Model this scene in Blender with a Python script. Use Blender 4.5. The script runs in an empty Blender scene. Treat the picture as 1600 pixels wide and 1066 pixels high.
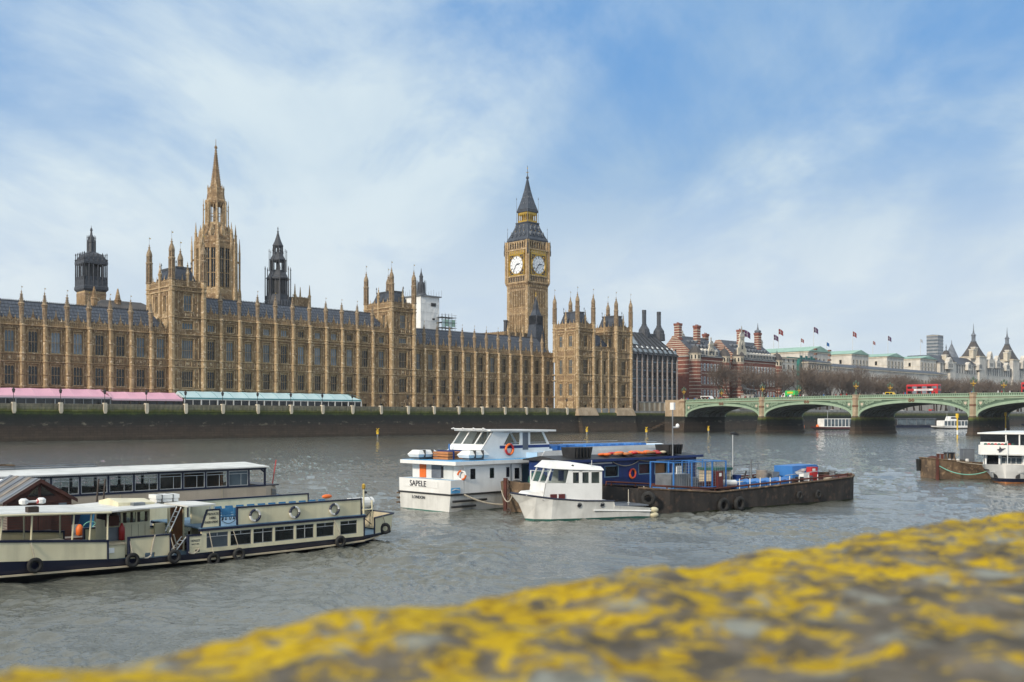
import bpy, bmesh, math, random
import numpy as np
from mathutils import Vector, Matrix, noise as mnoise
random.seed(7)
SC = bpy.context.scene
COL = SC.collection
R = math.radians
# ---------------------------------------------------------------- camera
cam = bpy.data.cameras.new('camera')
camo = bpy.data.objects.new('camera', cam); COL.objects.link(camo)
CH = 5.6                                  # eye height above the river
camo.location = (0, 0, CH); camo.rotation_euler = (R(90), 0, 0)
cam.sensor_width = 36.0; cam.lens = 35.0
cam.shift_y = (652 - 533) / 1600
cam.clip_start = 0.02; cam.clip_end = 6000
cam.dof.use_dof = True; cam.dof.focus_distance = 120; cam.dof.aperture_fstop = 5.6
SC.camera = camo
# ---------------------------------------------------------------- light and sky
SKX, SKY = 7.7, 17.1
SUN_AZ = (-0.60, -0.80); SUN_EL = R(24)
sl = bpy.data.lights.new('sun', 'SUN'); sl.energy = 3.3; sl.angle = R(6); sl.color = (1.0, 0.88, 0.72)
so = bpy.data.objects.new('sun', sl); COL.objects.link(so)
sd = Vector((SUN_AZ[0]*math.cos(SUN_EL), SUN_AZ[1]*math.cos(SUN_EL), math.sin(SUN_EL)))
so.rotation_euler = sd.to_track_quat('Z', 'Y').to_euler(); so.location = (-60, -80, 120)
W = bpy.data.worlds.new('World'); SC.world = W; W.use_nodes = True
nt = W.node_tree; nt.nodes.clear()
def nd(t, **k):
    n = nt.nodes.new(t)
    for a, b in k.items(): setattr(n, a, b)
    return n
def lk(a, b): nt.links.new(a, b)
def mth(op, a, b=None, clamp=False):
    n = nt.nodes.new('ShaderNodeMath'); n.operation = op; n.use_clamp = clamp
    for i, q in enumerate((a, b)):
        if q is None: continue
        if isinstance(q, (int, float)): n.inputs[i].default_value = q
        else: nt.links.new(q, n.inputs[i])
    return n.outputs[0]
def ramp(fac, stops, interp='LINEAR'):
    n = nt.nodes.new('ShaderNodeValToRGB'); cr = n.color_ramp; cr.interpolation = interp
    while len(cr.elements) < len(stops): cr.elements.new(0.5)
    for e, (p, c) in zip(cr.elements, stops):
        e.position = p; e.color = tuple(c) + (1,) if not isinstance(c, (int, float)) else (c, c, c, 1)
    if fac is not None: nt.links.new(fac, n.inputs[0])
    return n.outputs[0]
def mixc(f, a, b, mode='MIX'):
    n = nt.nodes.new('ShaderNodeMix'); n.data_type = 'RGBA'; n.blend_type = mode
    for s, q in ((n.inputs[0], f), (n.inputs[6], a), (n.inputs[7], b)):
        if isinstance(q, (int, float)): s.default_value = q
        elif isinstance(q, tuple): s.default_value = q + (1,)
        else: nt.links.new(q, s)
    return n.outputs[2]
sky = nd('ShaderNodeTexSky', sky_type='NISHITA', sun_disc=False, sun_elevation=SUN_EL,
         sun_rotation=math.atan2(SUN_AZ[0], SUN_AZ[1]), air_density=1.0, dust_density=1.0, ozone_density=2.0)
tc = nd('ShaderNodeTexCoord'); sep = nd('ShaderNodeSeparateXYZ'); lk(tc.outputs['Generated'], sep.inputs[0])
zz = mth('MAXIMUM', sep.outputs[2], 0.0)
den = mth('ADD', zz, 0.16)
comb = nd('ShaderNodeCombineXYZ')
lk(mth('DIVIDE', sep.outputs[0], den), comb.inputs[0]); lk(mth('DIVIDE', sep.outputs[1], den), comb.inputs[1])
def skyn(scale, detail, rough, off, stretch=(1, 1, 1), rot=0.0, dist=0.0):
    mp = nd('ShaderNodeMapping'); lk(comb.outputs[0], mp.inputs[0])
    mp.inputs['Location'].default_value = off; mp.inputs['Scale'].default_value = stretch
    mp.inputs['Rotation'].default_value = (0, 0, rot)
    n = nd('ShaderNodeTexNoise'); lk(mp.outputs[0], n.inputs['Vector'])
    n.inputs['Scale'].default_value = scale; n.inputs['Detail'].default_value = detail
    n.inputs['Roughness'].default_value = rough; n.inputs['Distortion'].default_value = dist
    return n.outputs[0]
big = skyn(0.5, 4, 0.5, (SKX, SKY, 0), (1, 0.75, 1), R(40), 0.3)
det = skyn(1.7, 9, 0.62, (0.3, 5.2, 0), (1, 0.62, 1), R(40), 0.4)
cl = mth('ADD', mth('MULTIPLY', big, 0.52), mth('MULTIPLY', det, 0.48))
cover = ramp(cl, [(0.40, 0.05), (0.62, 0.94)], 'EASE')
low = ramp(zz, [(0.0, 1.0), (0.18, 0.85), (0.38, 0.0)], 'EASE')          # veil thickens towards the horizon
cover = mth('ADD', cover, mth('MULTIPLY', low, 0.60), True)
shade = skyn(1.0, 6, 0.55, (7.7, 2.2, 0), (1, 0.5, 1), R(40), 0.4)
cloudc = mixc(ramp(shade, [(0.36, 0.0), (0.64, 1.0)], 'EASE'), (3.7, 5.4, 7.4), (6.9, 8.1, 8.8))
blue = mixc(0.85, mixc(1.0, sky.outputs[0], (1.15, 1.15, 1.15), 'MULTIPLY'), (1.25, 3.5, 7.3))
skycol = mixc(cover, blue, cloudc)
skycol = mixc(mth('MULTIPLY', ramp(zz, [(0.0, 1.0), (0.10, 0.75), (0.26, 0.0)], 'EASE'), 0.8), skycol, (7.9, 8.6, 9.0))
over = ramp(zz, [(0.40, 0.0), (0.54, 1.0)], 'EASE')                       # bright cloud added overhead, out of view, to lift the water and fill light
skycol = mixc(over, skycol, (9.8, 10.6, 11.0))
bg = nd('ShaderNodeBackground'); bg.inputs[1].default_value = 0.1
lk(skycol, bg.inputs[0])
wo = nd('ShaderNodeOutputWorld'); lk(bg.outputs[0], wo.inputs[0])
SC.view_settings.view_transform = 'Standard'; SC.view_settings.look = 'None'
SC.view_settings.exposure = 0.0; SC.view_settings.gamma = 1.0
SC.cycles.max_bounces = 6; SC.cycles.transparent_max_bounces = 12
SC.cycles.diffuse_bounces = 3; SC.cycles.glossy_bounces = 3
# ---------------------------------------------------------------- materials
MAT = {}
def mat(name, c1, c2=None, scale=0.6, rough=0.7, bump=0.0, bscale=None, metal=0.0, spec=0.5, streak=0.0,
        c3=None, s3=6.0, lo=0.40, hi=0.60, detail=6):
    """c1/c2 mottled by noise in object space, c3 = fine speckle, streak = vertical rain streaks"""
    global nt
    m = bpy.data.materials.new(name); m.use_nodes = True; nt = m.node_tree; nt.nodes.clear()
    out = nt.nodes.new('ShaderNodeOutputMaterial'); b = nt.nodes.new('ShaderNodeBsdfPrincipled')
    nt.links.new(b.outputs[0], out.inputs[0])
    b.inputs['Roughness'].default_value = rough; b.inputs['Metallic'].default_value = metal
    b.inputs['Specular IOR Level'].default_value = spec
    b.inputs['Base Color'].default_value = tuple(c1) + (1,)
    t = nt.nodes.new('ShaderNodeTexCoord')
    def nz(sc, st=(1, 1, 1), dt=detail):
        mp = nt.nodes.new('ShaderNodeMapping'); nt.links.new(t.outputs['Object'], mp.inputs[0]); mp.inputs['Scale'].default_value = st
        n = nt.nodes.new('ShaderNodeTexNoise'); nt.links.new(mp.outputs[0], n.inputs['Vector'])
        n.inputs['Scale'].default_value = sc; n.inputs['Detail'].default_value = dt; n.inputs['Roughness'].default_value = 0.6
        return n.outputs[0]
    col = None
    if c2 is not None:
        col = mixc(ramp(nz(scale), [(lo, 0.0), (hi, 1.0)]), tuple(c1), tuple(c2))
        if c3 is not None: col = mixc(ramp(nz(s3, dt=2), [(0.55, 0.0), (0.70, 1.0)]), col, tuple(c3))
        if streak: col = mixc(mth('MULTIPLY', ramp(nz(scale*2.5, (1, 1, 0.06)), [(0.48, 0.0), (0.68, 1.0)]), streak), col, tuple(x*0.35 for x in c1))
        nt.links.new(col, b.inputs['Base Color'])
    if bump:
        bn = nt.nodes.new('ShaderNodeBump'); bn.inputs['Strength'].default_value = min(1, bump); bn.inputs['Distance'].default_value = bump*0.1
        nt.links.new(nz(bscale or scale*4), bn.inputs['Height']); nt.links.new(bn.outputs[0], b.inputs['Normal'])
    MAT[name] = m
    return m
def pane_mat(name, tint, refl=0.12, rough=0.03, see=0.7):
    global nt
    m = bpy.data.materials.new(name); m.use_nodes = True; nt = m.node_tree; nt.nodes.clear()
    out = nt.nodes.new('ShaderNodeOutputMaterial')
    tr = nt.nodes.new('ShaderNodeBsdfTransparent'); tr.inputs[0].default_value = tuple(tint) + (1,)
    gl = nt.nodes.new('ShaderNodeBsdfPrincipled'); gl.inputs['Base Color'].default_value = (tint[0]*0.1, tint[1]*0.1, tint[2]*0.1, 1); gl.inputs['Roughness'].default_value = rough
    mx = nt.nodes.new('ShaderNodeMixShader'); mx.inputs[0].default_value = 1 - see
    nt.links.new(tr.outputs[0], mx.inputs[1]); nt.links.new(gl.outputs[0], mx.inputs[2]); nt.links.new(mx.outputs[0], out.inputs[0])
    MAT[name] = m
mat('stone', (.315, .208, .108), (.165, .104, .054), .45, .9, .25, 3.0, streak=.45, c3=(.52, .41, .28), s3=1.3)
mat('stone_weathered', (.33, .245, .155), (.19, .14, .092), .9, .9, .3, 4.0, streak=.4, c3=(.42, .33, .22), s3=2.2)
mat('stone_clean', (.43, .308, .172), (.30, .21, .113), .45, .9, .2, 3.0, streak=.25, c3=(.68, .56, .40), s3=1.6)
mat('stone_carved', (.16, .105, .062), (.28, .19, .11), 2.2, .95, .9, 3.2, c3=(.52, .38, .24), s3=2.6)  # carved work, toned darker to put the shade of unlit recesses into the colour
mat('stone_pale', (.62, .56, .45), (.50, .44, .34), .4, .9, .1, streak=.25)
mat('sandstone', (.40, .34, .31), (.31, .26, .24), .5, .9)
mat('stone_white', (.66, .62, .55), (.52, .49, .44), .2, .9, .1, streak=.3)
mat('stone_grey', (.36, .35, .33), (.24, .235, .225), .3, .9, .1, streak=.3)
mat('slate', (.050, .062, .085), (.030, .038, .054), .7, .55, .25, 5.0, c3=(.085, .095, .115), s3=2.2)
mat('slate_blue', (.075, .092, .125), (.045, .056, .08), .9, .55, .2, 6.0, c3=(.10, .115, .135), s3=3)
mat('slate_brown', (.075, .066, .062), (.05, .046, .046), .5, .7, .2)
mat('cast_iron', (.032, .037, .048), (.055, .06, .072), .8, .6, .1)
mat('lead', (.16, .18, .21), (.10, .115, .14), .5, .6, .1)
mat('gilt', (.62, .40, .07), (.42, .25, .04), 1.2, .38, .1, metal=.55)
mat('glass_dark', (.006, .007, .009), (.02, .022, .026), .25, .12, spec=.5)
mat('glass_blue', (.10, .135, .16), (.05, .065, .08), .4, .15, spec=.6)
mat('glass_pale', (.20, .25, .29), (.10, .13, .16), .5, .15, spec=.6)
mat('dial_white', (.84, .87, .90), (.76, .79, .82), 1.0, .5)
mat('dial_black', (.015, .017, .03), (.02, .022, .04), 1, .4)
mat('brick_red', (.215, .075, .052), (.16, .056, .042), .5, .9, .1, c3=(.33, .12, .08), s3=3)
mat('copper_green', (.30, .47, .39), (.25, .40, .33), .15, .8)
mat('concrete', (.30, .31, .32), (.24, .25, .26), .2, .9)
mat('bronze_dark', (.012, .013, .015), (.03, .03, .032), 1, .45)
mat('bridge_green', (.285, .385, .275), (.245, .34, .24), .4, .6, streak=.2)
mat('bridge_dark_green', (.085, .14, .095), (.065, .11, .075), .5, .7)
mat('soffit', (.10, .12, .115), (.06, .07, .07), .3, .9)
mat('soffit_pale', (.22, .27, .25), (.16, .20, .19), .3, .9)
mat('pier_stone', (.42, .33, .23), (.31, .235, .155), .5, .9, .1, streak=.3)
mat('band_red', (.22, .11, .065), (.16, .085, .055), .8, .9)
mat('asphalt', (.05, .05, .052), (.065, .065, .066), .4, .9)
mat('paving', (.26, .25, .23), (.20, .19, .18), .5, .9, .1)
mat('pink_fabric', (.72, .40, .50), (.66, .36, .46), .15, .75, .05)
mat('pink_pale', (.74, .52, .60), (.68, .46, .54), .2, .75)
mat('aqua_fabric', (.50, .66, .68), (.44, .60, .63), .15, .7)
mat('aqua_dark', (.10, .30, .33), (.085, .26, .29), .3, .6)
mat('white_paint', (.82, .82, .80), (.72, .72, .70), .5, .35, .03, 2.0, spec=.5, streak=.14)
mat('white_worn', (.70, .70, .67), (.58, .58, .55), .8, .5, .05, streak=.3)
mat('cream_paint', (.74, .68, .47), (.64, .58, .39), .6, .4, .04, 2.0, streak=.28)
mat('beige_paint', (.48, .40, .315), (.40, .335, .26), .5, .5, streak=.25)
mat('navy_paint', (.010, .014, .038), (.016, .020, .045), .8, .28, .03)
mat('blue_paint', (.012, .04, .18), (.010, .028, .12), .7, .45, streak=.3)
mat('blue_bright', (.045, .19, .50), (.03, .14, .40), .6, .5)
mat('sky_blue', (.12, .40, .68), (.09, .33, .60), .6, .5)
mat('pale_blue', (.42, .62, .80), (.38, .56, .73), .8, .5)
mat('deck_blue', (.16, .27, .38), (.11, .19, .28), 1.2, .7)
mat('orange', (.78, .16, .02), (.65, .13, .02), .8, .5)
mat('orange_wood', (.50, .20, .07), (.36, .14, .05), 1.5, .7)
mat('red_paint', (.48, .03, .03), (.38, .025, .025), .8, .35)
mat('bus_red', (.50, .025, .03), (.44, .022, .026), .5, .3)
mat('dark_red', (.11, .02, .02), (.08, .018, .018), 1.0, .5)
mat('yellow_paint', (.75, .50, .03), (.62, .40, .025), .8, .5)
mat('green_bright', (.05, .50, .10), (.04, .42, .08), .5, .5)
mat('teal_mesh', (.03, .20, .18), (.02, .14, .13), .4, .8)
mat('green_dark', (.02, .10, .08), (.015, .07, .055), .8, .7)
mat('rubber', (.012, .012, .012), (.025, .025, .025), 2, .8, .2, 8)
mat('black_plastic', (.015, .016, .018), (.03, .03, .032), 1.5, .6)
mat('grey_metal', (.22, .24, .26), (.15, .165, .18), 1, .5, metal=.3)
mat('pale_metal', (.55, .56, .56), (.45, .46, .46), 1, .4, metal=.3)
mat('rust', (.042, .035, .031), (.024, .022, .021), .9, .9, .5, 4, streak=.6, c3=(.085, .055, .04), s3=3)
mat('rust_brown', (.155, .105, .065), (.08, .055, .038), .8, .9, .6, 4, streak=.55, c3=(.29, .20, .12), s3=2.5)
mat('rust_red', (.12, .035, .025), (.07, .025, .02), 1.2, .9, .4, 5)
mat('bark', (.10, .075, .058), (.06, .046, .038), 1.2, .95, .2)
mat('twig', (.15, .115, .092), (.105, .082, .068), .3, .95)
mat('wood_brown', (.085, .030, .022), (.055, .022, .017), 1.6, .75, .3, 6, streak=.3)
mat('wood_door', (.19, .075, .022), (.12, .045, .015), 1.8, .5, .1, streak=.5)
mat('wood_dark', (.045, .030, .022), (.03, .02, .016), 2, .7)
mat('wood_old', (.27, .235, .20), (.18, .155, .13), 1.3, .9, .3, 6, streak=.4)
mat('felt_grey', (.20, .205, .215), (.13, .135, .145), .9, .9, .2)
mat('rope', (.45, .41, .33), (.35, .31, .25), 5, .9)
mat('rope_green', (.20, .50, .40), (.16, .42, .34), 5, .9)
mat('chain', (.05, .04, .035), (.09, .055, .04), 4, .8)
mat('skin', (.50, .30, .22), (.46, .27, .20), 2, .6)
mat('cloth_black', (.012, .012, .014), (.02, .02, .024), 2, .9)
mat('cloth_red', (.38, .03, .03), (.30, .025, .025), 2, .9)
mat('cloth_blue', (.03, .16, .42), (.025, .12, .33), 2, .9)
mat('cloth_tan', (.36, .27, .18), (.30, .22, .15), 2, .9)
mat('cloth_white', (.72, .72, .71), (.62, .62, .61), 2, .9)
mat('cloth_purple', (.22, .05, .12), (.03, .03, .12), 2.5, .9)
mat('moss_green', (.10, .125, .022), (.05, .075, .018), .8, .95, .3)
mat('hull_weed', (.03, .035, .015), (.018, .02, .012), 1.5, .9)
mat('hull_green', (.04, .16, .13), (.03, .12, .10), 1.5, .7)
mat('seat_blue', (.02, .15, .30), (.018, .12, .25), 2, .6)
mat('tan_box', (.50, .43, .30), (.42, .36, .25), 2, .7)
pane_mat('pane_clear', (.94, .97, .97), see=.90)
pane_mat('pane_tint', (.20, .22, .24), see=.45)
pane_mat('pane_half', (.70, .76, .76), see=.80)
pane_mat('mesh_clear', (.75, .78, .80), see=.72, rough=.6)
# tidal river wall: weed, slime and silt lie in level bands set by the tide
def tide_mat(name, z_top, top=(.30, .27, .20), top2=(.20, .19, .12)):
    global nt
    m = bpy.data.materials.new(name); m.use_nodes = True; nt = m.node_tree; nt.nodes.clear()
    out = nt.nodes.new('ShaderNodeOutputMaterial'); b = nt.nodes.new('ShaderNodeBsdfPrincipled'); nt.links.new(b.outputs[0], out.inputs[0])
    b.inputs['Roughness'].default_value = .85
    t = nt.nodes.new('ShaderNodeTexCoord'); g = nt.nodes.new('ShaderNodeNewGeometry'); sp = nt.nodes.new('ShaderNodeSeparateXYZ'); nt.links.new(g.outputs['Position'], sp.inputs[0])
    def nz(sc, st=(1, 1, 1)):
        mp = nt.nodes.new('ShaderNodeMapping'); nt.links.new(t.outputs['Object'], mp.inputs[0]); mp.inputs['Scale'].default_value = st
        n = nt.nodes.new('ShaderNodeTexNoise'); nt.links.new(mp.outputs[0], n.inputs['Vector']); n.inputs['Scale'].default_value = sc; n.inputs['Detail'].default_value = 8; n.inputs['Roughness'].default_value = .65
        return n.outputs[0]
    zj = mth('ADD', sp.outputs[2], mth('MULTIPLY', mth('SUBTRACT', nz(.5), .5), 1.6))
    f = mth('DIVIDE', zj, z_top, True)
    c = ramp(f, [(0.0, (.045, .034, .022)), (.10, (.075, .052, .034)), (.36, (.048, .033, .024)), (.44, (.028, .025, .02)), (.58, (.010, .014, .013)),
                 (.69, (.010, .018, .008)), (.74, (.05, .075, .010)), (.82, (.14, .15, .03)), (.88, top2), (1.0, top)])
    c = mixc(mth('MULTIPLY', ramp(nz(1.4, (1, 1, .08)), [(.5, 0.0), (.7, 1.0)]), .55), c, (.022, .020, .016))
    c = mixc(mth('MULTIPLY', mth('MULTIPLY', ramp(nz(.35, (1, 1, 2.2)), [(.56, 0.0), (.62, 1.0)]), ramp(f, [(.36, 0.0), (.43, 1.0), (.47, 1.0), (.52, 0.0)])), .8), c, (.20, .18, .13))
    so_ = nt.nodes.new('ShaderNodeSeparateXYZ'); nt.links.new(t.outputs['Object'], so_.inputs[0]); cb = nt.nodes.new('ShaderNodeCombineXYZ'); nt.links.new(so_.outputs[0], cb.inputs[0]); nt.links.new(so_.outputs[2], cb.inputs[1])
    bk = nt.nodes.new('ShaderNodeTexBrick'); nt.links.new(cb.outputs[0], bk.inputs['Vector']); bk.inputs['Scale'].default_value = 1.0; bk.inputs['Brick Width'].default_value = 1.7; bk.inputs['Row Height'].default_value = .62; bk.inputs['Mortar Size'].default_value = .035
    bk.inputs['Color1'].default_value = (1, 1, 1, 1); bk.inputs['Color2'].default_value = (.62, .62, .62, 1); bk.inputs['Mortar'].default_value = (.3, .3, .3, 1); c = mixc(.75, c, bk.outputs[0], 'MULTIPLY')
    nt.links.new(c, b.inputs['Base Color'])
    bn = nt.nodes.new('ShaderNodeBump'); bn.inputs['Strength'].default_value = .5; bn.inputs['Distance'].default_value = .08
    nt.links.new(nz(2.5), bn.inputs['Height']); nt.links.new(bn.outputs[0], b.inputs['Normal'])
    MAT[name] = m
tide_mat('tidal_wall', 8.8)
tide_mat('tidal_pier', 6.4, (.20, .15, .10), (.13, .10, .06))
def water_mat():
    global nt
    m = bpy.data.materials.new('river_water'); m.use_nodes = True; nt = m.node_tree; nt.nodes.clear()
    out = nt.nodes.new('ShaderNodeOutputMaterial'); b = nt.nodes.new('ShaderNodeBsdfPrincipled'); nt.links.new(b.outputs[0], out.inputs[0])
    b.inputs['Roughness'].default_value = .04; b.inputs['IOR'].default_value = 1.6
    t = nt.nodes.new('ShaderNodeTexCoord')
    def nz(sc, st=(1, 1, 1), dt=3, rot=0, dist=0.0, ro=.55):
        mp = nt.nodes.new('ShaderNodeMapping'); nt.links.new(t.outputs['Object'], mp.inputs[0]); mp.inputs['Scale'].default_value = st; mp.inputs['Rotation'].default_value = (0, 0, rot)
        n = nt.nodes.new('ShaderNodeTexNoise'); nt.links.new(mp.outputs[0], n.inputs['Vector']); n.inputs['Scale'].default_value = sc; n.inputs['Detail'].default_value = dt
        n.inputs['Roughness'].default_value = ro; n.inputs['Distortion'].default_value = dist
        return n.outputs[0]
    col = mixc(ramp(nz(.04, dt=4), [(.35, 0.0), (.65, 1.0)]), (.130, .134, .116), (.098, .104, .092))
    nt.links.new(col, b.inputs['Base Color'])
    h = mth('ADD', mth('MULTIPLY', nz(4.5, (1, 1.6, 1), 3, R(20), .4), .6), mth('MULTIPLY', nz(11, (1, 1.5, 1), 3, R(-15)), .25))
    bn = nt.nodes.new('ShaderNodeBump'); bn.inputs['Strength'].default_value = 1.0; bn.inputs['Distance'].default_value = .07
    nt.links.new(h, bn.inputs['Height']); nt.links.new(bn.outputs[0], b.inputs['Normal'])
    MAT['river_water'] = m
water_mat()
def lichen_mat():
    global nt
    m = bpy.data.materials.new('lichen_stone'); m.use_nodes = True; nt = m.node_tree; nt.nodes.clear()
    out = nt.nodes.new('ShaderNodeOutputMaterial'); b = nt.nodes.new('ShaderNodeBsdfPrincipled'); nt.links.new(b.outputs[0], out.inputs[0])
    b.inputs['Roughness'].default_value = .95; b.inputs['Specular IOR Level'].default_value = .2
    t = nt.nodes.new('ShaderNodeTexCoord')
    def nz(sc, dt=6, off=0.0, dist=0.0, ro=.6):
        mp = nt.nodes.new('ShaderNodeMapping'); nt.links.new(t.outputs['Object'], mp.inputs[0]); mp.inputs['Location'].default_value = (off, off*.7, 0)
        n = nt.nodes.new('ShaderNodeTexNoise'); nt.links.new(mp.outputs[0], n.inputs['Vector']); n.inputs['Scale'].default_value = sc; n.inputs['Detail'].default_value = dt
        n.inputs['Roughness'].default_value = ro; n.inputs['Distortion'].default_value = dist
        return n.outputs[0]
    base = mixc(ramp(nz(30), [(.38, 0.0), (.62, 1.0)]), (.075, .064, .049), (.165, .142, .112))
    base = mixc(ramp(nz(17, 6, 3.1), [(.54, 0.0), (.64, 1.0)]), base, (.25, .255, .22))
    base = mixc(ramp(nz(14, 5, 8.3), [(.58, 0.0), (.66, 1.0)]), base, (.06, .052, .042))
    sp = nt.nodes.new('ShaderNodeSeparateXYZ'); nt.links.new(t.outputs['Object'], sp.inputs[0])
    edge = ramp(mth('SUBTRACT', .35, sp.outputs[1]), [(0.0, .13), (.05, .09), (.16, .045), (.38, 0.0)])   # lichen is thickest along the river edge of the coping
    far = mth('MULTIPLY', mth('SUBTRACT', .9, sp.outputs[0], False), .008)
    ye = mth('ADD', mth('ADD', mth('MULTIPLY', nz(26, 8, 1.7, .8, .72), .72), mth('MULTIPLY', nz(30, 4, 5.5), .28)), mth('ADD', edge, far))
    ymask = ramp(ye, [(.546, 0.0), (.596, 1.0)])
    ycol = mixc(ramp(nz(22, 4, 2.2), [(.35, 0.0), (.65, 1.0)]), (.40, .26, .006), (.55, .375, .010))
    ycol = mixc(ramp(nz(60, 3, 9.9), [(.50, 0.0), (.68, 1.0)]), ycol, (.20, .115, .008))
    c = mixc(ymask, base, ycol)
    nt.links.new(c, b.inputs['Base Color'])
    bn = nt.nodes.new('ShaderNodeBump'); bn.inputs['Strength'].default_value = .8; bn.inputs['Distance'].default_value = .006
    nt.links.new(nz(70, 6), bn.inputs['Height']); nt.links.new(bn.outputs[0], b.inputs['Normal'])
    MAT['lichen_stone'] = m
lichen_mat()
# ---------------------------------------------------------------- mesh builder and frames
class MB:
    def __init__(s): s.v = []; s.f = []; s.mi = []; s.ms = []; s.seg = []
    def k(s, m):
        if m not in s.ms: s.ms.append(m)
        return s.ms.index(m)
    def raw(s, vs, fs, m):
        o = len(s.v); s.v += [tuple(p) for p in vs]; i = s.k(m)
        s.seg.append((o, len(s.v), len(s.f), len(s.f) + len(fs)))
        for f in fs: s.f.append([o + a for a in f]); s.mi.append(i)
        return s
    def box(s, x0, x1, y0, y1, z0, z1, m):
        return s.raw([(x0,y0,z0),(x1,y0,z0),(x1,y1,z0),(x0,y1,z0),(x0,y0,z1),(x1,y0,z1),(x1,y1,z1),(x0,y1,z1)],
                     [(0,3,2,1),(4,5,6,7),(0,1,5,4),(1,2,6,5),(2,3,7,6),(3,0,4,7)], m)
    def loft(s, rings, m, cap=True, closed=True):
        n = len(rings[0]); vs = [p for r in rings for p in r]; fs = []
        for i in range(len(rings) - 1):
            for j in range(n if closed else n - 1):
                a = i*n + j; b = i*n + (j + 1) % n
                fs.append((a, b, b + n, a + n))
        if cap: fs.append(tuple(range(n))[::-1]); fs.append(tuple((len(rings) - 1)*n + j for j in range(n)))
        return s.raw(vs, fs, m)
    def lathe(s, cx, cy, prof, n, m, rot=None, sq=1.0):
        rot = math.pi/n if rot is None else rot
        return s.loft([[(cx + max(r, .004)*math.cos(rot + 2*math.pi*j/n), cy + max(r, .004)*sq*math.sin(rot + 2*math.pi*j/n), z) for j in range(n)] for r, z in prof], m)
    def rect(s, cx, cy, prof, m):
        """square plan stack: prof = (half x, half y, z)"""
        return s.loft([[(cx-a,cy-b,z),(cx+a,cy-b,z),(cx+a,cy+b,z),(cx-a,cy+b,z)] for a, b, z in prof], m)
    def prism(s, poly, z0, z1, m): return s.loft([[(x,y,z0) for x,y in poly], [(x,y,z1) for x,y in poly]], m)
    def ext(s, pts, vec, m):
        v = Vector(vec); return s.loft([pts, [tuple(Vector(p) + v) for p in pts]], m)
    def tube(s, p, q, r, m, n=6, r2=None):
        p = Vector(p); q = Vector(q); d = q - p
        if d.length < 1e-6: return s
        d.normalize(); a = d.orthogonal().normalized(); b = d.cross(a); r2 = r if r2 is None else r2
        return s.loft([[tuple(c + rr*(a*math.cos(2*math.pi*j/n) + b*math.sin(2*math.pi*j/n))) for j in range(n)] for c, rr in ((p, r), (q, r2))], m)
    def path(s, pts, r, m, n=5):
        for a, b in zip(pts, pts[1:]): s.tube(a, b, r, m, n)
        return s
    def torus(s, c, ax, RR, r, m, n=18, k=8, m2=None):
        c = Vector(c); ax = Vector(ax).normalized(); a = ax.orthogonal().normalized(); b = ax.cross(a)
        vs = []; fs = []
        for i in range(n):
            u = a*math.cos(2*math.pi*i/n) + b*math.sin(2*math.pi*i/n)
            for j in range(k): vs.append(tuple(c + u*(RR + r*math.cos(2*math.pi*j/k)) + ax*r*math.sin(2*math.pi*j/k)))
        for i in range(n):
            for j in range(k): fs.append((i*k+j, i*k+(j+1)%k, ((i+1)%n)*k+(j+1)%k, ((i+1)%n)*k+j))
        s.raw(vs, fs, m)
        if m2:
            q = s.k(m2); base = len(s.mi) - n*k
            for i in range(n):
                if ((i*4+n//2)//n) % 2: 
                    for j in range(k): s.mi[base + i*k + j] = q
        return s
    def ell(s, c, rx, ry, rz, m, n=12, k=8):
        return s.loft([[(c[0]+rx*math.sin(math.pi*max(.02,min(.98,i/k)))*math.cos(2*math.pi*j/n), c[1]+ry*math.sin(math.pi*max(.02,min(.98,i/k)))*math.sin(2*math.pi*j/n), c[2]-rz*math.cos(math.pi*i/k)) for j in range(n)] for i in range(k+1)], m)
    def sheet(s, pts, m): return s.raw(pts, [tuple(range(len(pts)))], m)
    def mesh(s, name, org=(0,0,0), smooth=False):
        me = bpy.data.meshes.new(name)
        me.from_pydata([(x-org[0], y-org[1], z-org[2]) for x, y, z in s.v], [], s.f)
        for q in s.ms: me.materials.append(MAT[q])
        me.polygons.foreach_set('material_index', s.mi)
        bm = bmesh.new(); bm.from_mesh(me); bmesh.ops.recalc_face_normals(bm, faces=bm.faces[:]); bm.to_mesh(me); bm.free()
        if smooth: me.polygons.foreach_set('use_smooth', [True]*len(me.polygons))
        me.update(); return me
class Frame:
    """ground frame: s along the bank, t away from the camera's side, z up"""
    def __init__(f, o, d):
        L = math.hypot(*d); f.o = o; f.d = (d[0]/L, d[1]/L); f.n = (-f.d[1], f.d[0]); f.a = math.atan2(f.d[1], f.d[0])
    def w(f, s, t, z=0): return (f.o[0] + s*f.d[0] + t*f.n[0], f.o[1] + s*f.d[1] + t*f.n[1], z)
    def sx(f, x, t=0):                       # distance along the bank of the sight line through photo column x
        k = (x-800)/1556; ox, oy, _ = f.w(0, t); return (k*oy - ox)/(f.d[0] - k*f.d[1])
    def sz(f, x, y, t=0):                    # height at that place of photo row y
        s_ = f.sx(x, t); return CH + (652-y)/1556*f.w(s_, t)[1]
ORG = {}
FR = {}
def thing(name, label, cat, fr, s, t, z=0.0, group=None):
    o = bpy.data.objects.new(name, None); COL.objects.link(o); o.empty_display_size = .5
    o.location = fr.w(s, t, z); o.rotation_euler = (0, 0, fr.a)
    o['label'] = label; o['category'] = cat
    if group: o['group'] = group
    ORG[o.name] = (s, t, z); FR[o.name] = fr
    return o
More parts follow.
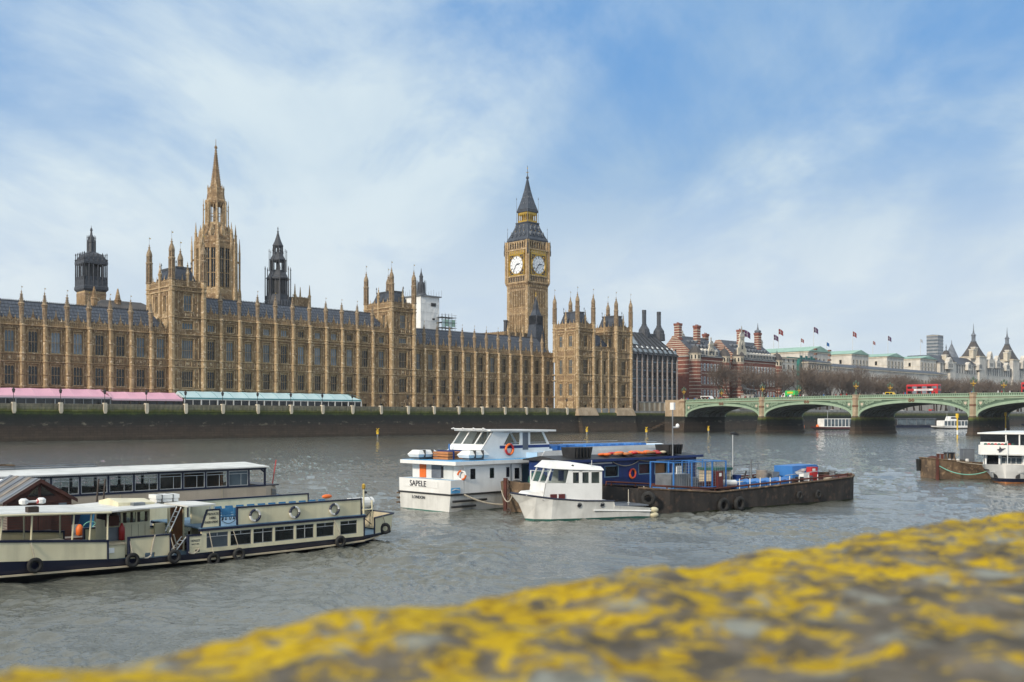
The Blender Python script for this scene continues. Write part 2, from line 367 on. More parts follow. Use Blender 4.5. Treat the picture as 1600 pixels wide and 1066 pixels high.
def pieces(mb):
    """groups of primitives that stand well apart, each to become a part of its own"""
    n = len(mb.seg)
    if n < 2 or n > 700: return [mb]
    V = np.array(mb.v); lo = np.array([V[a:b].min(0) for a, b, _, _ in mb.seg]); hi = np.array([V[a:b].max(0) for a, b, _, _ in mb.seg]); size = (hi-lo).max(1)
    lab = np.arange(n)
    gap = np.maximum(0, np.maximum(lo[:, None]-hi[None], lo[None]-hi[:, None])); near = np.sqrt((gap**2).sum(2)) <= np.maximum(.02, .5*np.maximum(size[:, None], size[None]))
    while True:
        new = np.where(near, lab[None, :], n).min(1)
        if (new == lab).all(): break
        lab = new
    ids = sorted(set(lab.tolist()))
    if len(ids) < 2 or len(ids) > 40: return [mb]
    out = []
    for g in ids:
        m = MB(); m.ms = list(mb.ms)
        for k in range(n):
            if lab[k] != g: continue
            a, b, fa, fb = mb.seg[k]; o = len(m.v); m.v += mb.v[a:b]
            for f, mi in zip(mb.f[fa:fb], mb.mi[fa:fb]): m.f.append([i-a+o for i in f]); m.mi.append(mi)
        out.append(m)
    return out
def part(name, mb, parent, smooth=False, label=None):
    org = ORG[parent.name]; ps = pieces(mb)
    if len(ps) > 1:
        r = [part1(name, m, parent, org, smooth, label) for m in ps]; return r[0]
    return part1(name, mb, parent, org, smooth, label)
def part1(name, mb, parent, org, smooth=False, label=None):
    o = bpy.data.objects.new(name, mb.mesh(name, org, smooth)); COL.objects.link(o); o.parent = parent
    ORG[o.name] = org
    if label: o['label'] = label
    return o
def inst(name, me, parent, s, t, z, rz=0.0):
    """a part sharing mesh data, placed at (s,t,z) of the thing's frame"""
    o = bpy.data.objects.new(name, me); COL.objects.link(o); o.parent = parent
    g = ORG[parent.name]; o.location = (s-g[0], t-g[1], z-g[2]); o.rotation_euler = (0, 0, rz); return o
def solo(name, mb, label, cat, fr, s, t, z=0.0, group=None, smooth=False, kind=None):
    """a thing that is one mesh, built in frame coordinates with its origin at (s,t,z)"""
    o = bpy.data.objects.new(name, mb.mesh(name, (s, t, z), smooth)); COL.objects.link(o)
    o.location = fr.w(s, t, z); o.rotation_euler = (0, 0, fr.a)
    if kind: o['kind'] = kind
    else: o['label'] = label; o['category'] = cat
    if group: o['group'] = group
    ORG[o.name] = (s, t, z); FR[o.name] = fr
    return o
def copy_tree(o, parent=None):
    c = o.copy(); COL.objects.link(c)
    if parent: c.parent = parent
    for ch in list(o.children): copy_tree(ch, c)
    return c
ORD = ['first','second','third','fourth','fifth','sixth','seventh','eighth','ninth','tenth','eleventh','twelfth','thirteenth','fourteenth','fifteenth','sixteenth','seventeenth','eighteenth','nineteenth','twentieth',
       'twenty-first','twenty-second','twenty-third','twenty-fourth','twenty-fifth','twenty-sixth','twenty-seventh','twenty-eighth','twenty-ninth','thirtieth','thirty-first','thirty-second','thirty-third','thirty-fourth','thirty-fifth','thirty-sixth','thirty-seventh','thirty-eighth','thirty-ninth','fortieth']
def text_mesh(txt, size, m, depth=.012, shear=0.0, align='CENTER'):
    cu = bpy.data.curves.new('lettering', 'FONT'); cu.body = txt; cu.size = size; cu.extrude = depth; cu.align_x = align; cu.align_y = 'CENTER'; cu.shear = shear
    cu.resolution_u = 3
    ob = bpy.data.objects.new('lettering', cu); COL.objects.link(ob)
    dg = bpy.context.evaluated_depsgraph_get(); dg.update()
    me = bpy.data.meshes.new_from_object(ob.evaluated_get(dg)); me.name = 'lettering'
    bpy.data.objects.remove(ob); bpy.data.curves.remove(cu)
    me.materials.clear(); me.materials.append(MAT[m]); return me
def letter(parent, txt, size, m, s, t, z, rz=0.0, width=None, depth=.012):
    """upright lettering; rz turns it about the vertical; faces -t when rz = 0"""
    o = inst('lettering', text_mesh(txt, size, m, depth), parent, s, t, z)
    o.rotation_euler = (R(90), 0, rz)
    if width:
        xs = [v.co.x for v in o.data.vertices]; w = max(xs) - min(xs); o.scale = (width/w, 1, 1)
    return o
PAL = Frame((-116.2, 226.0), (.7125, .7017))     # foot of the palace river wall; s runs north along it
BRG = Frame((65.7, 378.7), (.7017, -.7125))      # west end of the bridge; s runs east across the river
# ---------------------------------------------------------------- setting: river, ground, near parapet
wo_ = Frame((0, 0), (1, 0))
def river():
    """wind-rippled water as real displaced surface, finer near the bank we stand on; a plain sheet lies below it farther out"""
    rs = np.random.RandomState(4); rr = [5.0]
    while rr[-1] < 950: rr.append(rr[-1] + max(.06, rr[-1]**2*(.30 if rr[-1] < 60 else .55)/(CH*1000)))
    r = np.array(rr); ph = np.linspace(R(-37), R(37), 1150); RR, PH = np.meshgrid(r, ph, indexing='ij'); X = RR*np.sin(PH); Y = RR*np.cos(PH); Z = np.zeros_like(X)
    cell = np.maximum(np.gradient(r)[:, None], RR*(ph[1]-ph[0]))
    def field(n, l0, l1, seed):                       # slowly varying patch strength: gusts and slicks
        q = np.random.RandomState(seed); f = np.zeros_like(X)
        for _ in range(n):
            l = l0*(l1/l0)**q.rand(); a = q.rand()*6.283; f += np.sin((X*math.cos(a)+Y*math.sin(a))*6.283/l + q.rand()*6.283)
        return f/math.sqrt(n/2)
    gust = np.clip(.85 + .38*field(9, 16, 60, 2), .22, 1.8)
    wx = X + .5*field(6, 5, 12, 8); wy = Y + .5*field(6, 5, 12, 9)
    for i in range(90):
        lam = .26*(4.2/.26)**rs.rand(); a = R(75) + rs.randn()*R(46); amp = .036*lam/6.283*(1.9 if lam < 1.2 else .65)
        k = 6.283/lam; p = (wx*math.cos(a)+wy*math.sin(a))*k + rs.rand()*6.283
        fade = np.clip((lam/cell-1.6)/1.6, .5, 1)
        s_ = np.sin(p); Z += amp*fade*(s_ + .35*(s_*s_-.5))*(gust if lam < 3 else 1)
    nr, nc = X.shape; co = np.stack([X, Y, Z], 2).reshape(-1, 3)
    idx = np.arange(nr*nc).reshape(nr, nc); q = np.stack([idx[:-1, :-1], idx[:-1, 1:], idx[1:, 1:], idx[1:, :-1]], 2).reshape(-1, 4)[:, ::-1]
    ex = np.array([(-2500, -600, -.6), (2500, -600, -.6), (2500, 3500, -.6), (-2500, 3500, -.6)]); q = np.vstack([q, np.array([[0, 1, 2, 3]])+len(co)]); co = np.vstack([co, ex])
    me = bpy.data.meshes.new('river'); me.vertices.add(len(co)); me.vertices.foreach_set('co', co.astype(np.float32).ravel()); me.loops.add(q.size); me.loops.foreach_set('vertex_index', q.astype(np.int32).ravel())
    me.polygons.add(len(q)); me.polygons.foreach_set('loop_start', np.arange(0, q.size, 4, dtype=np.int32)); me.polygons.foreach_set('use_smooth', np.ones(len(q), dtype=bool)); me.update(calc_edges=True); me.validate()
    me.materials.append(MAT['river_water']); o = bpy.data.objects.new('river', me); COL.objects.link(o); o['kind'] = 'structure'
river()
g = MB(); g.box(-400, 262, .8, 3000, -1, 7.6, 'paving')
solo('terrace_ground', g, None, None, PAL, 0, .8, kind='structure')
g = MB(); g.box(262.02, 3000, .8, 3000, -1, 8.0, 'asphalt')
solo('embankment_road', g, None, None, PAL, 262, .8, kind='structure')
NEAR = Frame((.80, 1.55), (1.112, 1.0))        # river edge of the near parapet
g = MB(); g.box(-300, 300, -60, -.70, -2, 4.25, 'paving')
solo('promenade', g, None, None, NEAR, 0, -10, kind='structure')
def near_wall():
    t = thing('parapet_wall', 'stone parapet with yellow lichen in the blurred foreground', 'wall', NEAR, 0, -.35, 4.25)
    b = MB(); b.box(-60, 60, -.62, -.08, -1, 5.30, 'stone_grey'); part('wall_body', b, t)
    # coping: rounded slab, rough surface
    def ring(s, fine):
        pts = []
        prof = [(-.72, 5.25), (-.70, 5.400), (-.66, 5.445)] + [(-.64 + .60*i/24, 5.465) for i in range(25)] + [(-.022, 5.457), (-.008, 5.440), (0.0, 5.415), (.0, 5.340), (-.01, 5.25)]
        for (tt, z) in prof:
            p = Vector((s*9, tt*9, 0)); q = Vector((s*40, tt*40, 3))
            h = mnoise.noise(p)*.010 + mnoise.noise(q)*.006 if z > 5.3 else 0
            pts.append((s, tt + mnoise.noise(q + Vector((9, 0, 0)))*.005, z + h))
        return pts
    ss = [-60, -30, -10, -5, -2.5] + [-2 + 6*i/420 for i in range(421)] + [4.5, 6, 9, 15, 30, 60]
    c = MB(); c.loft([ring(s, 1) for s in ss], 'lichen_stone'); part('coping', c, t, smooth=True)
near_wall()
# ---------------------------------------------------------------- palace river wall with terrace parapet
def river_wall():
    t = thing('river_wall', 'dark tide-stained stone river wall with mossy parapet below the palace', 'wall', PAL, 60, 0, 0)
    b = MB()
    b.loft([[(-60, -.9, -1), (-60, 0, 7.0), (-60, .8, 7.0), (-60, .8, -1)], [(197.5, -.9, -1), (197.5, 0, 7.0), (197.5, .8, 7.0), (197.5, .8, -1)]], 'tidal_wall')
    b.loft([[(196.9, -3.0, -1), (196.9, -1.4, 7.0), (196.9, .5, 7.0), (196.9, .5, -1)], [(228.3, -3.0, -1), (228.3, -1.4, 7.0), (228.3, .5, 7.0), (228.3, .5, -1)]], 'tidal_wall')
    b.box(-60, 197, -.18, .75, 7.0, 7.25, 'tidal_wall')
    part('wall_face', b, t)
    p = MB(); p.box(-60, 196.5, .05, .5, 7.25, 8.55, 'tidal_wall'); p.box(-60, 196.5, -.05, .6, 8.55, 8.8, 'tidal_wall')
    for i in range(int(256/1.3)): p.box(-59.5+i*1.3, -59.1+i*1.3, -.02, .05, 7.35, 8.5, 'tidal_wall')
    part('parapet', p, t)
    k = 0
    for i in range(-5, 19):
        s = 2.9 + i*10.45
        if s > 195: break
        q = MB(); q.loft([[(s+a*w, c, z) for a, c in ((-1,-.45),(1,-.45),(1,.7),(-1,.7))] for w, z in ((.22, 6.5), (.42, 7.0), (.42, 8.82), (.34, 8.92), (.34, 9.1))], 'stone_pale'); part('pier', q, t)
river_wall()
def lamp_mesh():
    a = MB(); a.lathe(0, 0, [(.16, 0), (.16, .2), (.07, .35), (.055, 1.7), (.09, 1.75), (.05, 1.8)], 8, 'black_plastic')
    b = MB(); b.lathe(0, 0, [(.17, 1.85), (.30, 2.45), (.32, 2.5), (.16, 2.75), (.10, 2.82), (.05, 3.0), (.005, 3.15)], 6, 'black_plastic')
    c = MB(); c.lathe(0, 0, [(.19, 1.9), (.27, 2.4)], 6, 'pane_tint')
    return a.mesh('post'), b.mesh('lantern'), c.mesh('pane')
LA, LB, LC = lamp_mesh(); n = 0
for i in range(0, 19):
    s = 2.9 + i*10.45
    if s > 195: break
    where = 'before the pink marquee' if s < 52 else ('before the pale blue marquee' if s < 105 else 'before the bare palace wall')
    t = thing('terrace_lamp', 'dark lantern on the river wall %s, %s lantern from the left' % (where, ORD[n]), 'street lamp', PAL, s, .1, 9.1, 'lanterns along the palace terrace wall')
    t.scale = (1.2, 1.2, 1.15); inst('post', LA, t, s, .1, 9.1); l_ = inst('lantern', LB, t, s, .1, 9.1); ORG[l_.name] = (s, .1, 9.1); inst('pane', LC, l_, s, .1, 9.1).location = (0, 0, 0); n += 1
# ---------------------------------------------------------------- palace windows
WC = {}
def win_meshes(w, h, nl, tr, arch, glass):
    key = (w, h, nl, tr, arch, glass)
    if key in WC: return WC[key]
    f = MB(); fw = .09
    f.box(-w/2, -w/2+fw, .22, .50, 0, h, 'stone_clean'); f.box(w/2-fw, w/2, .22, .50, 0, h, 'stone_clean')
    f.box(-w/2-.12, w/2+.12, -.16, .50, -.2, 0, 'stone_clean'); f.box(-w/2, w/2, .22, .50, h-.16, h, 'stone')
    cw = (w-2*fw)/nl
    for i in range(1, nl): f.box(-w/2+fw+cw*i-.04, -w/2+fw+cw*i+.04, .26, .44, 0, h-.16, 'stone_clean')
    for q in tr: f.box(-w/2+fw, w/2-fw, .27, .43, h*q-.055, h*q+.055, 'stone_clean')
    if arch:
        for i in range(nl):                       # pointed head of each light with tracery above
            x0 = -w/2+fw+cw*i; x1 = x0+cw; xm = (x0+x1)/2; zb = h-.16-cw*1.5; zt = h-.16
            f.ext([(x0, .28, zb+cw*.4), (x0+cw*.12, .28, zb+cw*.75), (xm, .28, zb+cw*1.05), (xm, .28, zt), (x0, .28, zt)], (0, .12, 0), 'stone_clean')
            f.ext([(x1, .28, zb+cw*.4), (x1, .28, zt), (xm, .28, zt), (xm, .28, zb+cw*1.05), (x1-cw*.12, .28, zb+cw*.75)], (0, .12, 0), 'stone_clean')
        f.box(-w/2-.2, w/2+.2, -.22, .1, h, h+.18, 'stone_clean')
    p = MB(); p.box(-w/2+fw, w/2-fw, .40, .43, 0.0, h-.16, glass)
    WC[key] = (f.mesh('window'), p.mesh('pane')); return WC[key]
def window(parent, s, t, z, w, h, nl=3, tr=(.48,), arch=True, glass='glass_dark', rz=0.0):
    a, b = win_meshes(w, h, nl, tr, arch, glass)
    o = inst('window', a, parent, s, t, z, rz); c = bpy.data.objects.new('pane', b); COL.objects.link(c); c.parent = o; return o
def finial(mb, s, t, z, h, r, m='stone_clean'):
    mb.lathe(s, t, [(r, z), (r*1.35, z+h*.04), (r*1.35, z+h*.08), (r*.92, z+h*.14), (r*.62, z+h*.38), (r*.34, z+h*.60), (r*.30, z+h*.64), (r*.62, z+h*.67), (r*.60, z+h*.70), (r*.22, z+h*.74), (r*.18, z+h*.82), (r*.42, z+h*.85), (r*.12, z+h*.89), (r*.05, z+h)], 8, m)
def crockets(mb, s, t, z, h, r, m='stone_clean'):
    for q in (.2, .32, .44, .54):
        rr = r*(1.0 - q*1.1)
        for k in range(4):
            a = math.pi/4 + k*math.pi/2; x = s + rr*math.cos(a); y = t + rr*math.sin(a)
            mb.box(x-.07*r, x+.07*r, y-.07*r, y+.07*r, z+h*q, z+h*q+.16*r+.06, m)
def turret(mb, s, t, z0, z1, r, strings=(), m='stone_clean'):
    """octagonal corner turret with open panels near the top and a crocketed spirelet; z1 = tip"""
    H = z1
    za = H - 11.2; zb = H - 5.6; zc = H - 3.7
    mb.lathe(s, t, [(r, z0), (r, za)], 8, m)
    for q in strings: mb.lathe(s, t, [(r+.02, q-.22), (r+.20, q-.1), (r+.20, q+.1), (r+.02, q+.22)], 8, m)
    m = 'stone_weathered'
    mb.lathe(s, t, [(r+.12, za-.2), (r+.22, za), (r+.12, za+.2)], 8, m)
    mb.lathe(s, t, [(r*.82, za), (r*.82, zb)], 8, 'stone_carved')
    for k in range(8):
        a = math.pi/8 + k*math.pi/4; x = s+r*.98*math.cos(a); y = t+r*.98*math.sin(a)
        mb.lathe(x, y, [(.15*r, za), (.13*r, zb)], 4, m)
    mb.lathe(s, t, [(r*.9, (za+zb)/2-.2), (r*.98, (za+zb)/2), (r*.9, (za+zb)/2+.2)], 8, m)
    mb.lathe(s, t, [(r*.95, zb-.5), (r*1.22, zb-.15), (r*1.22, zb+.1), (r*.8, zb+.3)], 8, m)
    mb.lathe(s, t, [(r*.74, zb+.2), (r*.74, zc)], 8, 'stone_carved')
    for k in range(8):
        a = math.pi/8 + k*math.pi/4; x = s+r*.88*math.cos(a); y = t+r*.88*math.sin(a)
        mb.lathe(x, y, [(.13*r, zb+.2), (.11*r, zc)], 4, m)
    mb.lathe(s, t, [(r*.8, zc-.3), (r*1.05, zc-.05), (r*1.05, zc+.1)], 8, m)
    mb.lathe(s, t, [(r*1.02, zc+.1), (r*1.0, zc+.5), (r*.78, zc+1.1), (r*.46, zc+1.7), (r*.28, zc+2.2), (r*.42, zc+2.35), (r*.4, zc+2.5), (r*.15, zc+2.65), (r*.13, zc+2.95), (r*.3, zc+3.05), (r*.06, zc+3.2), (.02, zc+3.7)], 8, m)
    for k in range(8):
        a = math.pi/8 + k*math.pi/4
        for q, rr in ((.35, .88), (.9, .74), (1.4, .5)):
            x = s+r*rr*math.cos(a); y = t+r*rr*math.sin(a); mb.box(x-.07, x+.07, y-.07, y+.07, zc+q, zc+q+.22, m)
def vane(mb, s, t, z):
    mb.tube((s, t, z-.2), (s, t, z+1.7), .03, 'cast_iron', 4); mb.box(s, s+.42, t-.02, t+.02, z+1.1, z+1.4, 'gilt')
def battlement(mb, s0, s1, t, z0, h, axis='s'):
    """pierced parapet along s (axis 's', at depth t) or along t (axis 't', at s = t)"""
    L = s1 - s0; n = max(3, int(round(L/.55))); p = L/n
    def bx(a, b, c, d, e, f, m):
        if axis == 's': mb.box(a, b, t+c, t+d, e, f, m)
        else: mb.box(t+c, t+d, a, b, e, f, m)
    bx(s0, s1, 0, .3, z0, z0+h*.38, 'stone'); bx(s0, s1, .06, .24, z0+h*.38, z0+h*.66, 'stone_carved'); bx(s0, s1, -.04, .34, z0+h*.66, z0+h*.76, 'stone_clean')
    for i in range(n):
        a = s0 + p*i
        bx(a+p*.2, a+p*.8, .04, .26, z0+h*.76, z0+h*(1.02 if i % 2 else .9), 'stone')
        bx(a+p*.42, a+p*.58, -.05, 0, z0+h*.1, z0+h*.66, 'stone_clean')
def bay(mb, s0, s1, tf, tb, wins, zb, zt, carved):
    """stone of one bay: solid wall face with window recesses; wins = [(z0,z1,w)] centred, carved = [(z0,z1)] panel bands"""
    sc = (s0+s1)/2; z = zb
    for (a, b, w) in wins:
        if a > z: mb.box(s0, s1, tf, tb, z, a-.2, 'stone')
        mb.box(s0, sc-w/2, tf, tb, a-.2, b, 'stone'); mb.box(sc+w/2, s1, tf, tb, a-.2, b, 'stone'); z = b
        for sg in (-1, 1):                               # niches and ribs on the jambs
            e = sc+sg*w/2; q = (s1-s0)/2-w/2
            mb.box(min(e+sg*.08, e+sg*.24), max(e+sg*.08, e+sg*.24), tf-.2, tf, a-.2, b+.2, 'stone_clean')
            if q > 1.0:
                m0 = e+sg*q*.52; mb.box(m0-.09, m0+.09, tf-.2, tf, a-.1, b+.1, 'stone_clean')
                n0 = e+sg*q*.36; mb.box(n0-.20, n0+.20, tf-.2, tf, a+(b-a)*.46, a+(b-a)*.54, 'stone_clean')
                mb.box(n0-.15, n0+.15, tf-.22, tf, a+(b-a)*.54, a+(b-a)*.80, 'stone_carved'); finial(mb, n0, tf-.05, a+(b-a)*.82, (b-a)*.2, .2, 'stone')
    mb.box(s0, s1, tf, tb, z, zt, 'stone')
    for (a, b) in carved:
        mb.box(s0+.1, s1-.1, tf-.05, tf, a, b, 'stone_carved')
        n = 5; p = (s1-s0-.2)/n
        for i in range(n):
            c = s0+.1+p*(i+.5); mb.box(c-p*.46, c-p*.34, tf-.24, tf-.05, a, b, 'stone_clean')
            hh = (b-a)*(.42 if i % 2 else .30); zc = (a+b)/2
            mb.ext([(c-p*.26, tf-.05, zc+hh), (c+p*.26, tf-.05, zc+hh), (c+p*.26, tf-.05, zc-hh*.4), (c, tf-.05, zc-hh), (c-p*.26, tf-.05, zc-hh*.4)], (0, -.10, 0), 'stone' if i % 2 else 'stone_clean')
def string(mb, s0, s1, t, z, out=.16, h=.3):
    out *= 1.5
    mb.loft([[(s, t-out*.4, z-h/2), (s, t-out, z-h*.1), (s, t-out, z+h*.25), (s, t, z+h/2), (s, t+.1, z+h/2), (s, t+.1, z-h/2)] for s in (s0, s1)], 'stone_clean')
def slate_roof(parent, s0, s1, ta, za, tr, zr, tbk, hip0=2.2, hip1=2.2, vents=()):
    r = MB(); e = .004
    r.raw([(s0, ta, za), (s1, ta, za), (s1-hip1, tr, zr), (s0+hip0, tr, zr), (s0, tbk, za), (s1, tbk, za)],
          [(0, 1, 2, 3), (1, 5, 2), (5, 4, 3, 2), (4, 0, 3), (0, 4, 5, 1)], 'slate_blue')
    n = int((s1-s0)/.9); sl_ = (zr-za)/(tr-ta)
    for i in range(1, n):                                # standing ribs of the iron tiles
        s = s0+(s1-s0)*i/n; lim = min(1, (s-s0)/max(hip0, .01), (s1-s)/max(hip1, .01))
        r.ext([(s-.04, ta, za), (s+.04, ta, za), (s+.04, ta+(tr-ta)*lim, za+(zr-za)*lim), (s-.04, ta+(tr-ta)*lim, za+(zr-za)*lim)], (0, -.05, .06), 'slate')
    for q in (.2, .36, .52, .68, .84): 
        r.box(s0+hip0*q, s1-hip1*q, ta+(tr-ta)*q-.06, ta+(tr-ta)*q+.02, za+(zr-za)*q-.02, za+(zr-za)*q+.07, 'slate')
    o = part('roof', r, parent)
    c = MB(); c.box(s0+hip0, s1-hip1, tr-.06, tr+.06, zr-.05, zr+.25, 'cast_iron')
    k = int((s1-s0-hip0-hip1)/.5)
    for i in range(k): c.box(s0+hip0+i*.5, s0+hip0+i*.5+.2, tr-.04, tr+.04, zr+.25, zr+.5, 'cast_iron')
    part('ridge_cresting', c, o)
    d = MB()
    for (s, q) in vents:                                 # small lucarnes with white ball finials
        t = ta+(tr-ta)*q; z = za+(zr-za)*q
        d.loft([[(s-.28, t-.5, z), (s+.28, t-.5, z), (s, t-.5, z+.75)], [(s-.28, t+.35, z), (s+.28, t+.35, z), (s, t+.35, z+.75)]], 'slate')
        d.tube((s, t-.4, z+.7), (s, t-.4, z+1.2), .04, 'cast_iron', 4); d.ell((s, t-.4, z+1.3), .10, .10, .10, 'pale_metal', 6, 4)
    if vents: part('roof_lucarnes', d, o)
TF = 12.0; TB = 12.80
def buttress(parent, s, tf, z0, zc, ztip, strings, shaft=5.0, r=.54):
    b = MB(); m = 'stone_clean'
    b.lathe(s, tf-.38, [(r+.15, z0), (r+.15, 9.2), (r, 9.5), (r, zc)], 8, m)
    for q in strings: b.lathe(s, tf-.38, [(r+.01, q-.26), (r+.17, q-.12), (r+.17, q+.12), (r+.01, q+.26)], 8, m)
    for q in (15.9, 24.2):
        b.lathe(s, tf-.38, [(r+.01, q-.14), (r+.13, q), (r+.01, q+.14)], 8, 'stone')
        b.box(s-.16, s+.16, tf-.38-r-.05, tf-.38, q+.5, q+1.3, 'stone_carved')
    o = part('buttress', b, parent)
    p = MB(); za = zc+shaft; r2 = r*.98
    p.lathe(s, tf+.1, [(r2, zc), (r2, za)], 8, 'stone_weathered')
    for k in (4, 5, 6, 7):
        a = math.pi/8+math.pi/8+k*math.pi/4; x = s+r2*.93*math.cos(a); y = tf+.1+r2*.93*math.sin(a)
        p.box(x-.09, x+.09, y-.06, y+.06, za-2.2, za-.5, 'stone_carved')
    p.lathe(s, tf+.1, [(r2, za-.25), (r2*1.3, za-.1), (r2*1.3, za+.1), (r2*.9, za+.2)], 8, 'stone_weathered')
    finial(p, s, tf+.1, za+.15, ztip-za-.15, r2*1.12, 'stone_weathered'); crockets(p, s, tf+.1, za+.3, ztip-za-.15, r2*1.4, 'stone_weathered')
    p.tube((s, tf+.1, ztip-.2), (s, tf+.1, ztip+.9), .022, 'cast_iron', 4); p.box(s, s+.28, tf+.09, tf+.11, ztip+.5, ztip+.75, 'gilt')
    part('pinnacle', p, o)
def wing(label, s0, s1, edges, attic, ridge, zbase=7.6):
    """a range of the river front between two towers; edges = buttress centres"""
    t = thing('palace_range', label, 'palace', PAL, (s0+s1)/2, TF, zbase)
    zt = 32.6 if attic else 27.9; bt = 1.7
    wins = [(8.3, 9.9, 1.5), (13.6, 18.6, 2.25), (21.4, 27.0, 2.25)] + ([(29.2, 31.5, 2.1)] if attic else [])
    strs = [13.1, 19.15, 21.05, 27.9] + ([28.6, 32.6] if attic else [])
    lim = [s0] + [e for e in edges if s0 < e < s1] + [s1]
    w = MB(); w.box(s0, s1, TB, 26, zbase, zt, 'stone')
    for a, b in zip(lim, lim[1:]):
        wb = b-a > 3.2
        ww = [q if wb else (q[0], q[1], .9) for q in wins]
        bay(w, a, b, TF, TB, ww, zbase, zt, [(19.35, 20.85)] + ([(28.75, 29.0)] if attic else []) + [(zt-.75, zt-.25)])
    for q in strs: string(w, s0, s1, TF, q, .2 if q != strs[-1] else .34, .32)
    part('wall', w, t)
    p = MB(); battlement(p, s0, s1, TF, zt+.15, bt)
    for a, b in zip(lim, lim[1:]):
        c = (a+b)/2
        if b-a > 3.2:
            p.loft([[(c-.75, TF-.06, zt+bt*.8), (c+.75, TF-.06, zt+bt*.8), (c+.25, TF-.06, zt+bt+.75), (c, TF-.06, zt+bt+1.5), (c-.25, TF-.06, zt+bt+.75)], [(c-.75, TF+.3, zt+bt*.8), (c+.75, TF+.3, zt+bt*.8), (c+.25, TF+.3, zt+bt+.75), (c, TF+.3, zt+bt+1.5), (c-.25, TF+.3, zt+bt+.75)]], 'stone')
            finial(p, c, TF+.1, zt+bt+1.1, 1.5, .16)
            for o_ in (-1.35, 1.35): finial(p, c+o_, TF+.1, zt+bt*.8, 1.2, .17)
    part('parapet', p, t)
    for e in edges:
        if s0 < e < s1: buttress(t, e, TF, zbase, zt+.4, (41.0 if attic else 36.5), strs, 4.5 if attic else 4.4)
    rr = random.Random(int(s0))
    for a, b in zip(lim, lim[1:]):
        c = (a+b)/2; big = b-a > 3.2; k = 3 if big else 1
        window(t, c, TF+.02, 8.3, 1.5 if big else .9, 1.6, 2 if big else 1, (), False)
        if not big: continue
        window(t, c, TF+.02, 13.6, 2.25, 5.0, 3, (.46,), True, 'glass_dark')
        window(t, c, TF+.02, 21.4, 2.25, 5.6, 3, (.46,), True, rr.choice(['glass_dark', 'glass_blue', 'glass_blue', 'glass_pale']) if s0 < 100 else rr.choice(['glass_dark', 'glass_dark', 'glass_blue']))
        if attic: window(t, c, TF+.02, 29.2, 2.1, 2.3, 3, (), True, rr.choice(['glass_blue', 'glass_pale', 'glass_dark']))
    slate_roof(t, s0+.2, s1-.2, TF+1.2, zt+.7, 18.4, ridge, 25, 2.6, 2.6, [((a+b)/2+o_, .16) for a, b in zip(lim, lim[1:]) if b-a > 3.2 for o_ in (-1.3, 1.3)])
    return t
SE = [8.57 + 5.385*i for i in range(-5, 7)]
wing('long left palace range with two window storeys, rising behind the pink marquee', -20, 46.3, SE, False, 34.2)
CE = [60.95 + 5.80*i for i in range(0, 10)]
wing('tall middle palace range with three window storeys between the two square towers', 55.3, 120.2, CE, True, 39.0)
NE = [134.2 + 5.64*i for i in range(0, 11)]
wing('right palace range with two window storeys below the clock tower', 129.0, 196.9, NE, False, 35.2)
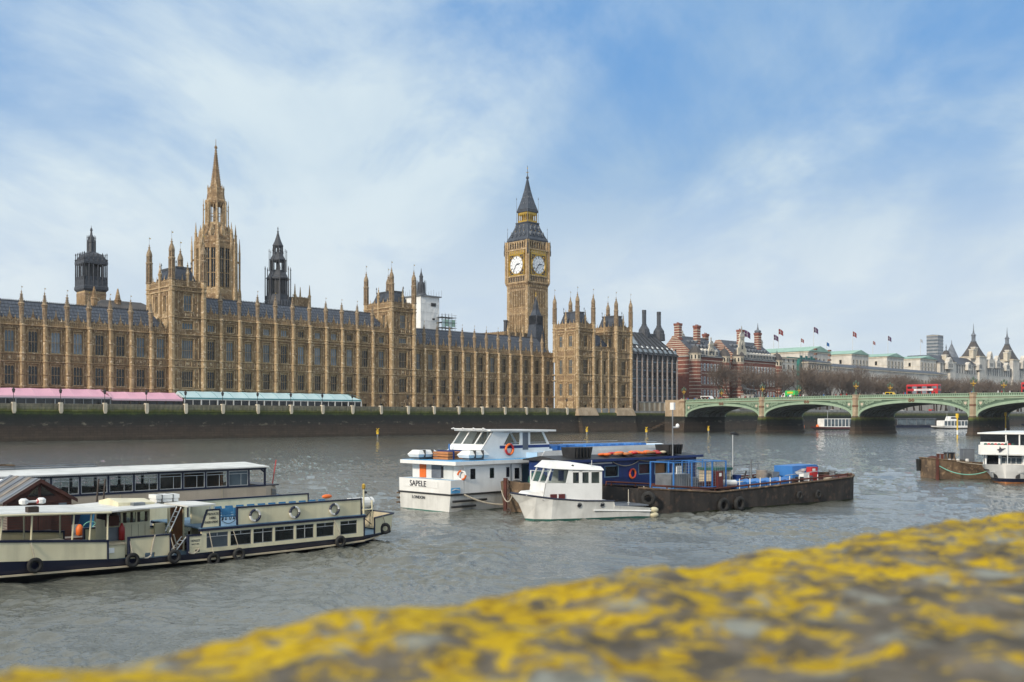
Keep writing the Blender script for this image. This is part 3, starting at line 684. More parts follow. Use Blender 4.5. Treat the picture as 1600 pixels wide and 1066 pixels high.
def pavilion_tower(t, s0, s1, t0, t1, zbase, strs, fw, sw, zs, zcor, ztip, zroof, r=.78, nwin=True, side=True, pin=True, mid=None):
    """square tower: fw = front windows [(z0,h,w,lights,glass)], sw = side windows [(t,z0,h,w)]"""
    w = MB(); w.box(s0+.62, s1, t0+.66, t1, zbase, zcor, 'stone')
    w.box(s0+.3, s0+.62, t0+.66, t1, zbase, zs-1.2 if side == 'half' else zbase+.1, 'stone')
    wins = [(a, a+h, ww) for a, h, ww, _, _ in fw]
    bay(w, s0+.2, s1-.2, t0, t0+.66, wins, zbase, zcor, [(19.35, 20.85), (zcor-.85, zcor-.2), (zs+.3, zs+1.3)])
    # side skin facing up-river
    ts = sorted(sw, key=lambda q: q[0]); colz = {}
    for q in ts: colz.setdefault(q[0], []).append(q)
    pos = [t0] + [c for c in sorted(colz)] + [t1]
    edges = [t0+.66] + [(a+b)/2 for a, b in zip(sorted(colz), sorted(colz)[1:])] + [t1]
    for c, e0, e1 in zip(sorted(colz), edges, edges[1:]):
        z = zbase
        for (tt, a, h, ww) in sorted(colz[c], key=lambda q: q[1]):
            w.box(s0, s0+.62, e0, e1, z, a-.2, 'stone_clean'); w.box(s0, s0+.62, e0, tt-ww/2, a-.2, a+h, 'stone_clean'); w.box(s0, s0+.62, tt+ww/2, e1, a-.2, a+h, 'stone_clean'); z = a+h
            w.box(s0-.10, s0, tt-ww/2-.24, tt-ww/2-.08, a, a+h+.2, 'stone'); w.box(s0-.10, s0, tt+ww/2+.08, tt+ww/2+.24, a, a+h+.2, 'stone')
        w.box(s0, s0+.62, e0, e1, z, zcor, 'stone_clean')
        w.box(s0-.06, s0, e0, e1, zcor-.85, zcor-.2, 'stone_carved')
    lowz = zbase if (zs < 31 and len(sw) > 3) else zs-1.0
    for tt in [t0+1.2] + edges[1:-1] + [t1-1.2]:
        w.box(s0-.32, s0, tt-.22, tt+.22, lowz, zcor-1.2, 'stone_clean')
    for c in sorted(colz):
        for d_ in (-1.75, 1.75): w.box(s0-.14, s0, c+d_-.1, c+d_+.1, lowz, zcor-1.2, 'stone')
        for (za, zb_) in ((19.45, 20.95), (28.3, 29.9), (zcor-2.4, zcor-1.4), (11.6, 12.7)):
            if za > lowz:
                for d_ in (-1.2, -.6, 0, .6, 1.2): w.box(s0-.07, s0, c+d_-.22, c+d_+.22, za, zb_, 'stone_carved')
    for q in strs:
        string(w, s0, s1, t0, q, .22, .34)
        w.box(s0-.2, s0+.05, t0, t1, q-.15, q+.15, 'stone_clean')
    for q in (zcor-1.1, zcor):
        string(w, s0-.1, s1+.1, t0, q, .36, .4); w.box(s0-.36, s0+.02, t0-.2, t1+.1, q-.18, q+.2, 'stone_clean')
    part('wall', w, t)
    p = MB(); battlement(p, s0, s1, t0-.02, zcor+.2, 1.8); battlement(p, t0, t1, s0-.02, zcor+.2, 1.8, 't'); battlement(p, t0, t1, s1-.3, zcor+.2, 1.8, 't'); battlement(p, s0, s1, t1-.3, zcor+.2, 1.8)
    for c in ([s0+(s1-s0)/3, s0+2*(s1-s0)/3]): finial(p, c, t0+.1, zcor+1.8, 1.7, .2)
    for k in range(1, 6): finial(p, s0+.1, t0+(t1-t0)*k/6, zcor+1.8, 1.5, .2)
    part('parapet', p, t)
    for (a, b) in ((s0, t0), (s1, t0), (s0, t1), (s1, t1)):
        q = MB(); turret(q, a, b, zbase if (b == t0) else min(zs-2, 26), ztip, r, strs + [zcor-1.1, zcor]); vane(q, a, b, ztip); part('turret', q, t)
    if pin:
        for (a, b) in ((s0-.1, (t0+t1)/2), ((s0+s1)/2, t0+.1)):
            q = MB(); tip = zcor+7.0
            q.lathe(a, b, [(.42, zcor if b == t0+.1 else zs+.2), (.42, zcor+3.2), (.55, zcor+3.3), (.55, zcor+3.5)], 8, 'stone_clean'); finial(q, a, b, zcor+3.5, 3.5, .42); crockets(q, a, b, zcor+3.6, 3.5, .5); part('pinnacle', q, t)
    m = MB(); cx = (s0+s1)/2; cy = (t0+t1)/2; hx = (s1-s0)/2-1.0; hy = (t1-t0)/2-1.0
    m.rect(cx, cy, [(hx, hy, zcor+.6), (hx-1.45, hy-1.45, zroof-.15), (hx-1.5, hy-1.5, zroof)], 'slate')
    rf = part('roof', m, t)
    m = MB()
    for a in (-1, 1):
        m.box(cx-hx+1.4, cx+hx-1.4, cy+a*(hy-1.4)-.05, cy+a*(hy-1.4)+.05, zroof, zroof+.55, 'cast_iron'); m.box(cx+a*(hx-1.4)-.05, cx+a*(hx-1.4)+.05, cy-hy+1.4, cy+hy-1.4, zroof, zroof+.55, 'cast_iron')
    for a in (-1, 1):
        for b in (-1, 1): m.lathe(cx+a*(hx-1.4), cy+b*(hy-1.4), [(.12, zroof), (.05, zroof+1.4), (.2, zroof+1.6), (.01, zroof+2.3)], 4, 'cast_iron')
    for k in range(4):
        tt = cy-hy+1.6+(2*hy-3.2)*k/3; m.loft([[(s0+1.1, tt-.4, zcor+1.2), (s0+1.1, tt+.4, zcor+1.2), (s0+1.1, tt, zcor+2.9)], [(s0+2.2, tt-.4, zcor+1.2), (s0+2.2, tt+.4, zcor+1.2), (s0+2.2, tt, zcor+2.9)]], 'slate_blue')
    part('roof_cresting', m, rf)
    for (a, h, ww, nl, gl) in fw: window(t, (s0+s1)/2, t0+.02, a, ww, h, nl, (.40,) if h > 3 else (), True, gl)
    for (tt, a, h, ww) in sw: window(t, s0+.02, tt, a, ww, h, 2, (.45,), True, 'glass_blue', -math.pi/2)
for (lab, s0, s1) in (('square palace tower with four corner turrets, left of the tall central spire', 46.3, 55.4), ('square palace tower with four corner turrets, left of the white wrapped tower', 120.1, 129.2)):
    t = thing('palace_tower', lab, 'tower', PAL, (s0+s1)/2, 17, 7.6, 'square pavilion towers of the palace')
    pavilion_tower(t, s0, s1, 11.2, 24.8, 7.6, [13.1, 19.15, 21.05, 27.9, 32.5],
                   [(8.2, 2.0, 1.6, 1, 'glass_dark'), (13.7, 4.8, 3.3, 5, 'glass_dark'), (21.5, 5.4, 3.3, 5, 'glass_blue' if s0 < 100 else 'glass_dark'), (29.4, 2.2, 3.2, 4, 'glass_blue'), (34.3, 4.8, 2.3, 3, 'glass_blue')],
                   [(15.4, 34.2, 4.9, 1.3), (20.4, 34.2, 4.9, 1.3)], 32.5, 40.8, 53.9, 46.0)
t = thing('end_pavilion', 'palace end block with two turreted towers rising straight from the river at the right', 'palace', PAL, 212, 5.7, 7.0)
sidew = [(tt, a, h, 1.7) for tt in (3.6, 8.4) for a, h in ((13.6, 5.0), (21.6, 5.8), (31.6, 4.6))]
for (s0, s1, sw) in ((196.7, 205.5, sidew), (218.8, 227.6, [(3.6, 31.6, 4.6, 1.5), (8.4, 31.6, 4.6, 1.5)])):
    pavilion_tower(t, s0, s1, 0.0, 11.4, 7.0, [13.1, 19.15, 21.3, 28.0, 30.3],
                   [(9.0, 2.0, 2.2, 2, 'glass_dark'), (13.6, 5.0, 3.0, 4, 'glass_dark'), (21.6, 5.8, 3.0, 4, 'glass_dark'), (31.6, 4.6, 2.3, 3, 'glass_dark')], sw, 30.3, 38.4, 51.8, 44.2, .78)
w = MB(); w.box(205.5, 218.8, .66, 11.4, 7.0, 30.3, 'stone')
ee = [205.6, 209.9, 214.1, 218.7]
for a, b in zip(ee, ee[1:]): bay(w, a, b, 0, .66, [(9.0, 11.0, .9), (13.6, 18.6, 1.5), (21.6, 27.4, 1.5)], 7.0, 30.3, [(19.4, 21.0), (28.4, 30.0)])
for q in (13.1, 19.15, 21.3, 28.0, 30.3): string(w, 205.5, 218.8, 0, q, .24, .34)
part('wall', w, t)
w = MB(); battlement(w, 205.8, 218.5, 0, 30.5, 1.7)
for e in ee[1:3]: finial(w, e, .1, 31.9, 3.6, .4)
part('parapet', w, t)
for e in ee[1:3]:
    b = MB(); b.lathe(e, -.1, [(.6, 7), (.45, 9), (.45, 30.4)], 8, 'stone_clean'); part('buttress', b, t)
for a, b in zip(ee, ee[1:]):
    window(t, (a+b)/2, .02, 9.0, .9, 2.0, 1, (), False); window(t, (a+b)/2, .02, 13.6, 1.5, 5.0, 2, (.46,)); window(t, (a+b)/2, .02, 21.6, 1.5, 5.8, 2, (.46,))
slate_roof(t, 205.8, 218.5, 1.4, 31.0, 5.6, 36.6, 10, .3, 3.4, [(208, .3), (212, .3)])
w = MB()
for (a, b) in ((195.9, 206.4), (217.9, 228.4)):
    w.loft([[(a-.6, -1.9, 6.2), (b+.3, -1.9, 6.2), (b+.3, .5, 6.2), (a-.6, .5, 6.2)], [(a, -1.0, 8.4), (b-.2, -1.0, 8.4), (b-.2, .5, 8.4), (a, .5, 8.4)], [(a+.2, -.5, 9.2), (b-.4, -.5, 9.2), (b-.4, .5, 9.2), (a+.2, .5, 9.2)]], 'pier_stone')
w.box(206.4, 217.9, -1.2, .5, 6.6, 7.3, 'moss_green'); w.box(206.4, 217.9, -.4, .5, 7.3, 8.9, 'stone_grey')
part('plinth', w, t)
# ---------------------------------------------------------------- marquees on the terrace
def marquee(label, s0, s1, zt, ze, zr, m1, m2, trim, step, hip, pane='glass_dark'):
    t = thing('marquee', label, 'marquee', PAL, (s0+s1)/2, 4.5, 7.6, 'marquees on the palace terrace')
    ya, yb, yr = 2.0, 9.6, 5.8
    r = MB(); n = max(1, int(round((s1-s0)/step))); p = (s1-s0)/n
    zm = ze+(zr-ze)*.5
    for i in range(n):                      # each fabric panel sags a little between its ribs
        a = s0+p*i; b = a+p; m = (a+b)/2
        x1 = b-hip if i == n-1 else b
        r.raw([(a, ya, ze), (m, ya, ze), (b, ya, ze), (a, 3.9, zm+.22), (m, 3.9, zm+.10), (x1 if hip else b, 3.9, zm+.22), (a, yr, zr), (m, yr, zr-.1), (x1, yr, zr)],
              [(0, 1, 4, 3), (1, 2, 5, 4), (3, 4, 7, 6), (4, 5, 8, 7)], m1)
        r.raw([(a, yb, ze), (b, yb, ze), (x1, yr, zr), (a, yr, zr)], [(0, 1, 2, 3)], m1)
        r.box(a-.05, a+.05, ya-.02, ya+.05, ze-.28, ze-.004, m2)
    r.raw([(s1, ya, ze), (s1, yb, ze), (s1-hip, yr, zr)], [(0, 1, 2)], m1)
    r.raw([(s0, ya, ze), (s0, yb, ze), (s0, yr, zr)], [(0, 1, 2)], m1)
    r.box(s0, s1, ya-.04, ya+.04, ze-.42, ze-.01, m2)
    part('canopy', r, t)
    f = MB()
    for i in range(n+1):
        a = s0+p*i; f.tube((a, ya, ze), (a, 3.9, zm+.25), .045, m2, 4); f.tube((a, 3.9, zm+.25), (min(a, s1-hip), yr, zr+.03), .045, m2, 4)
        f.box(a-.14, a+.14, ya-.1, ya+.1, 7.6, ze-.4, trim)
        if i < n: f.box(a+p/2-.07, a+p/2+.07, ya-.06, ya+.06, 7.6, ze-.4, trim)
    f.box(s0, s1, ya-.07, ya+.07, ze-.62, ze-.42, trim)
    part('frame', f, t)
    q = MB(); q.box(s0, s1, ya+.1, ya+.14, 7.6, ze-.6, pane); q.box(s1-.05, s1, ya+.2, yb, 7.6, ze-.4, pane); part('side_panes', q, t)
    q = MB(); q.box(s0, s1-.1, yb-.1, yb, 7.6, ze-.4, 'wood_dark'); part('back_wall', q, t)
marquee('tall pink marquee at the left end of the terrace', -18, 26.0, 0, 10.6, 12.5, 'pink_fabric', 'pink_pale', 'grey_metal', 4.4, 1.2)
marquee('lower pink marquee between the tall pink and the pale blue ones', 26.4, 44.9, 0, 10.2, 12.0, 'pink_fabric', 'pink_pale', 'wood_dark', 4.6, .6)
marquee('long pale blue and white marquee along the terrace', 45.4, 101.6, 0, 10.75, 12.5, 'aqua_fabric', 'aqua_dark', 'white_worn', 4.7, 2.5)
# ---------------------------------------------------------------- clock tower
def clock_tower():
    cs, ct = 220.0, 48.6
    t = thing('clock_tower', 'tall golden clock tower with white dials and a pointed slate spire', 'clock tower', PAL, cs, ct, 8.0)
    h = 6.05
    b = MB(); b.rect(cs, ct, [(h-.38, h-.38, 8), (h-.38, h-.38, 60.4)], 'stone')  # core in the darker stone: recess shade between the ribs put into the colour
    def four(fn):
        for k in range(4):
            A = R(90*k); ca, sa = math.cos(A), math.sin(A)
            fn(lambda x, y: (cs+x*ca-y*sa, ct+x*sa+y*ca))
    def slab(mb, P, x0, x1, y0, y1, z0, z1, m): mb.prism([P(x0, y0), P(x1, y0), P(x1, y1), P(x0, y1)], z0, z1, m)
    def shaft(P):
        for x in (-h+.75, h-.75): slab(b, P, x-.72, x+.72, -h-.02, -h+.5, 8, 60.3, 'stone_clean')
        n = 9; p = (2*h-3.0)/n
        for i in range(n+1):
            x = -h+1.5+p*i; slab(b, P, x-.15, x+.15, -h-.06, -h+.4, 14, 58.6, 'stone_clean')
        for z0, z1 in ((48.3, 50.7), (34.5, 36.5), (22, 23.5)):
            slab(b, P, -h+1.3, h-1.3, -h+.04, -h+.4, z0, z1, 'stone'); slab(b, P, -h+.0, h-.0, -h-.14, -h+.4, z0-.2, z0+.12, 'stone_clean'); slab(b, P, -h, h, -h-.14, -h+.4, z1-.15, z1+.15, 'stone_clean')
        for i in range(n):
            x = -h+1.5+p*(i+.5)
            for z0 in (52.4, 38.6, 26): slab(b, P, x-.14, x+.14, -h+.30, -h+.45, z0, z0+5.0 if z0 > 30 else z0+4, 'glass_dark')
            for zt in (58.0, 47.6): b.prism([P(x-p*.5, -h+.06), P(x+p*.5, -h+.06), P(x+p*.5, -h+.36), P(x-p*.5, -h+.36)], zt, zt+.5, 'stone_carved')
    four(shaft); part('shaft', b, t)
    # corbelled gallery under the dials, then the dial stage
    g = MB(); H = 6.40
    g.rect(cs, ct, [(h, h, 59.6), (H-.1, H-.1, 60.4), (H+.12, H+.12, 60.6), (H+.12, H+.12, 61.0), (H-.35, H-.35, 61.2), (H-.35, H-.35, 74.4)], 'stone')
    def stage(P):
        n = 11; p = (2*H-1.8)/n
        for i in range(n):
            x = -H+.9+p*(i+.5)
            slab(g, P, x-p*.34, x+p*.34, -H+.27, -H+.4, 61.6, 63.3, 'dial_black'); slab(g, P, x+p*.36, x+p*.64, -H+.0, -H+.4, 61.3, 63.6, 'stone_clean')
            g.prism([P(x-p*.3, -h-.05), P(x+p*.3, -h-.05), P(x+p*.3, -h+.1), P(x-p*.3, -h+.1)], 57.6, 59.4, 'stone_carved')
            slab(g, P, x-.2, x+.2, -h-.2, -h, 59.0, 59.9, 'stone_clean')
        slab(g, P, -H-.1, H+.1, -H-.18, -H+.4, 63.5, 63.95, 'stone_clean'); slab(g, P, -H-.05, H+.05, -H-.1, -H+.4, 61.0, 61.35, 'stone_clean')
        for x in (-H+.45, H-.45): slab(g, P, x-.95, x+.95, -H-.02, -H+.5, 61.2, 78.3, 'stone_clean'); slab(g, P, x-.3, x+.3, -H-.1, -H, 64.5, 73.5, 'stone')
        slab(g, P, -H-.22, H+.22, -H-.28, -H+.3, 74.3, 74.8, 'stone_clean')
        slab(g, P, -4.6, 4.6, -H+.0, -H+.4, 72.9, 74.3, 'gilt')
        for i in range(8): slab(g, P, -4.3+i*1.15, -3.8+i*1.15, -H-.07, -H, 73.1, 74.1, 'stone_clean')
    four(stage); part('clock_stage', g, t)
    def dial(P, rz):
        f = MB(); zc = 68.35; y = -H
        for (x0, x1, z0, z1) in ((-4.55, -4.15, zc-4.5, zc+4.5), (4.15, 4.55, zc-4.5, zc+4.5), (-4.55, 4.55, zc+4.1, zc+4.5), (-4.55, 4.55, zc-4.5, zc-4.1)):
            f.box(x0, x1, -.16, .3, z0-zc, z1-zc, 'gilt')
        f.box(-4.15, 4.15, .04, .3, -4.1, 4.1, 'gilt')
        for a in range(4):                          # dark spandrels round the dial
            sx = (-1, 1, 1, -1)[a]; sz = (-1, -1, 1, 1)[a]
            f.ext([(sx*4.0, .0, sz*1.6), (sx*4.0, .0, sz*3.95), (sx*1.6, .0, sz*3.95)], (0, .03, 0), 'dial_black'); f.torus((sx*3.35, -.03, sz*3.3), (0, 1, 0), .38, .1, 'gilt', 10, 5)
        f.torus((0, -.05, 0), (0, 1, 0), 3.80, .16, 'gilt', 40, 6)
        fr_ = f.mesh('clock_face')
        o = bpy.data.objects.new('clock_face', fr_); COL.objects.link(o); o.parent = t
        X, Y = P(0, y); o.location = (X-cs, Y-ct, zc-8.0); o.rotation_euler = (0, 0, rz)
        d = MB(); d.ext([(3.7*math.cos(2*math.pi*i/48), -.04, 3.7*math.sin(2*math.pi*i/48)) for i in range(48)], (0, .05, 0), 'dial_white')
        for rr, w in ((3.52, .035), (2.55, .03), (1.6, .02), (1.1, .02)): d.torus((0, -.05, 0), (0, 1, 0), rr, w, 'dial_black', 40, 4)
        def num(mb, txt, a):                       # upright strokes of the hour numerals, feet to the centre
            ux, uz = math.sin(a), math.cos(a); vx, vz = uz, -ux
            wd = {'I': .13, 'V': .30, 'X': .30}; tot = sum(wd[c] for c in txt); q = -tot/2
            def st(q0, q1, m=.045):
                p0 = Vector((ux*2.66+vx*q0, -.07, uz*2.66+vz*q0)); p1 = Vector((ux*3.42+vx*q1, -.07, uz*3.42+vz*q1)); mb.tube(p0, p1, m, 'dial_black', 4)
            for c in txt:
                w = wd[c]
                if c == 'I': st(q+w/2, q+w/2)
                elif c == 'V': st(q+w/2, q+.03, .055); st(q+w/2, q+w-.03, .03)
                else: st(q+.03, q+w-.03, .055); st(q+w-.03, q+.03, .03)
                q += w
        for i, txt in enumerate(('XII', 'I', 'II', 'III', 'IV', 'V', 'VI', 'VII', 'VIII', 'IX', 'X', 'XI')): num(d, txt, R(30*i))
        for i in range(60):
            a = R(6*i); d.tube((3.42*math.sin(a), -.06, 3.42*math.cos(a)), (3.52*math.sin(a), -.06, 3.52*math.cos(a)), .03, 'dial_black', 4)
        for i in range(12):
            a = R(30*i+15); d.tube((1.1*math.sin(a), -.05, 1.1*math.cos(a)), (2.55*math.sin(a), -.05, 2.55*math.cos(a)), .018, 'dial_black', 4)
        q = bpy.data.objects.new('dial', d.mesh('dial')); COL.objects.link(q); q.parent = o
        for nm, a, L, wd, tail, y0 in (('hour_hand', R(78), 2.3, .26, .6, -.10), ('minute_hand', R(217), 3.4, .15, .9, -.15)):
            m = MB(); u = Vector((math.sin(a), 0, math.cos(a))); v = Vector((u.z, 0, -u.x))
            pts = [u*-tail+v*wd*.8, u*-tail-v*wd*.8, u*.1-v*wd*.6, u*L*.62-v*wd, u*L, u*L*.62+v*wd, u*.1+v*wd*.6]
            m.ext([(p.x, y0, p.z) for p in pts], (0, -.04, 0), 'dial_black'); e = bpy.data.objects.new(nm, m.mesh(nm)); COL.objects.link(e); e.parent = o
    for k in range(4):
        A = R(90*k); ca, sa = math.cos(A), math.sin(A); dial(lambda x, y: (cs+x*ca-y*sa, ct+x*sa+y*ca), A)
    # belfry
    e = MB(); E_ = 5.75
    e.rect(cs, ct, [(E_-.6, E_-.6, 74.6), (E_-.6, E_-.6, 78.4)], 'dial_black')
    def belf(P):
        n = 7; p = 2*(E_-.9)/n
        for i in range(n+1):
            x = -E_+.9+p*i; slab(e, P, x-.24, x+.24, -E_, -E_+.6, 74.6, 78.0, 'stone_clean')
        for i in range(n):
            x = -E_+.9+p*(i+.5); e.ext([P(x-p*.34, -E_+.04)+(77.0,), P(x, -E_+.04)+(77.9,), P(x+p*.34, -E_+.04)+(77.0,), P(x+p*.34, -E_+.04)+(78.3,), P(x-p*.34, -E_+.04)+(78.3,)], tuple(Vector(P(0, -E_+.4)+(0,))-Vector(P(0, -E_)+(0,))), 'stone')
        slab(e, P, -E_-.1, E_+.1, -E_-.12, -E_+.5, 77.9, 78.35, 'stone_clean'); slab(e, P, -E_, E_, -E_-.05, -E_+.5, 74.6, 75.3, 'stone')
    four(belf); part('belfry', e, t)
    for a in (-1, 1):
        for c in (-1, 1):
            q = MB(); x, y = cs+a*(H+.35), ct+c*(H+.35)
            q.lathe(x, y, [(.28, 72.6), (.34, 74.2), (.34, 74.6), (.2, 74.8), (.2, 76.2), (.3, 76.4), (.12, 77.3), (.03, 79.0)], 8, 'cast_iron'); q.tube((x, y, 76), (cs+a*(E_-.1), ct+c*(E_-.1), 77.2), .09, 'cast_iron', 5); part('pinnacle', q, t)
    # lower roof
    r = MB(); L = 5.95
    r.rect(cs, ct, [(L, L, 78.3), (L+.15, L+.15, 78.6), (L+.15, L+.15, 79.0), (L-.15, L-.15, 79.5), (4.6, 4.6, 82.2), (3.75, 3.75, 84.4), (3.35, 3.35, 85.9)], 'slate')
    rf = part('lower_roof', r, t)
    d = MB()
    def dorm(P):
        for z, n, hw in ((80.4, 4, 5.42), (83.0, 3, 4.27)):
            for i in range(n):
                x = (i-(n-1)/2)*2*hw/(n+.6)
                a = P(x-.38, -hw-.45); c = P(x+.38, -hw-.45); a2 = P(x-.38, -hw+.9); c2 = P(x+.38, -hw+.9); m = P(x, -hw-.45); m2 = P(x, -hw+.9)
                d.loft([[a+(z,), c+(z,), c+(z+1.0,), m+(z+1.7,), a+(z+1.0,)], [a2+(z,), c2+(z,), c2+(z+1.0,), m2+(z+1.7,), a2+(z+1.0,)]], 'lead')
                b0 = P(x-.2, -hw-.5); b1 = P(x+.2, -hw-.5); d.ext([b0+(z+.2,), b1+(z+.2,), b1+(z+.95,), b0+(z+.95,)], tuple((Vector(P(0, .1)+(0,))-Vector(P(0, 0)+(0,)))), 'dial_black')
                d.ell((m[0], m[1], z+1.85), .14, .14, .14, 'gilt', 6, 4)
    four(dorm); part('roof_dormers', d, rf)
    q = MB()
    for a in (-1, 1):
        for c in (-1, 1):
            x, y = cs+a*(L-.1), ct+c*(L-.1); q.lathe(x, y, [(.2, 79), (.1, 80.2), (.05, 83.4), (.2, 83.7), (.03, 84.0), (.02, 84.8)], 6, 'lead')
            x, y = cs+a*3.2, ct+c*3.2; q.lathe(x, y, [(.18, 85.9), (.1, 87), (.05, 96.0), (.18, 96.2), (.02, 97.2)], 6, 'lead')
    part('corner_spikes', q, rf)
    # lantern of gilded arches
    l = MB(); l.rect(cs, ct, [(3.35, 3.35, 85.8), (3.55, 3.55, 86.0), (3.55, 3.55, 86.4), (3.0, 3.0, 86.5)], 'cast_iron'); l.rect(cs, ct, [(1.5, 1.5, 86.4), (1.5, 1.5, 90.6)], 'stone')
    def lant(P):
        n = 5; p = 5.4/n
        for i in range(n+1): x = -2.7+p*i; slab(l, P, x-.15, x+.15, -2.85, -2.5, 86.4, 90.0, 'gilt')
        for i in range(n):
            x = -2.7+p*(i+.5); l.ext([P(x-p*.4, -2.8)+(89.2,), P(x, -2.8)+(89.95,), P(x+p*.4, -2.8)+(89.2,), P(x+p*.4, -2.8)+(90.4,), P(x-p*.4, -2.8)+(90.4,)], tuple(Vector(P(0, .25)+(0,))-Vector(P(0, 0)+(0,))), 'gilt')
        slab(l, P, -2.85, 2.85, -2.85, -2.4, 90.0, 90.7, 'gilt'); slab(l, P, -2.8, 2.8, -2.8, -2.5, 86.5, 87.3, 'gilt')
    four(lant); l.rect(cs, ct, [(3.0, 3.0, 90.6), (3.15, 3.15, 90.8), (3.15, 3.15, 91.6), (2.9, 2.9, 91.9)], 'cast_iron'); part('lantern', l, t)
    sp = MB(); sp.rect(cs, ct, [(3.05, 3.05, 91.9), (2.85, 2.85, 92.5), (2.25, 2.25, 94.6), (1.6, 1.6, 97.2), (1.05, 1.05, 99.8), (.62, .62, 102.4), (.34, .34, 104.3), (.22, .22, 105.0)], 'slate')
    for (hw, z) in ((2.35, 94.2), (1.72, 96.7), (1.2, 99.0)):
        def tiny(P):
            n = 3 if hw > 1.5 else 2
            for i in range(n):
                x = (i-(n-1)/2)*hw*.6; x0, y0 = P(x, -hw-.02); sp.loft([[P(x-.18, -hw-.12)+(z,), P(x+.18, -hw-.12)+(z,), P(x, -hw-.12)+(z+.7,)], [P(x-.18, -hw+.5)+(z,), P(x+.18, -hw+.5)+(z,), P(x, -hw+.5)+(z+.7,)]], 'lead')
        four(tiny)
    o = part('spire', sp, t)
    q = MB(); q.lathe(cs, ct, [(.22, 104.8), (.7, 105.2), (.6, 105.7), (.2, 106.1), (.12, 107.4), (.1, 110.2), (.02, 110.5)], 8, 'cast_iron'); q.tube((cs-.75, ct, 107.6), (cs+.75, ct, 107.6), .08, 'gilt', 5); q.tube((cs, ct-.75, 107.6), (cs, ct+.75, 107.6), .08, 'gilt', 5); q.ell((cs, ct, 109.3), .2, .2, .3, 'gilt', 8, 6); part('finial', q, o)
clock_tower()
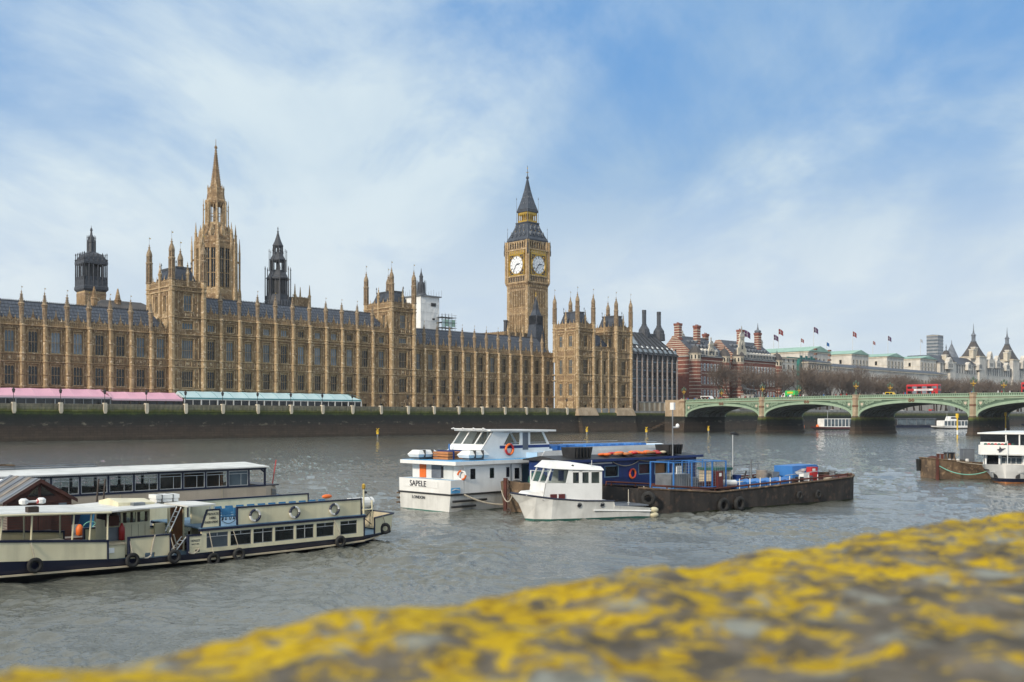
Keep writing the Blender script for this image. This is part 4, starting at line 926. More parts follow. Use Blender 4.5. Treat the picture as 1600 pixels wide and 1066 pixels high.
# ---------------------------------------------------------------- central octagonal tower and the ventilation towers
def central_tower():
    cs, ct = 87.3, 64.2
    t = thing('spire_tower', 'octagonal stone tower with tall lancets and the tallest thin spire on the palace', 'tower', PAL, cs, ct, 26)
    b = MB(); r = 6.5; A0 = math.pi/8
    def pt(k, rr): a = A0+k*math.pi/4; return cs+rr*math.cos(a), ct+rr*math.sin(a)
    b.lathe(cs, ct, [(r+.4, 26), (r+.4, 45.5), (r+.1, 46.4)], 8, 'stone')
    b.lathe(cs, ct, [(r-.75, 46.4), (r-.75, 64.0)], 8, 'stone'); b.lathe(cs, ct, [(r+.1, 46.2), (r+.1, 47.8), (r-.7, 48.6)], 8, 'stone_clean'); b.lathe(cs, ct, [(r-.3, 62.6), (r+.1, 63.2), (r+.25, 63.5), (r+.25, 63.9), (r, 64.1), (r, 65.3), (r-.3, 65.3), (r-.3, 64.2)], 8, 'stone')
    o = part('tower_body', b, t)
    f = MB()
    for k in range(8):
        x, y = pt(k, r-.15); f.lathe(x, y, [(.85, 26), (.8, 48), (.68, 64)], 8, 'stone_clean')
        x2, y2 = pt(k+1, r-.15); u = Vector((x2-x, y2-y, 0)); L = u.length; u.normalize(); nrm = Vector((u.y, -u.x, 0))
        for q in (.5,): 
            c = Vector((x, y, 0))+u*L*q; f.tube(c+Vector((0, 0, 48)), c+Vector((0, 0, 63.2)), .3, 'stone_clean', 6)
        for q in (.28, .72):
            c = Vector((x, y, 0))+u*L*q
            f.tube(c+Vector((0, 0, 48.5)), c+Vector((0, 0, 62.5)), .09, 'stone_clean', 5)
        for z in (53.2, 57.8):
            f.tube((x, y, z), (x2, y2, z), .13, 'stone_clean', 5)
        f.ext([(x, y, 61.4), (x2, y2, 61.4), (x2, y2, 63), (x, y, 63)], tuple(nrm*.25), 'stone')
    part('mullions', f, o)
    for k in range(8):
        x, y = pt(k, r-.15); x2, y2 = pt(k+1, r-.15)
        for q in (.25, .75):
            w = MB(); u = Vector((x2-x, y2-y, 0)); L = u.length; u.normalize(); c = Vector((x, y, 0))+u*L*q; e = u*.78; inn = Vector((cs-c.x, ct-c.y, 0)).normalized()*.28
            w.ext([tuple(c+inn-e+Vector((0, 0, 48.8))), tuple(c+inn+e+Vector((0, 0, 48.8))), tuple(c+inn+e+Vector((0, 0, 61.3))), tuple(c+inn+Vector((0, 0, 62.5))), tuple(c+inn-e+Vector((0, 0, 61.3)))], tuple(inn*.1), 'glass_dark'); part('window', w, t)
    for k in range(8):                                    # outer buttress pinnacles with flying links
        x, y = pt(k, 7.7); q = MB(); q.lathe(x, y, [(.75, 40), (.6, 47), (.34, 49), (.34, 60.5), (.45, 60.7), (.3, 61), (.22, 63), (.06, 65.6)], 8, 'stone_clean'); x1, y1 = pt(k, 6.4)
        q.tube((x, y, 57.2), (x1, y1, 58.4), .28, 'stone', 6); q.ext([(x, y, 44), (x1, y1, 44), (x1, y1, 50)], (.02, .3, 0), 'stone'); part('flying_buttress', q, t)
        x, y = pt(k, 6.4); q = MB(); q.lathe(x, y, [(.5, 64), (.42, 66.4), (.52, 66.6), (.3, 67.0), (.16, 69.0), (.03, 70.4)], 8, 'stone_clean'); part('pinnacle', q, t)
        x, y = pt(k+.5, 5.6); q = MB(); q.lathe(x, y, [(.34, 64.5), (.3, 66.2), (.12, 67.6), (.03, 68.6)], 6, 'stone_clean'); part('pinnacle', q, t)
    s = MB(); s.lathe(cs, ct, [(5.9, 64.2), (5.0, 66.4), (3.9, 68.9), (3.45, 69.6)], 8, 'stone'); 
    for k in range(8):
        x, y = pt(k+.5, 4.3); s.lathe(x, y, [(.75, 65.5), (.75, 68), (.08, 69.8)], 4, 'stone_clean')
    part('stone_skirt', s, t)
    l = MB(); l.lathe(cs, ct, [(3.5, 69.4), (3.5, 70.2), (3.2, 70.4)], 8, 'stone_clean'); l.lathe(cs, ct, [(3.2, 76.4), (3.55, 76.9), (3.55, 77.6), (3.0, 78.2), (2.7, 80.6), (2.55, 82.0), (2.0, 82.4), (1.7, 82.4)], 8, 'stone')
    for k in range(8):
        x, y = pt(k, 3.1); l.lathe(x, y, [(.42, 69.6), (.36, 78)], 6, 'stone_clean')
        x2, y2 = pt(k+1, 3.1); m = ((x+x2)/2, (y+y2)/2); l.tube(m+(70,), m+(76.6,), .13, 'stone_clean', 5)
        l.tube((x, y, 73.2), (x2, y2, 73.2), .12, 'stone_clean', 5)
        l.ext([(x, y, 75.8), m+(76.6,), (x2, y2, 75.8), (x2, y2, 77), (x, y, 77)], ((cs-m[0])*.08, (ct-m[1])*.08, 0), 'stone')
        x, y = pt(k, 2.55); l.lathe(x, y, [(.22, 77.6), (.2, 81.6), (.3, 81.8), (.03, 83.2)], 6, 'stone_clean')
    part('lantern', l, t)
    for k in range(8):
        x, y = pt(k, 4.0); q = MB(); q.lathe(x, y, [(.3, 66.8), (.2, 68.5), (.18, 75.8), (.26, 76), (.12, 76.6), (.02, 78.4)], 6, 'stone_clean'); xi, yi = pt(k, 3.2); q.tube((x, y, 74.4), (xi, yi, 75.2), .1, 'stone_clean', 5); part('pinnacle', q, t)
    p = MB(); p.lathe(cs, ct, [(1.75, 82.2), (1.15, 87), (.95, 88), (1.12, 88.2), (.9, 88.6), (.5, 92.4), (.58, 92.6), (.42, 92.9), (.22, 95.2), (.5, 95.6), (.45, 96.1), (.12, 96.5), (.06, 98.6)], 8, 'stone')
    for k in range(8):
        for i in range(16):
            z = 82.8+i*.78; rr = 1.72-(z-82.2)*.116; x, y = pt(k, max(rr, .25)); p.box(x-.1, x+.1, y-.1, y+.1, z, z+.3, 'stone_carved')
    part('spire', p, t)
central_tower()
def vent_left():
    s, c = 49.9, 74.0
    t = thing('ventilation_tower', 'black iron louvred tower on a pale stone base at the far left skyline', 'tower', PAL, s, c, 26)
    b = MB(); b.rect(s, c, [(3.3, 3.3, 26), (3.3, 3.3, 45.2)], 'stone_clean'); b.rect(s, c, [(3.36, 3.36, 43.6), (3.36, 3.36, 44.4)], 'stone_carved')
    for k in range(-4, 5): b.box(s+k*.75-.08, s+k*.75+.08, c-3.42, c-3.3, 36, 43.5, 'stone'); b.box(s-3.42, s-3.3, c+k*.75-.08, c+k*.75+.08, 36, 43.5, 'stone'); b.box(s+k*.75-.22, s+k*.75+.22, c-3.44, c-3.36, 41.4, 42.2, 'stone_carved')
    part('stone_base', b, t)
    l = MB(); l.rect(s, c, [(3.4, 3.4, 45.0), (3.85, 3.85, 45.6), (3.85, 3.85, 46.4), (3.65, 3.65, 46.8), (3.65, 3.65, 48.5), (3.3, 3.3, 48.7)], 'cast_iron'); l.rect(s, c, [(2.0, 2.0, 47), (2.0, 2.0, 54)], 'bronze_dark')
    for a in (-1, 1):
        for k in range(6):
            x = -3.5+k*1.4
            for (px, py) in ((s+x, c+a*3.5), (s+a*3.5, c+x)): l.lathe(px, py, [(.24, 46.6), (.2, 54.6), (.3, 54.8), (.3, 55.0), (.12, 55.3), (.12, 56.4), (.22, 56.6), (.03, 57.2)], 6, 'cast_iron')
            if k < 5:
                for (x0, x1, y0, y1) in ((s+x+.3, s+x+1.1, c+a*3.45-.05, c+a*3.45+.05), (s+a*3.45-.05, s+a*3.45+.05, c+x+.3, c+x+1.1)): l.box(x0, x1, y0, y1, 46.8, 49.6, 'cast_iron')
    l.rect(s, c, [(3.6, 3.6, 53.4), (3.75, 3.75, 53.6), (3.75, 3.75, 54.4), (3.55, 3.55, 54.6)], 'cast_iron'); part('louvre_stage', l, t)
    r = MB(); r.rect(s, c, [(3.6, 3.6, 54.5), (3.2, 3.2, 55.6), (2.4, 2.4, 56.8), (1.4, 1.4, 57.3), (1.25, 1.25, 57.5)], 'cast_iron'); part('roof', r, t)
    q = MB(); q.lathe(s, c, [(1.25, 57.4), (1.15, 60.4), (1.3, 60.6), (1.3, 61.0), (1.1, 61.4), (.75, 62.4), (.35, 63.2), (.25, 64.2), (.4, 64.4), (.3, 65), (.08, 65.3), (.04, 66)], 8, 'cast_iron')
    for k in range(8):
        a = k*math.pi/4+math.pi/8; q.lathe(s+1.25*math.cos(a), c+1.25*math.sin(a), [(.12, 57.4), (.1, 61.8), (.16, 62), (.02, 62.9)], 5, 'cast_iron')
    part('cupola', q, t)
vent_left()
def vent_mid():
    s, c = 108.4, 60.0
    t = thing('ventilation_tower', 'dark three-tier iron turret behind the middle palace range', 'tower', PAL, s, c, 30)
    def tier(nm, r0, z0, z1, zr, r1, n=8, op=True):
        b = MB(); b.lathe(s, c, [(r0*.8, z0), (r0*.8, z1)], 8, 'bronze_dark') if not op else b.lathe(s, c, [(.25, z0), (.25, z1)], 6, 'cast_iron')
        b.lathe(s, c, [(r0+.1, z0-.1), (r0+.1, z0+.7), (r0*.9, z0+.8)], 8, 'cast_iron'); b.lathe(s, c, [(r0, z1-.6), (r0+.25, z1-.2), (r0+.25, z1+.1), (r0*.92, z1+.6), (r1, zr)], 8, 'cast_iron')
        for k in range(8):
            a = math.pi/8+k*math.pi/4; a2 = a+math.pi/4; b.lathe(s+r0*math.cos(a), c+r0*math.sin(a), [(.2, z0), (.16, z1)], 6, 'cast_iron')
            x = s+(r0*.96)*(math.cos(a)+math.cos(a2))/2; y = c+(r0*.96)*(math.sin(a)+math.sin(a2))/2; b.tube((x, y, z0), (x, y, z1), .1, 'cast_iron', 5)
        part(nm, b, t)
    b = MB(); b.lathe(s, c, [(4.5, 30), (4.5, 45.6), (4.3, 46.2), (4.2, 47.4)], 8, 'cast_iron'); 
    for k in range(24):
        a = k*math.pi/12; b.box(s+4.5*math.cos(a)-.06, s+4.5*math.cos(a)+.06, c+4.5*math.sin(a)-.06, c+4.5*math.sin(a)+.06, 40, 45.6, 'lead')
    part('base', b, t)
    tier('lower_tier', 3.7, 47.2, 53.6, 55.8, 2.7, op=False); tier('middle_tier', 2.6, 55.6, 60.0, 62.0, 1.7); tier('upper_tier', 1.6, 61.8, 65.0, 65.6, 1.3)
    q = MB(); q.lathe(s, c, [(1.75, 65.2), (1.1, 66.6), (.55, 68.3), (.25, 69.6), (.35, 69.9), (.1, 70.3), (.2, 70.9), (.03, 71.6)], 8, 'cast_iron'); part('spirelet', q, t)
    for k in range(8):
        a = math.pi/8+k*math.pi/4; b = MB(); x, y = s+4.35*math.cos(a), c+4.35*math.sin(a); b.lathe(x, y, [(.2, 46), (.16, 56.4), (.24, 56.6), (.03, 57.8)], 5, 'cast_iron'); b.tube((x, y, 53.4), (s+3.7*math.cos(a), c+3.7*math.sin(a), 53.4), .1, 'cast_iron', 4)
        x, y = s+3.0*math.cos(a), c+3.0*math.sin(a); b.lathe(x, y, [(.13, 56), (.1, 62.6), (.18, 62.8), (.02, 63.8)], 5, 'cast_iron'); part('corner_pinnacle', b, t)
vent_mid()
def wrapped():
    s, c = 168.8, 55.0
    t = thing('wrapped_tower', 'tower wrapped in white scaffold sheeting with a small black spire on top', 'tower', PAL, s, c, 26)
    b = MB(); h = 4.6; rr = random.Random(3)
    n = 12
    for k in range(4):                                     # creased sheets laced to the scaffold
        A = R(90*k); ca, sa = math.cos(A), math.sin(A)
        vs = []; fs = []
        for i in range(n+1):
            for j in range(15):
                x = -h+2*h*i/n; y = -h+(rr.random()-.5)*.10*(0 if i in (0, n) else 1); vs.append((s+x*ca-y*sa, c+x*sa+y*ca, 26+25.6*j/14+(rr.random()-.5)*.2*(0 < j < 14)))
        for i in range(n):
            for j in range(14): fs.append((i*15+j, (i+1)*15+j, (i+1)*15+j+1, i*15+j+1))
        b.raw(vs, fs, 'white_paint')
    part('sheeting', b, t)
    d = MB()
    for z in (31, 35, 39, 42.3, 45.5, 48.6):
        for k in range(9): d.tube((s-h-.02+k*1.0, c-h-.14, z+(k % 2)*.15), (s-h-.02+k*1.0+.9, c-h-.14, z-(k % 2)*.1+.1), .03, 'grey_metal', 4)
    for (x, z, w, q) in ((1.6, 48.0, 1.2, 1.3), (1.6, 42.8, .6, .7)): d.box(s+x-w, s+x+w, c-h-.17, c-h-.12, z, z+q, 'black_plastic')
    d.box(s-h-.16, s-h-.12, c-1.6, c-.9, 38, 41, 'orange_wood'); part('openings', d, t)
    r = MB(); r.box(s-h-.7, s+h+.7, c-h-.7, c+h+.7, 51.6, 52.0, 'grey_metal')
    for k in range(9):
        for (x, y) in ((s-h-.6+k*1.3, c-h-.6), (s-h-.6, c-h-.6+k*1.3)): r.tube((x, y, 51.9), (x, y, 53.4+(k % 3)*.5), .04, 'grey_metal', 4)
    part('scaffold_deck', r, t)
    q = MB(); q.lathe(s-.6, c, [(2.6, 52), (2.3, 52.8), (1.7, 53.4), (1.6, 56.6), (1.3, 57.2), (.75, 57.8), (.7, 59.4), (.9, 59.6), (.6, 60.2), (.2, 61.6), (.05, 63.0)], 8, 'cast_iron')
    for k in range(8): a = k*math.pi/4; q.lathe(s-.6+1.8*math.cos(a), c+1.8*math.sin(a), [(.12, 53), (.1, 57.6), (.02, 58.4)], 4, 'cast_iron')
    part('spirelet', q, t)
    t2 = thing('scaffold', 'open scaffold with pale green netting beside the white wrapped tower', 'scaffold', PAL, 175.5, 50, 26)
    f = MB()
    for x in range(5):
        for y in range(3): f.tube((172.6+x*1.7, 48+y*1.8, 26), (172.6+x*1.7, 48+y*1.8, 45.0+(x % 2)*.8), .06, 'grey_metal', 4)
    for z in (36, 38, 40, 42, 44):
        f.box(172, 180, 47.6, 52, z, z+.12, 'grey_metal'); f.tube((172, 47.8, z+1), (180, 47.8, z+1), .05, 'rust_brown', 4)
    part('poles', f, t2); f = MB()
    for x in range(4): f.box(172.6+x*1.7, 174.0+x*1.7, 47.75, 47.8, 40.1+.4*(x % 2), 43.2, 'copper_green' if x % 2 else 'aqua_fabric')
    part('netting', f, t2)
wrapped()
def spirelet():
    s, c = 199.6, 24.0
    t = thing('roof_turret', 'small dark turret with a gilt tip in front of the clock tower shaft', 'turret', PAL, s, c, 27)
    q = MB(); q.rect(s, c, [(2.5, 2.5, 27), (2.45, 2.45, 36), (1.9, 1.9, 41.0), (1.75, 1.75, 42.4), (1.6, 1.6, 42.6), (1.5, 1.5, 44.8), (1.0, 1.0, 46.6), (.95, .95, 47.0)], 'slate'); q.rect(s, c, [(.8, .8, 46.9), (.75, .75, 48.6), (.3, .3, 50.6), (.08, .08, 52.0)], 'cast_iron')
    for k in range(-3, 4): q.box(s+k*.5-.05, s+k*.5+.05, c-2.2, c-1.4, 41.2, 44.6, 'cast_iron'); q.box(s-2.2, s-1.4, c+k*.5-.05, c+k*.5+.05, 41.2, 44.6, 'cast_iron')
    part('roof', q, t); q = MB(); q.lathe(s, c, [(.06, 51.8), (.3, 52.2), (.12, 52.7), (.3, 53.0), (.04, 53.8)], 6, 'gilt'); part('finial', q, t)
    t = thing('palace_block', 'stone block with small pinnacles behind the right palace range', 'palace', PAL, 200, 30, 20)
    b = MB(); b.box(186, 205, 27.5, 60, 20, 36.6, 'stone'); battlement(b, 186, 205, 27.4, 36.7, 1.4); battlement(b, 27.5, 60, 185.9, 36.7, 1.4, 't'); part('wall', b, t)
    for s_ in (188, 192, 196, 202): b = MB(); b.lathe(s_, 27.4, [(.5, 30), (.5, 38.6), (.6, 38.8), (.45, 39)], 8, 'stone_clean'); finial(b, s_, 27.4, 39, 3, .45); part('pinnacle', b, t)
    b = MB(); b.lathe(212.6, 54, [(1.2, 26), (1.15, 38), (1.5, 38.8), (.95, 40.2), (.85, 40.4), (.85, 45.2), (1.0, 45.4), (1.0, 45.9)], 10, 'cast_iron'); solo('round_chimney', b, 'dark round chimney just left of the clock tower', 'chimney', PAL, 212.6, 54, 26)
spirelet()
def back_roofs():
    for lab, s0, s1, c, ze, zr, m in (('low brown hipped roof behind the left palace range', 40, 62, 46, 36.5, 40.6, 'slate_brown'), ('small stone tower with four pinnacles right of the dark iron turret', 115.2, 121.2, 60, 46.8, 46.9, None)):
        t = thing('palace_block', lab, 'palace', PAL, (s0+s1)/2, c, 26); b = MB()
        if m:
            b.box(s0, s1, c, c+16, 26, ze, 'stone'); part('wall', b, t); r = MB(); r.raw([(s0-.3, c-.3, ze), (s1+.3, c-.3, ze), (s1-5, c+8, zr), (s0+5, c+8, zr), (s0-.3, c+16.3, ze), (s1+.3, c+16.3, ze)], [(0, 1, 2, 3), (1, 5, 2), (5, 4, 3, 2), (4, 0, 3), (0, 4, 5, 1)], m); part('roof', r, t)
            for s_ in (s0+2, s0+9):
                b = MB(); b.lathe(s_, c+6, [(.9, 38), (.9, 40.2), (1.1, 40.4), (.8, 40.8), (.6, 42), (.15, 44)], 8, 'stone'); part('roof_turret', b, t)
        else:
            b.box(s0, s1, c, c+6, 26, ze, 'stone'); battlement(b, s0, s1, c-.05, ze, 1.3); battlement(b, c, c+6, s0-.05, ze, 1.3, 't'); part('wall', b, t)
            for (x, y) in ((s0, c), (s1, c), (s0, c+6), (s1, c+6)): b = MB(); b.lathe(x, y, [(.55, 40), (.5, 48.2), (.65, 48.4), (.35, 49), (.1, 52.4)], 8, 'stone_clean'); part('pinnacle', b, t)
back_roofs()
# ---------------------------------------------------------------- yellow river markers
for i, (x, y) in enumerate(((201, 684), (590, 683), (917, 679), (1010, 679.5), (1107, 676.5))):
    Z = CH*1556/(y-652); s_ = Frame((0, 0), (1, 0)); X = (x-800)/1556*Z; fr = Frame((X, Z), PAL.d)
    b = MB(); b.tube((0, 0, -1.2), (0, 0, .75), .16, 'grey_metal', 8); b.tube((0, 0, .7), (0, 0, 1.3), .28, 'yellow_paint', 8)
    for k in (-1, 1): b.ext([(-.42, -.09, 1.75+k*.36), (-.36, -.09, 1.75+k*.42), (.42, -.09, 1.75-k*.36), (.36, -.09, 1.75-k*.42)], (0, .14 if k > 0 else .18, 0), 'yellow_paint')
    b.tube((0, 0, 1.3), (0, 0, 1.75), .1, 'yellow_paint', 6)
    b.v = [(x*1.3, y*1.3, z*1.15) for x, y, z in b.v]
    solo('river_marker', b, 'yellow cross-topped marker post in the water near the far wall, %s from the left' % ORD[i], 'marker', fr, 0, 0, 0, 'yellow marker posts along the far wall')
# ---------------------------------------------------------------- bridge
BW = 26.0
PIERS = [33.4, 68.6, 106.3, 146.3]; HP = 1.35
def top_z(u): return 12.25 + .72*(1-((u-95)/95)**2)
def bridge():
    t = thing('arched_bridge', 'pale green iron arched bridge on stone piers across the river', 'bridge', BRG, 70, 13, 0)
    U = [-1.5+i*3.0 for i in range(66)]
    d = MB(); d.loft([[(u, .6, top_z(u)-2.1), (u, BW-.6, top_z(u)-2.1), (u, BW-.6, top_z(u)-1.15), (u, .6, top_z(u)-1.15)] for u in U], 'asphalt')
    d.loft([[(u, .6, top_z(u)-1.14), (u, 4.2, top_z(u)-1.14), (u, 4.2, top_z(u)-1.0), (u, .6, top_z(u)-1.0)] for u in U], 'paving')
    d.loft([[(u, BW-4.2, top_z(u)-1.14), (u, BW-.6, top_z(u)-1.14), (u, BW-.6, top_z(u)-1.0), (u, BW-4.2, top_z(u)-1.0)] for u in U], 'paving'); part('deck', d, t)
    for v0, sg in ((0, 1), (BW, -1)):
        p = MB()
        def bar(y0, y1, z0, z1, m): p.loft([[(u, v0+sg*y0, top_z(u)+z0), (u, v0+sg*y1, top_z(u)+z0), (u, v0+sg*y1, top_z(u)+z1), (u, v0+sg*y0, top_z(u)+z1)] for u in U], m)
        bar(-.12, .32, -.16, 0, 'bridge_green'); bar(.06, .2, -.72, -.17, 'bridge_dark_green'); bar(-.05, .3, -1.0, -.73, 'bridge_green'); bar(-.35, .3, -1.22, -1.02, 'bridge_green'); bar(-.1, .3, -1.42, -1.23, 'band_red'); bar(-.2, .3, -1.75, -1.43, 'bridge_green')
        for i in range(300):
            u = -1+i*.64
            if u > 190: break
            z = top_z(u); p.box(u-.10, u+.10, v0+sg*.03-.06, v0+sg*.03+.06, z-.74, z-.15, 'bridge_green')
        part('parapet', p, t)
    ends = [0.4] + PIERS + [188]
    for i in range(len(ends)-1):
        a = ends[i] + (HP if i else 0.6); b = ends[i+1]-HP; c = (a+b)/2; L = (b-a)/2
        zs = 5.7; zc = top_z(c)-2.75; n = 28
        def arc(k, off=0.0):
            th = math.pi*k/n; x = math.cos(math.pi-th); return c+(L+off)*x, zs+(zc+off-zs)*abs(math.sin(th))**.88
        for v0, sg in ((0, 1), (BW, -1)):
            r = MB()
            r.loft([[(arc(k)[0], v0+sg*-.28, arc(k)[1]), (arc(k)[0], v0+sg*.5, arc(k)[1]), (arc(k, .62)[0], v0+sg*.5, arc(k, .62)[1]), (arc(k, .62)[0], v0+sg*-.28, arc(k, .62)[1])] for k in range(n+1)], 'bridge_green')
            r.loft([[(arc(k, .62)[0], v0+sg*-.12, arc(k, .62)[1]), (arc(k, .62)[0], v0+sg*.4, arc(k, .62)[1]), (arc(k, .85)[0], v0+sg*.4, arc(k, .85)[1]), (arc(k, .85)[0], v0+sg*-.12, arc(k, .85)[1])] for k in range(n+1)], 'bridge_green')
            if sg > 0:
                r.torus((c-.5, -.42, zc+.75), (0, 1, 0), .35, .16, 'band_red', 12, 5); r.torus((c+.5, -.42, zc+.75), (0, 1, 0), .35, .16, 'band_red', 12, 5)
            part('arch_rib', r, t)
            s = MB(); rows = []
            for k in range(n+1):
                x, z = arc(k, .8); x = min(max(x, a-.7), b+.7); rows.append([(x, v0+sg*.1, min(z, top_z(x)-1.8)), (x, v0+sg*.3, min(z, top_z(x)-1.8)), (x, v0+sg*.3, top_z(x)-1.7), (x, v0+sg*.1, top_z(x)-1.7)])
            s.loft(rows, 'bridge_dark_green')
            for e, g in ((a, 1), (b, -1)):              # tracery of the spandrel: frame, diminishing rings, quatrefoil
                x0 = e-g*.45; zt = top_z(e)-2.0
                s.box(min(x0, x0+g*.5), max(x0, x0+g*.5), v0+sg*-.15-.05, v0+sg*.1+.05, zs+.5, zt+.3, 'bridge_green')
                s.loft([[(x0+g*q, v0+sg*-.08, top_z(x0+g*q)-2.1), (x0+g*q, v0+sg*.1, top_z(x0+g*q)-2.1), (x0+g*q, v0+sg*.1, top_z(x0+g*q)-1.8), (x0+g*q, v0+sg*-.08, top_z(x0+g*q)-1.8)] for q in (0, 8)], 'bridge_green')
                x = x0+g*1.35; rr = .92
                for q in range(5):
                    zz_ = zt-.15-rr; s.torus((x, v0+sg*-.02, zz_), (0, 1, 0), rr*.82, .10, 'bridge_green', 16, 5)
                    for w in range(4): s.torus((x+rr*.36*math.cos(w*math.pi/2), v0+sg*-.0, zz_+rr*.36*math.sin(w*math.pi/2)), (0, 1, 0), rr*.28, .06, 'bridge_green', 8, 4)
                    if q == 0: s.ext([(x-.42, v0+sg*-.05, zz_+.45), (x+.42, v0+sg*-.05, zz_+.45), (x+.42, v0+sg*-.05, zz_-.1), (x, v0+sg*-.05, zz_-.55), (x-.42, v0+sg*-.05, zz_-.1)], (0, -sg*.08, 0), 'stone_pale')
                    x += g*rr*1.75; rr *= .66
                s.torus((x0+g*1.0, v0, zt-2.7), (0, 1, 0), .42, .1, 'bridge_green', 12, 4)
            part('spandrel', s, t)
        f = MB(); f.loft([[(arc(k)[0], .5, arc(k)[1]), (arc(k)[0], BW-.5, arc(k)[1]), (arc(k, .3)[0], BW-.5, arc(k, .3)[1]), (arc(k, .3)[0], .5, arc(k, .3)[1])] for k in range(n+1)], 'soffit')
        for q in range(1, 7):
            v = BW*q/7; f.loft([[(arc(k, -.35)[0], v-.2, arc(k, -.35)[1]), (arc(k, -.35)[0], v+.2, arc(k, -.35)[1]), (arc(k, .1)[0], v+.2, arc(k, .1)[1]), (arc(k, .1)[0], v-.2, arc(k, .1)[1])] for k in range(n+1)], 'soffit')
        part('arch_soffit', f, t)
    for u in PIERS:
        p = MB()
        def hexa(z, hw, out): return [(u-hw, .3, z), (u-hw*.45, -out, z), (u+hw*.45, -out, z), (u+hw, .3, z), (u+hw, BW-.3, z), (u+hw*.45, BW+out, z), (u-hw*.45, BW+out, z), (u-hw, BW-.3, z)]
        zt = top_z(u)
        p.loft([hexa(5.9, 1.32, 1.35), hexa(6.3, 1.2, 1.15), hexa(zt-2.0, 1.15, 1.1), hexa(zt-1.6, 1.15, 1.1)], 'pier_stone')
        p.loft([hexa(zt-1.75, 1.3, 1.25), hexa(zt-1.4, 1.3, 1.25), hexa(zt-1.3, 1.2, 1.15), hexa(zt-.2, 1.2, 1.15), hexa(zt-.15, 1.4, 1.35), hexa(zt+.1, 1.4, 1.35), hexa(zt+.15, 1.1, 1.0)], 'pier_stone')
        p.loft([hexa(9.0, 1.24, 1.2), hexa(9.1, 1.3, 1.28), hexa(9.5, 1.3, 1.28), hexa(9.6, 1.24, 1.2)], 'band_red'); p.loft([hexa(zt-1.42, 1.33, 1.29), hexa(zt-1.15, 1.33, 1.29)], 'band_red')
        o = part('pier', p, t)
        q = MB(); q.loft([hexa(-1.5, 2.7, 3.4), hexa(.3, 2.3, 2.9), hexa(.9, 1.9, 2.4), hexa(4.6, 1.6, 1.9), hexa(5.6, 1.5, 1.65), hexa(6.0, 1.34, 1.4)], 'tidal_pier'); part('cutwater', q, o)
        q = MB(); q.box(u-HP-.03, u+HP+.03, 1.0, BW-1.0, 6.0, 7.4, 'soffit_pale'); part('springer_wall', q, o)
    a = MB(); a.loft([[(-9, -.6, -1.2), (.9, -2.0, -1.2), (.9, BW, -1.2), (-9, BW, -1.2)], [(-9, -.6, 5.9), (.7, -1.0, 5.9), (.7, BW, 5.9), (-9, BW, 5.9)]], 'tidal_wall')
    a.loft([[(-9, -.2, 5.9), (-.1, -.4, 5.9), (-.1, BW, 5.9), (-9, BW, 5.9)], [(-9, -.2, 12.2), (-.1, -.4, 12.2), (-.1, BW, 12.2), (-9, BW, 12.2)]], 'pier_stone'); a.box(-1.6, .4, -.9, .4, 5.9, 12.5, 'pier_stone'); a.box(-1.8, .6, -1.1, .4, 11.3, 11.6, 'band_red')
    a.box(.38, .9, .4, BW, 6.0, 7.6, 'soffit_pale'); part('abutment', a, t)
bridge()
def blamp_mesh():
    a = MB(); a.lathe(0, 0, [(.42, 0), (.42, .25), (.26, .4), (.24, 1.0), (.13, 1.15), (.11, 2.0)], 8, 'bridge_dark_green')
    b = MB(); b.lathe(0, 0, [(.11, 1.95), (.25, 2.1), (.16, 2.3), (.55, 2.72), (.38, 3.0), (.12, 3.2), (.08, 3.9)], 8, 'gilt'); b.box(-.8, .8, -.12, .12, 2.66, 2.9, 'gilt'); b.box(-.12, .12, -.8, .8, 2.66, 2.9, 'gilt')
    for x in (-.78, .78): b.tube((x, 0, 2.8), (x, 0, 3.3), .05, 'gilt', 5)
    l = MB(); l.lathe(0, 0, [(.12, 0), (.24, .12), (.28, .62), (.3, .68), (.1, .88), (.04, 1.1)], 6, 'bridge_dark_green')
    l2 = MB(); l2.lathe(0, 0, [(.2, .14), (.29, .6)], 6, 'pane_clear')
    return a.mesh('post'), b.mesh('gilded_bracket'), l.mesh('lantern'), l2.mesh('pane')
QA, QB, QC, QD = blamp_mesh(); k = 0
for v, side in ((.3, 'near'), (BW-.3, 'far')):
    for i, u in enumerate([-.6] + PIERS):
        z = top_z(max(u, 0))+.1
        t = thing('bridge_lamp', 'gilded triple lantern on the %s parapet of the bridge, %s from the left' % (side, ORD[i]), 'street lamp', BRG, u, v, z, 'gilded triple lamps on the bridge')
        inst('post', QA, t, u, v, z); inst('bracket', QB, t, u, v, z)
        for x, h in ((-.78, 3.25), (0, 3.85), (.78, 3.25)):
            o = inst('lantern', QC, t, u+x, v, z+h); q = bpy.data.objects.new('pane', QD); COL.objects.link(q); q.parent = o
def body_mesh(name, pts, radii, edges, m, root=0, sub=1):
    me = bpy.data.meshes.new(name); me.from_pydata(pts, edges, []); ob = bpy.data.objects.new(name, me); COL.objects.link(ob)
    md = ob.modifiers.new('skin', 'SKIN'); ob.modifiers.new('sub', 'SUBSURF').levels = sub
    for i, (a, r) in enumerate(zip(me.skin_vertices[0].data, radii)): a.radius = (r, r) if isinstance(r, (int, float)) else r; a.use_root = (i == root)
    dg = bpy.context.evaluated_depsgraph_get(); dg.update(); out = bpy.data.meshes.new_from_object(ob.evaluated_get(dg)); out.name = name
    bpy.data.objects.remove(ob); bpy.data.meshes.remove(me)
    out.materials.clear(); out.materials.append(MAT[m]); out.polygons.foreach_set('use_smooth', [True]*len(out.polygons)); return out
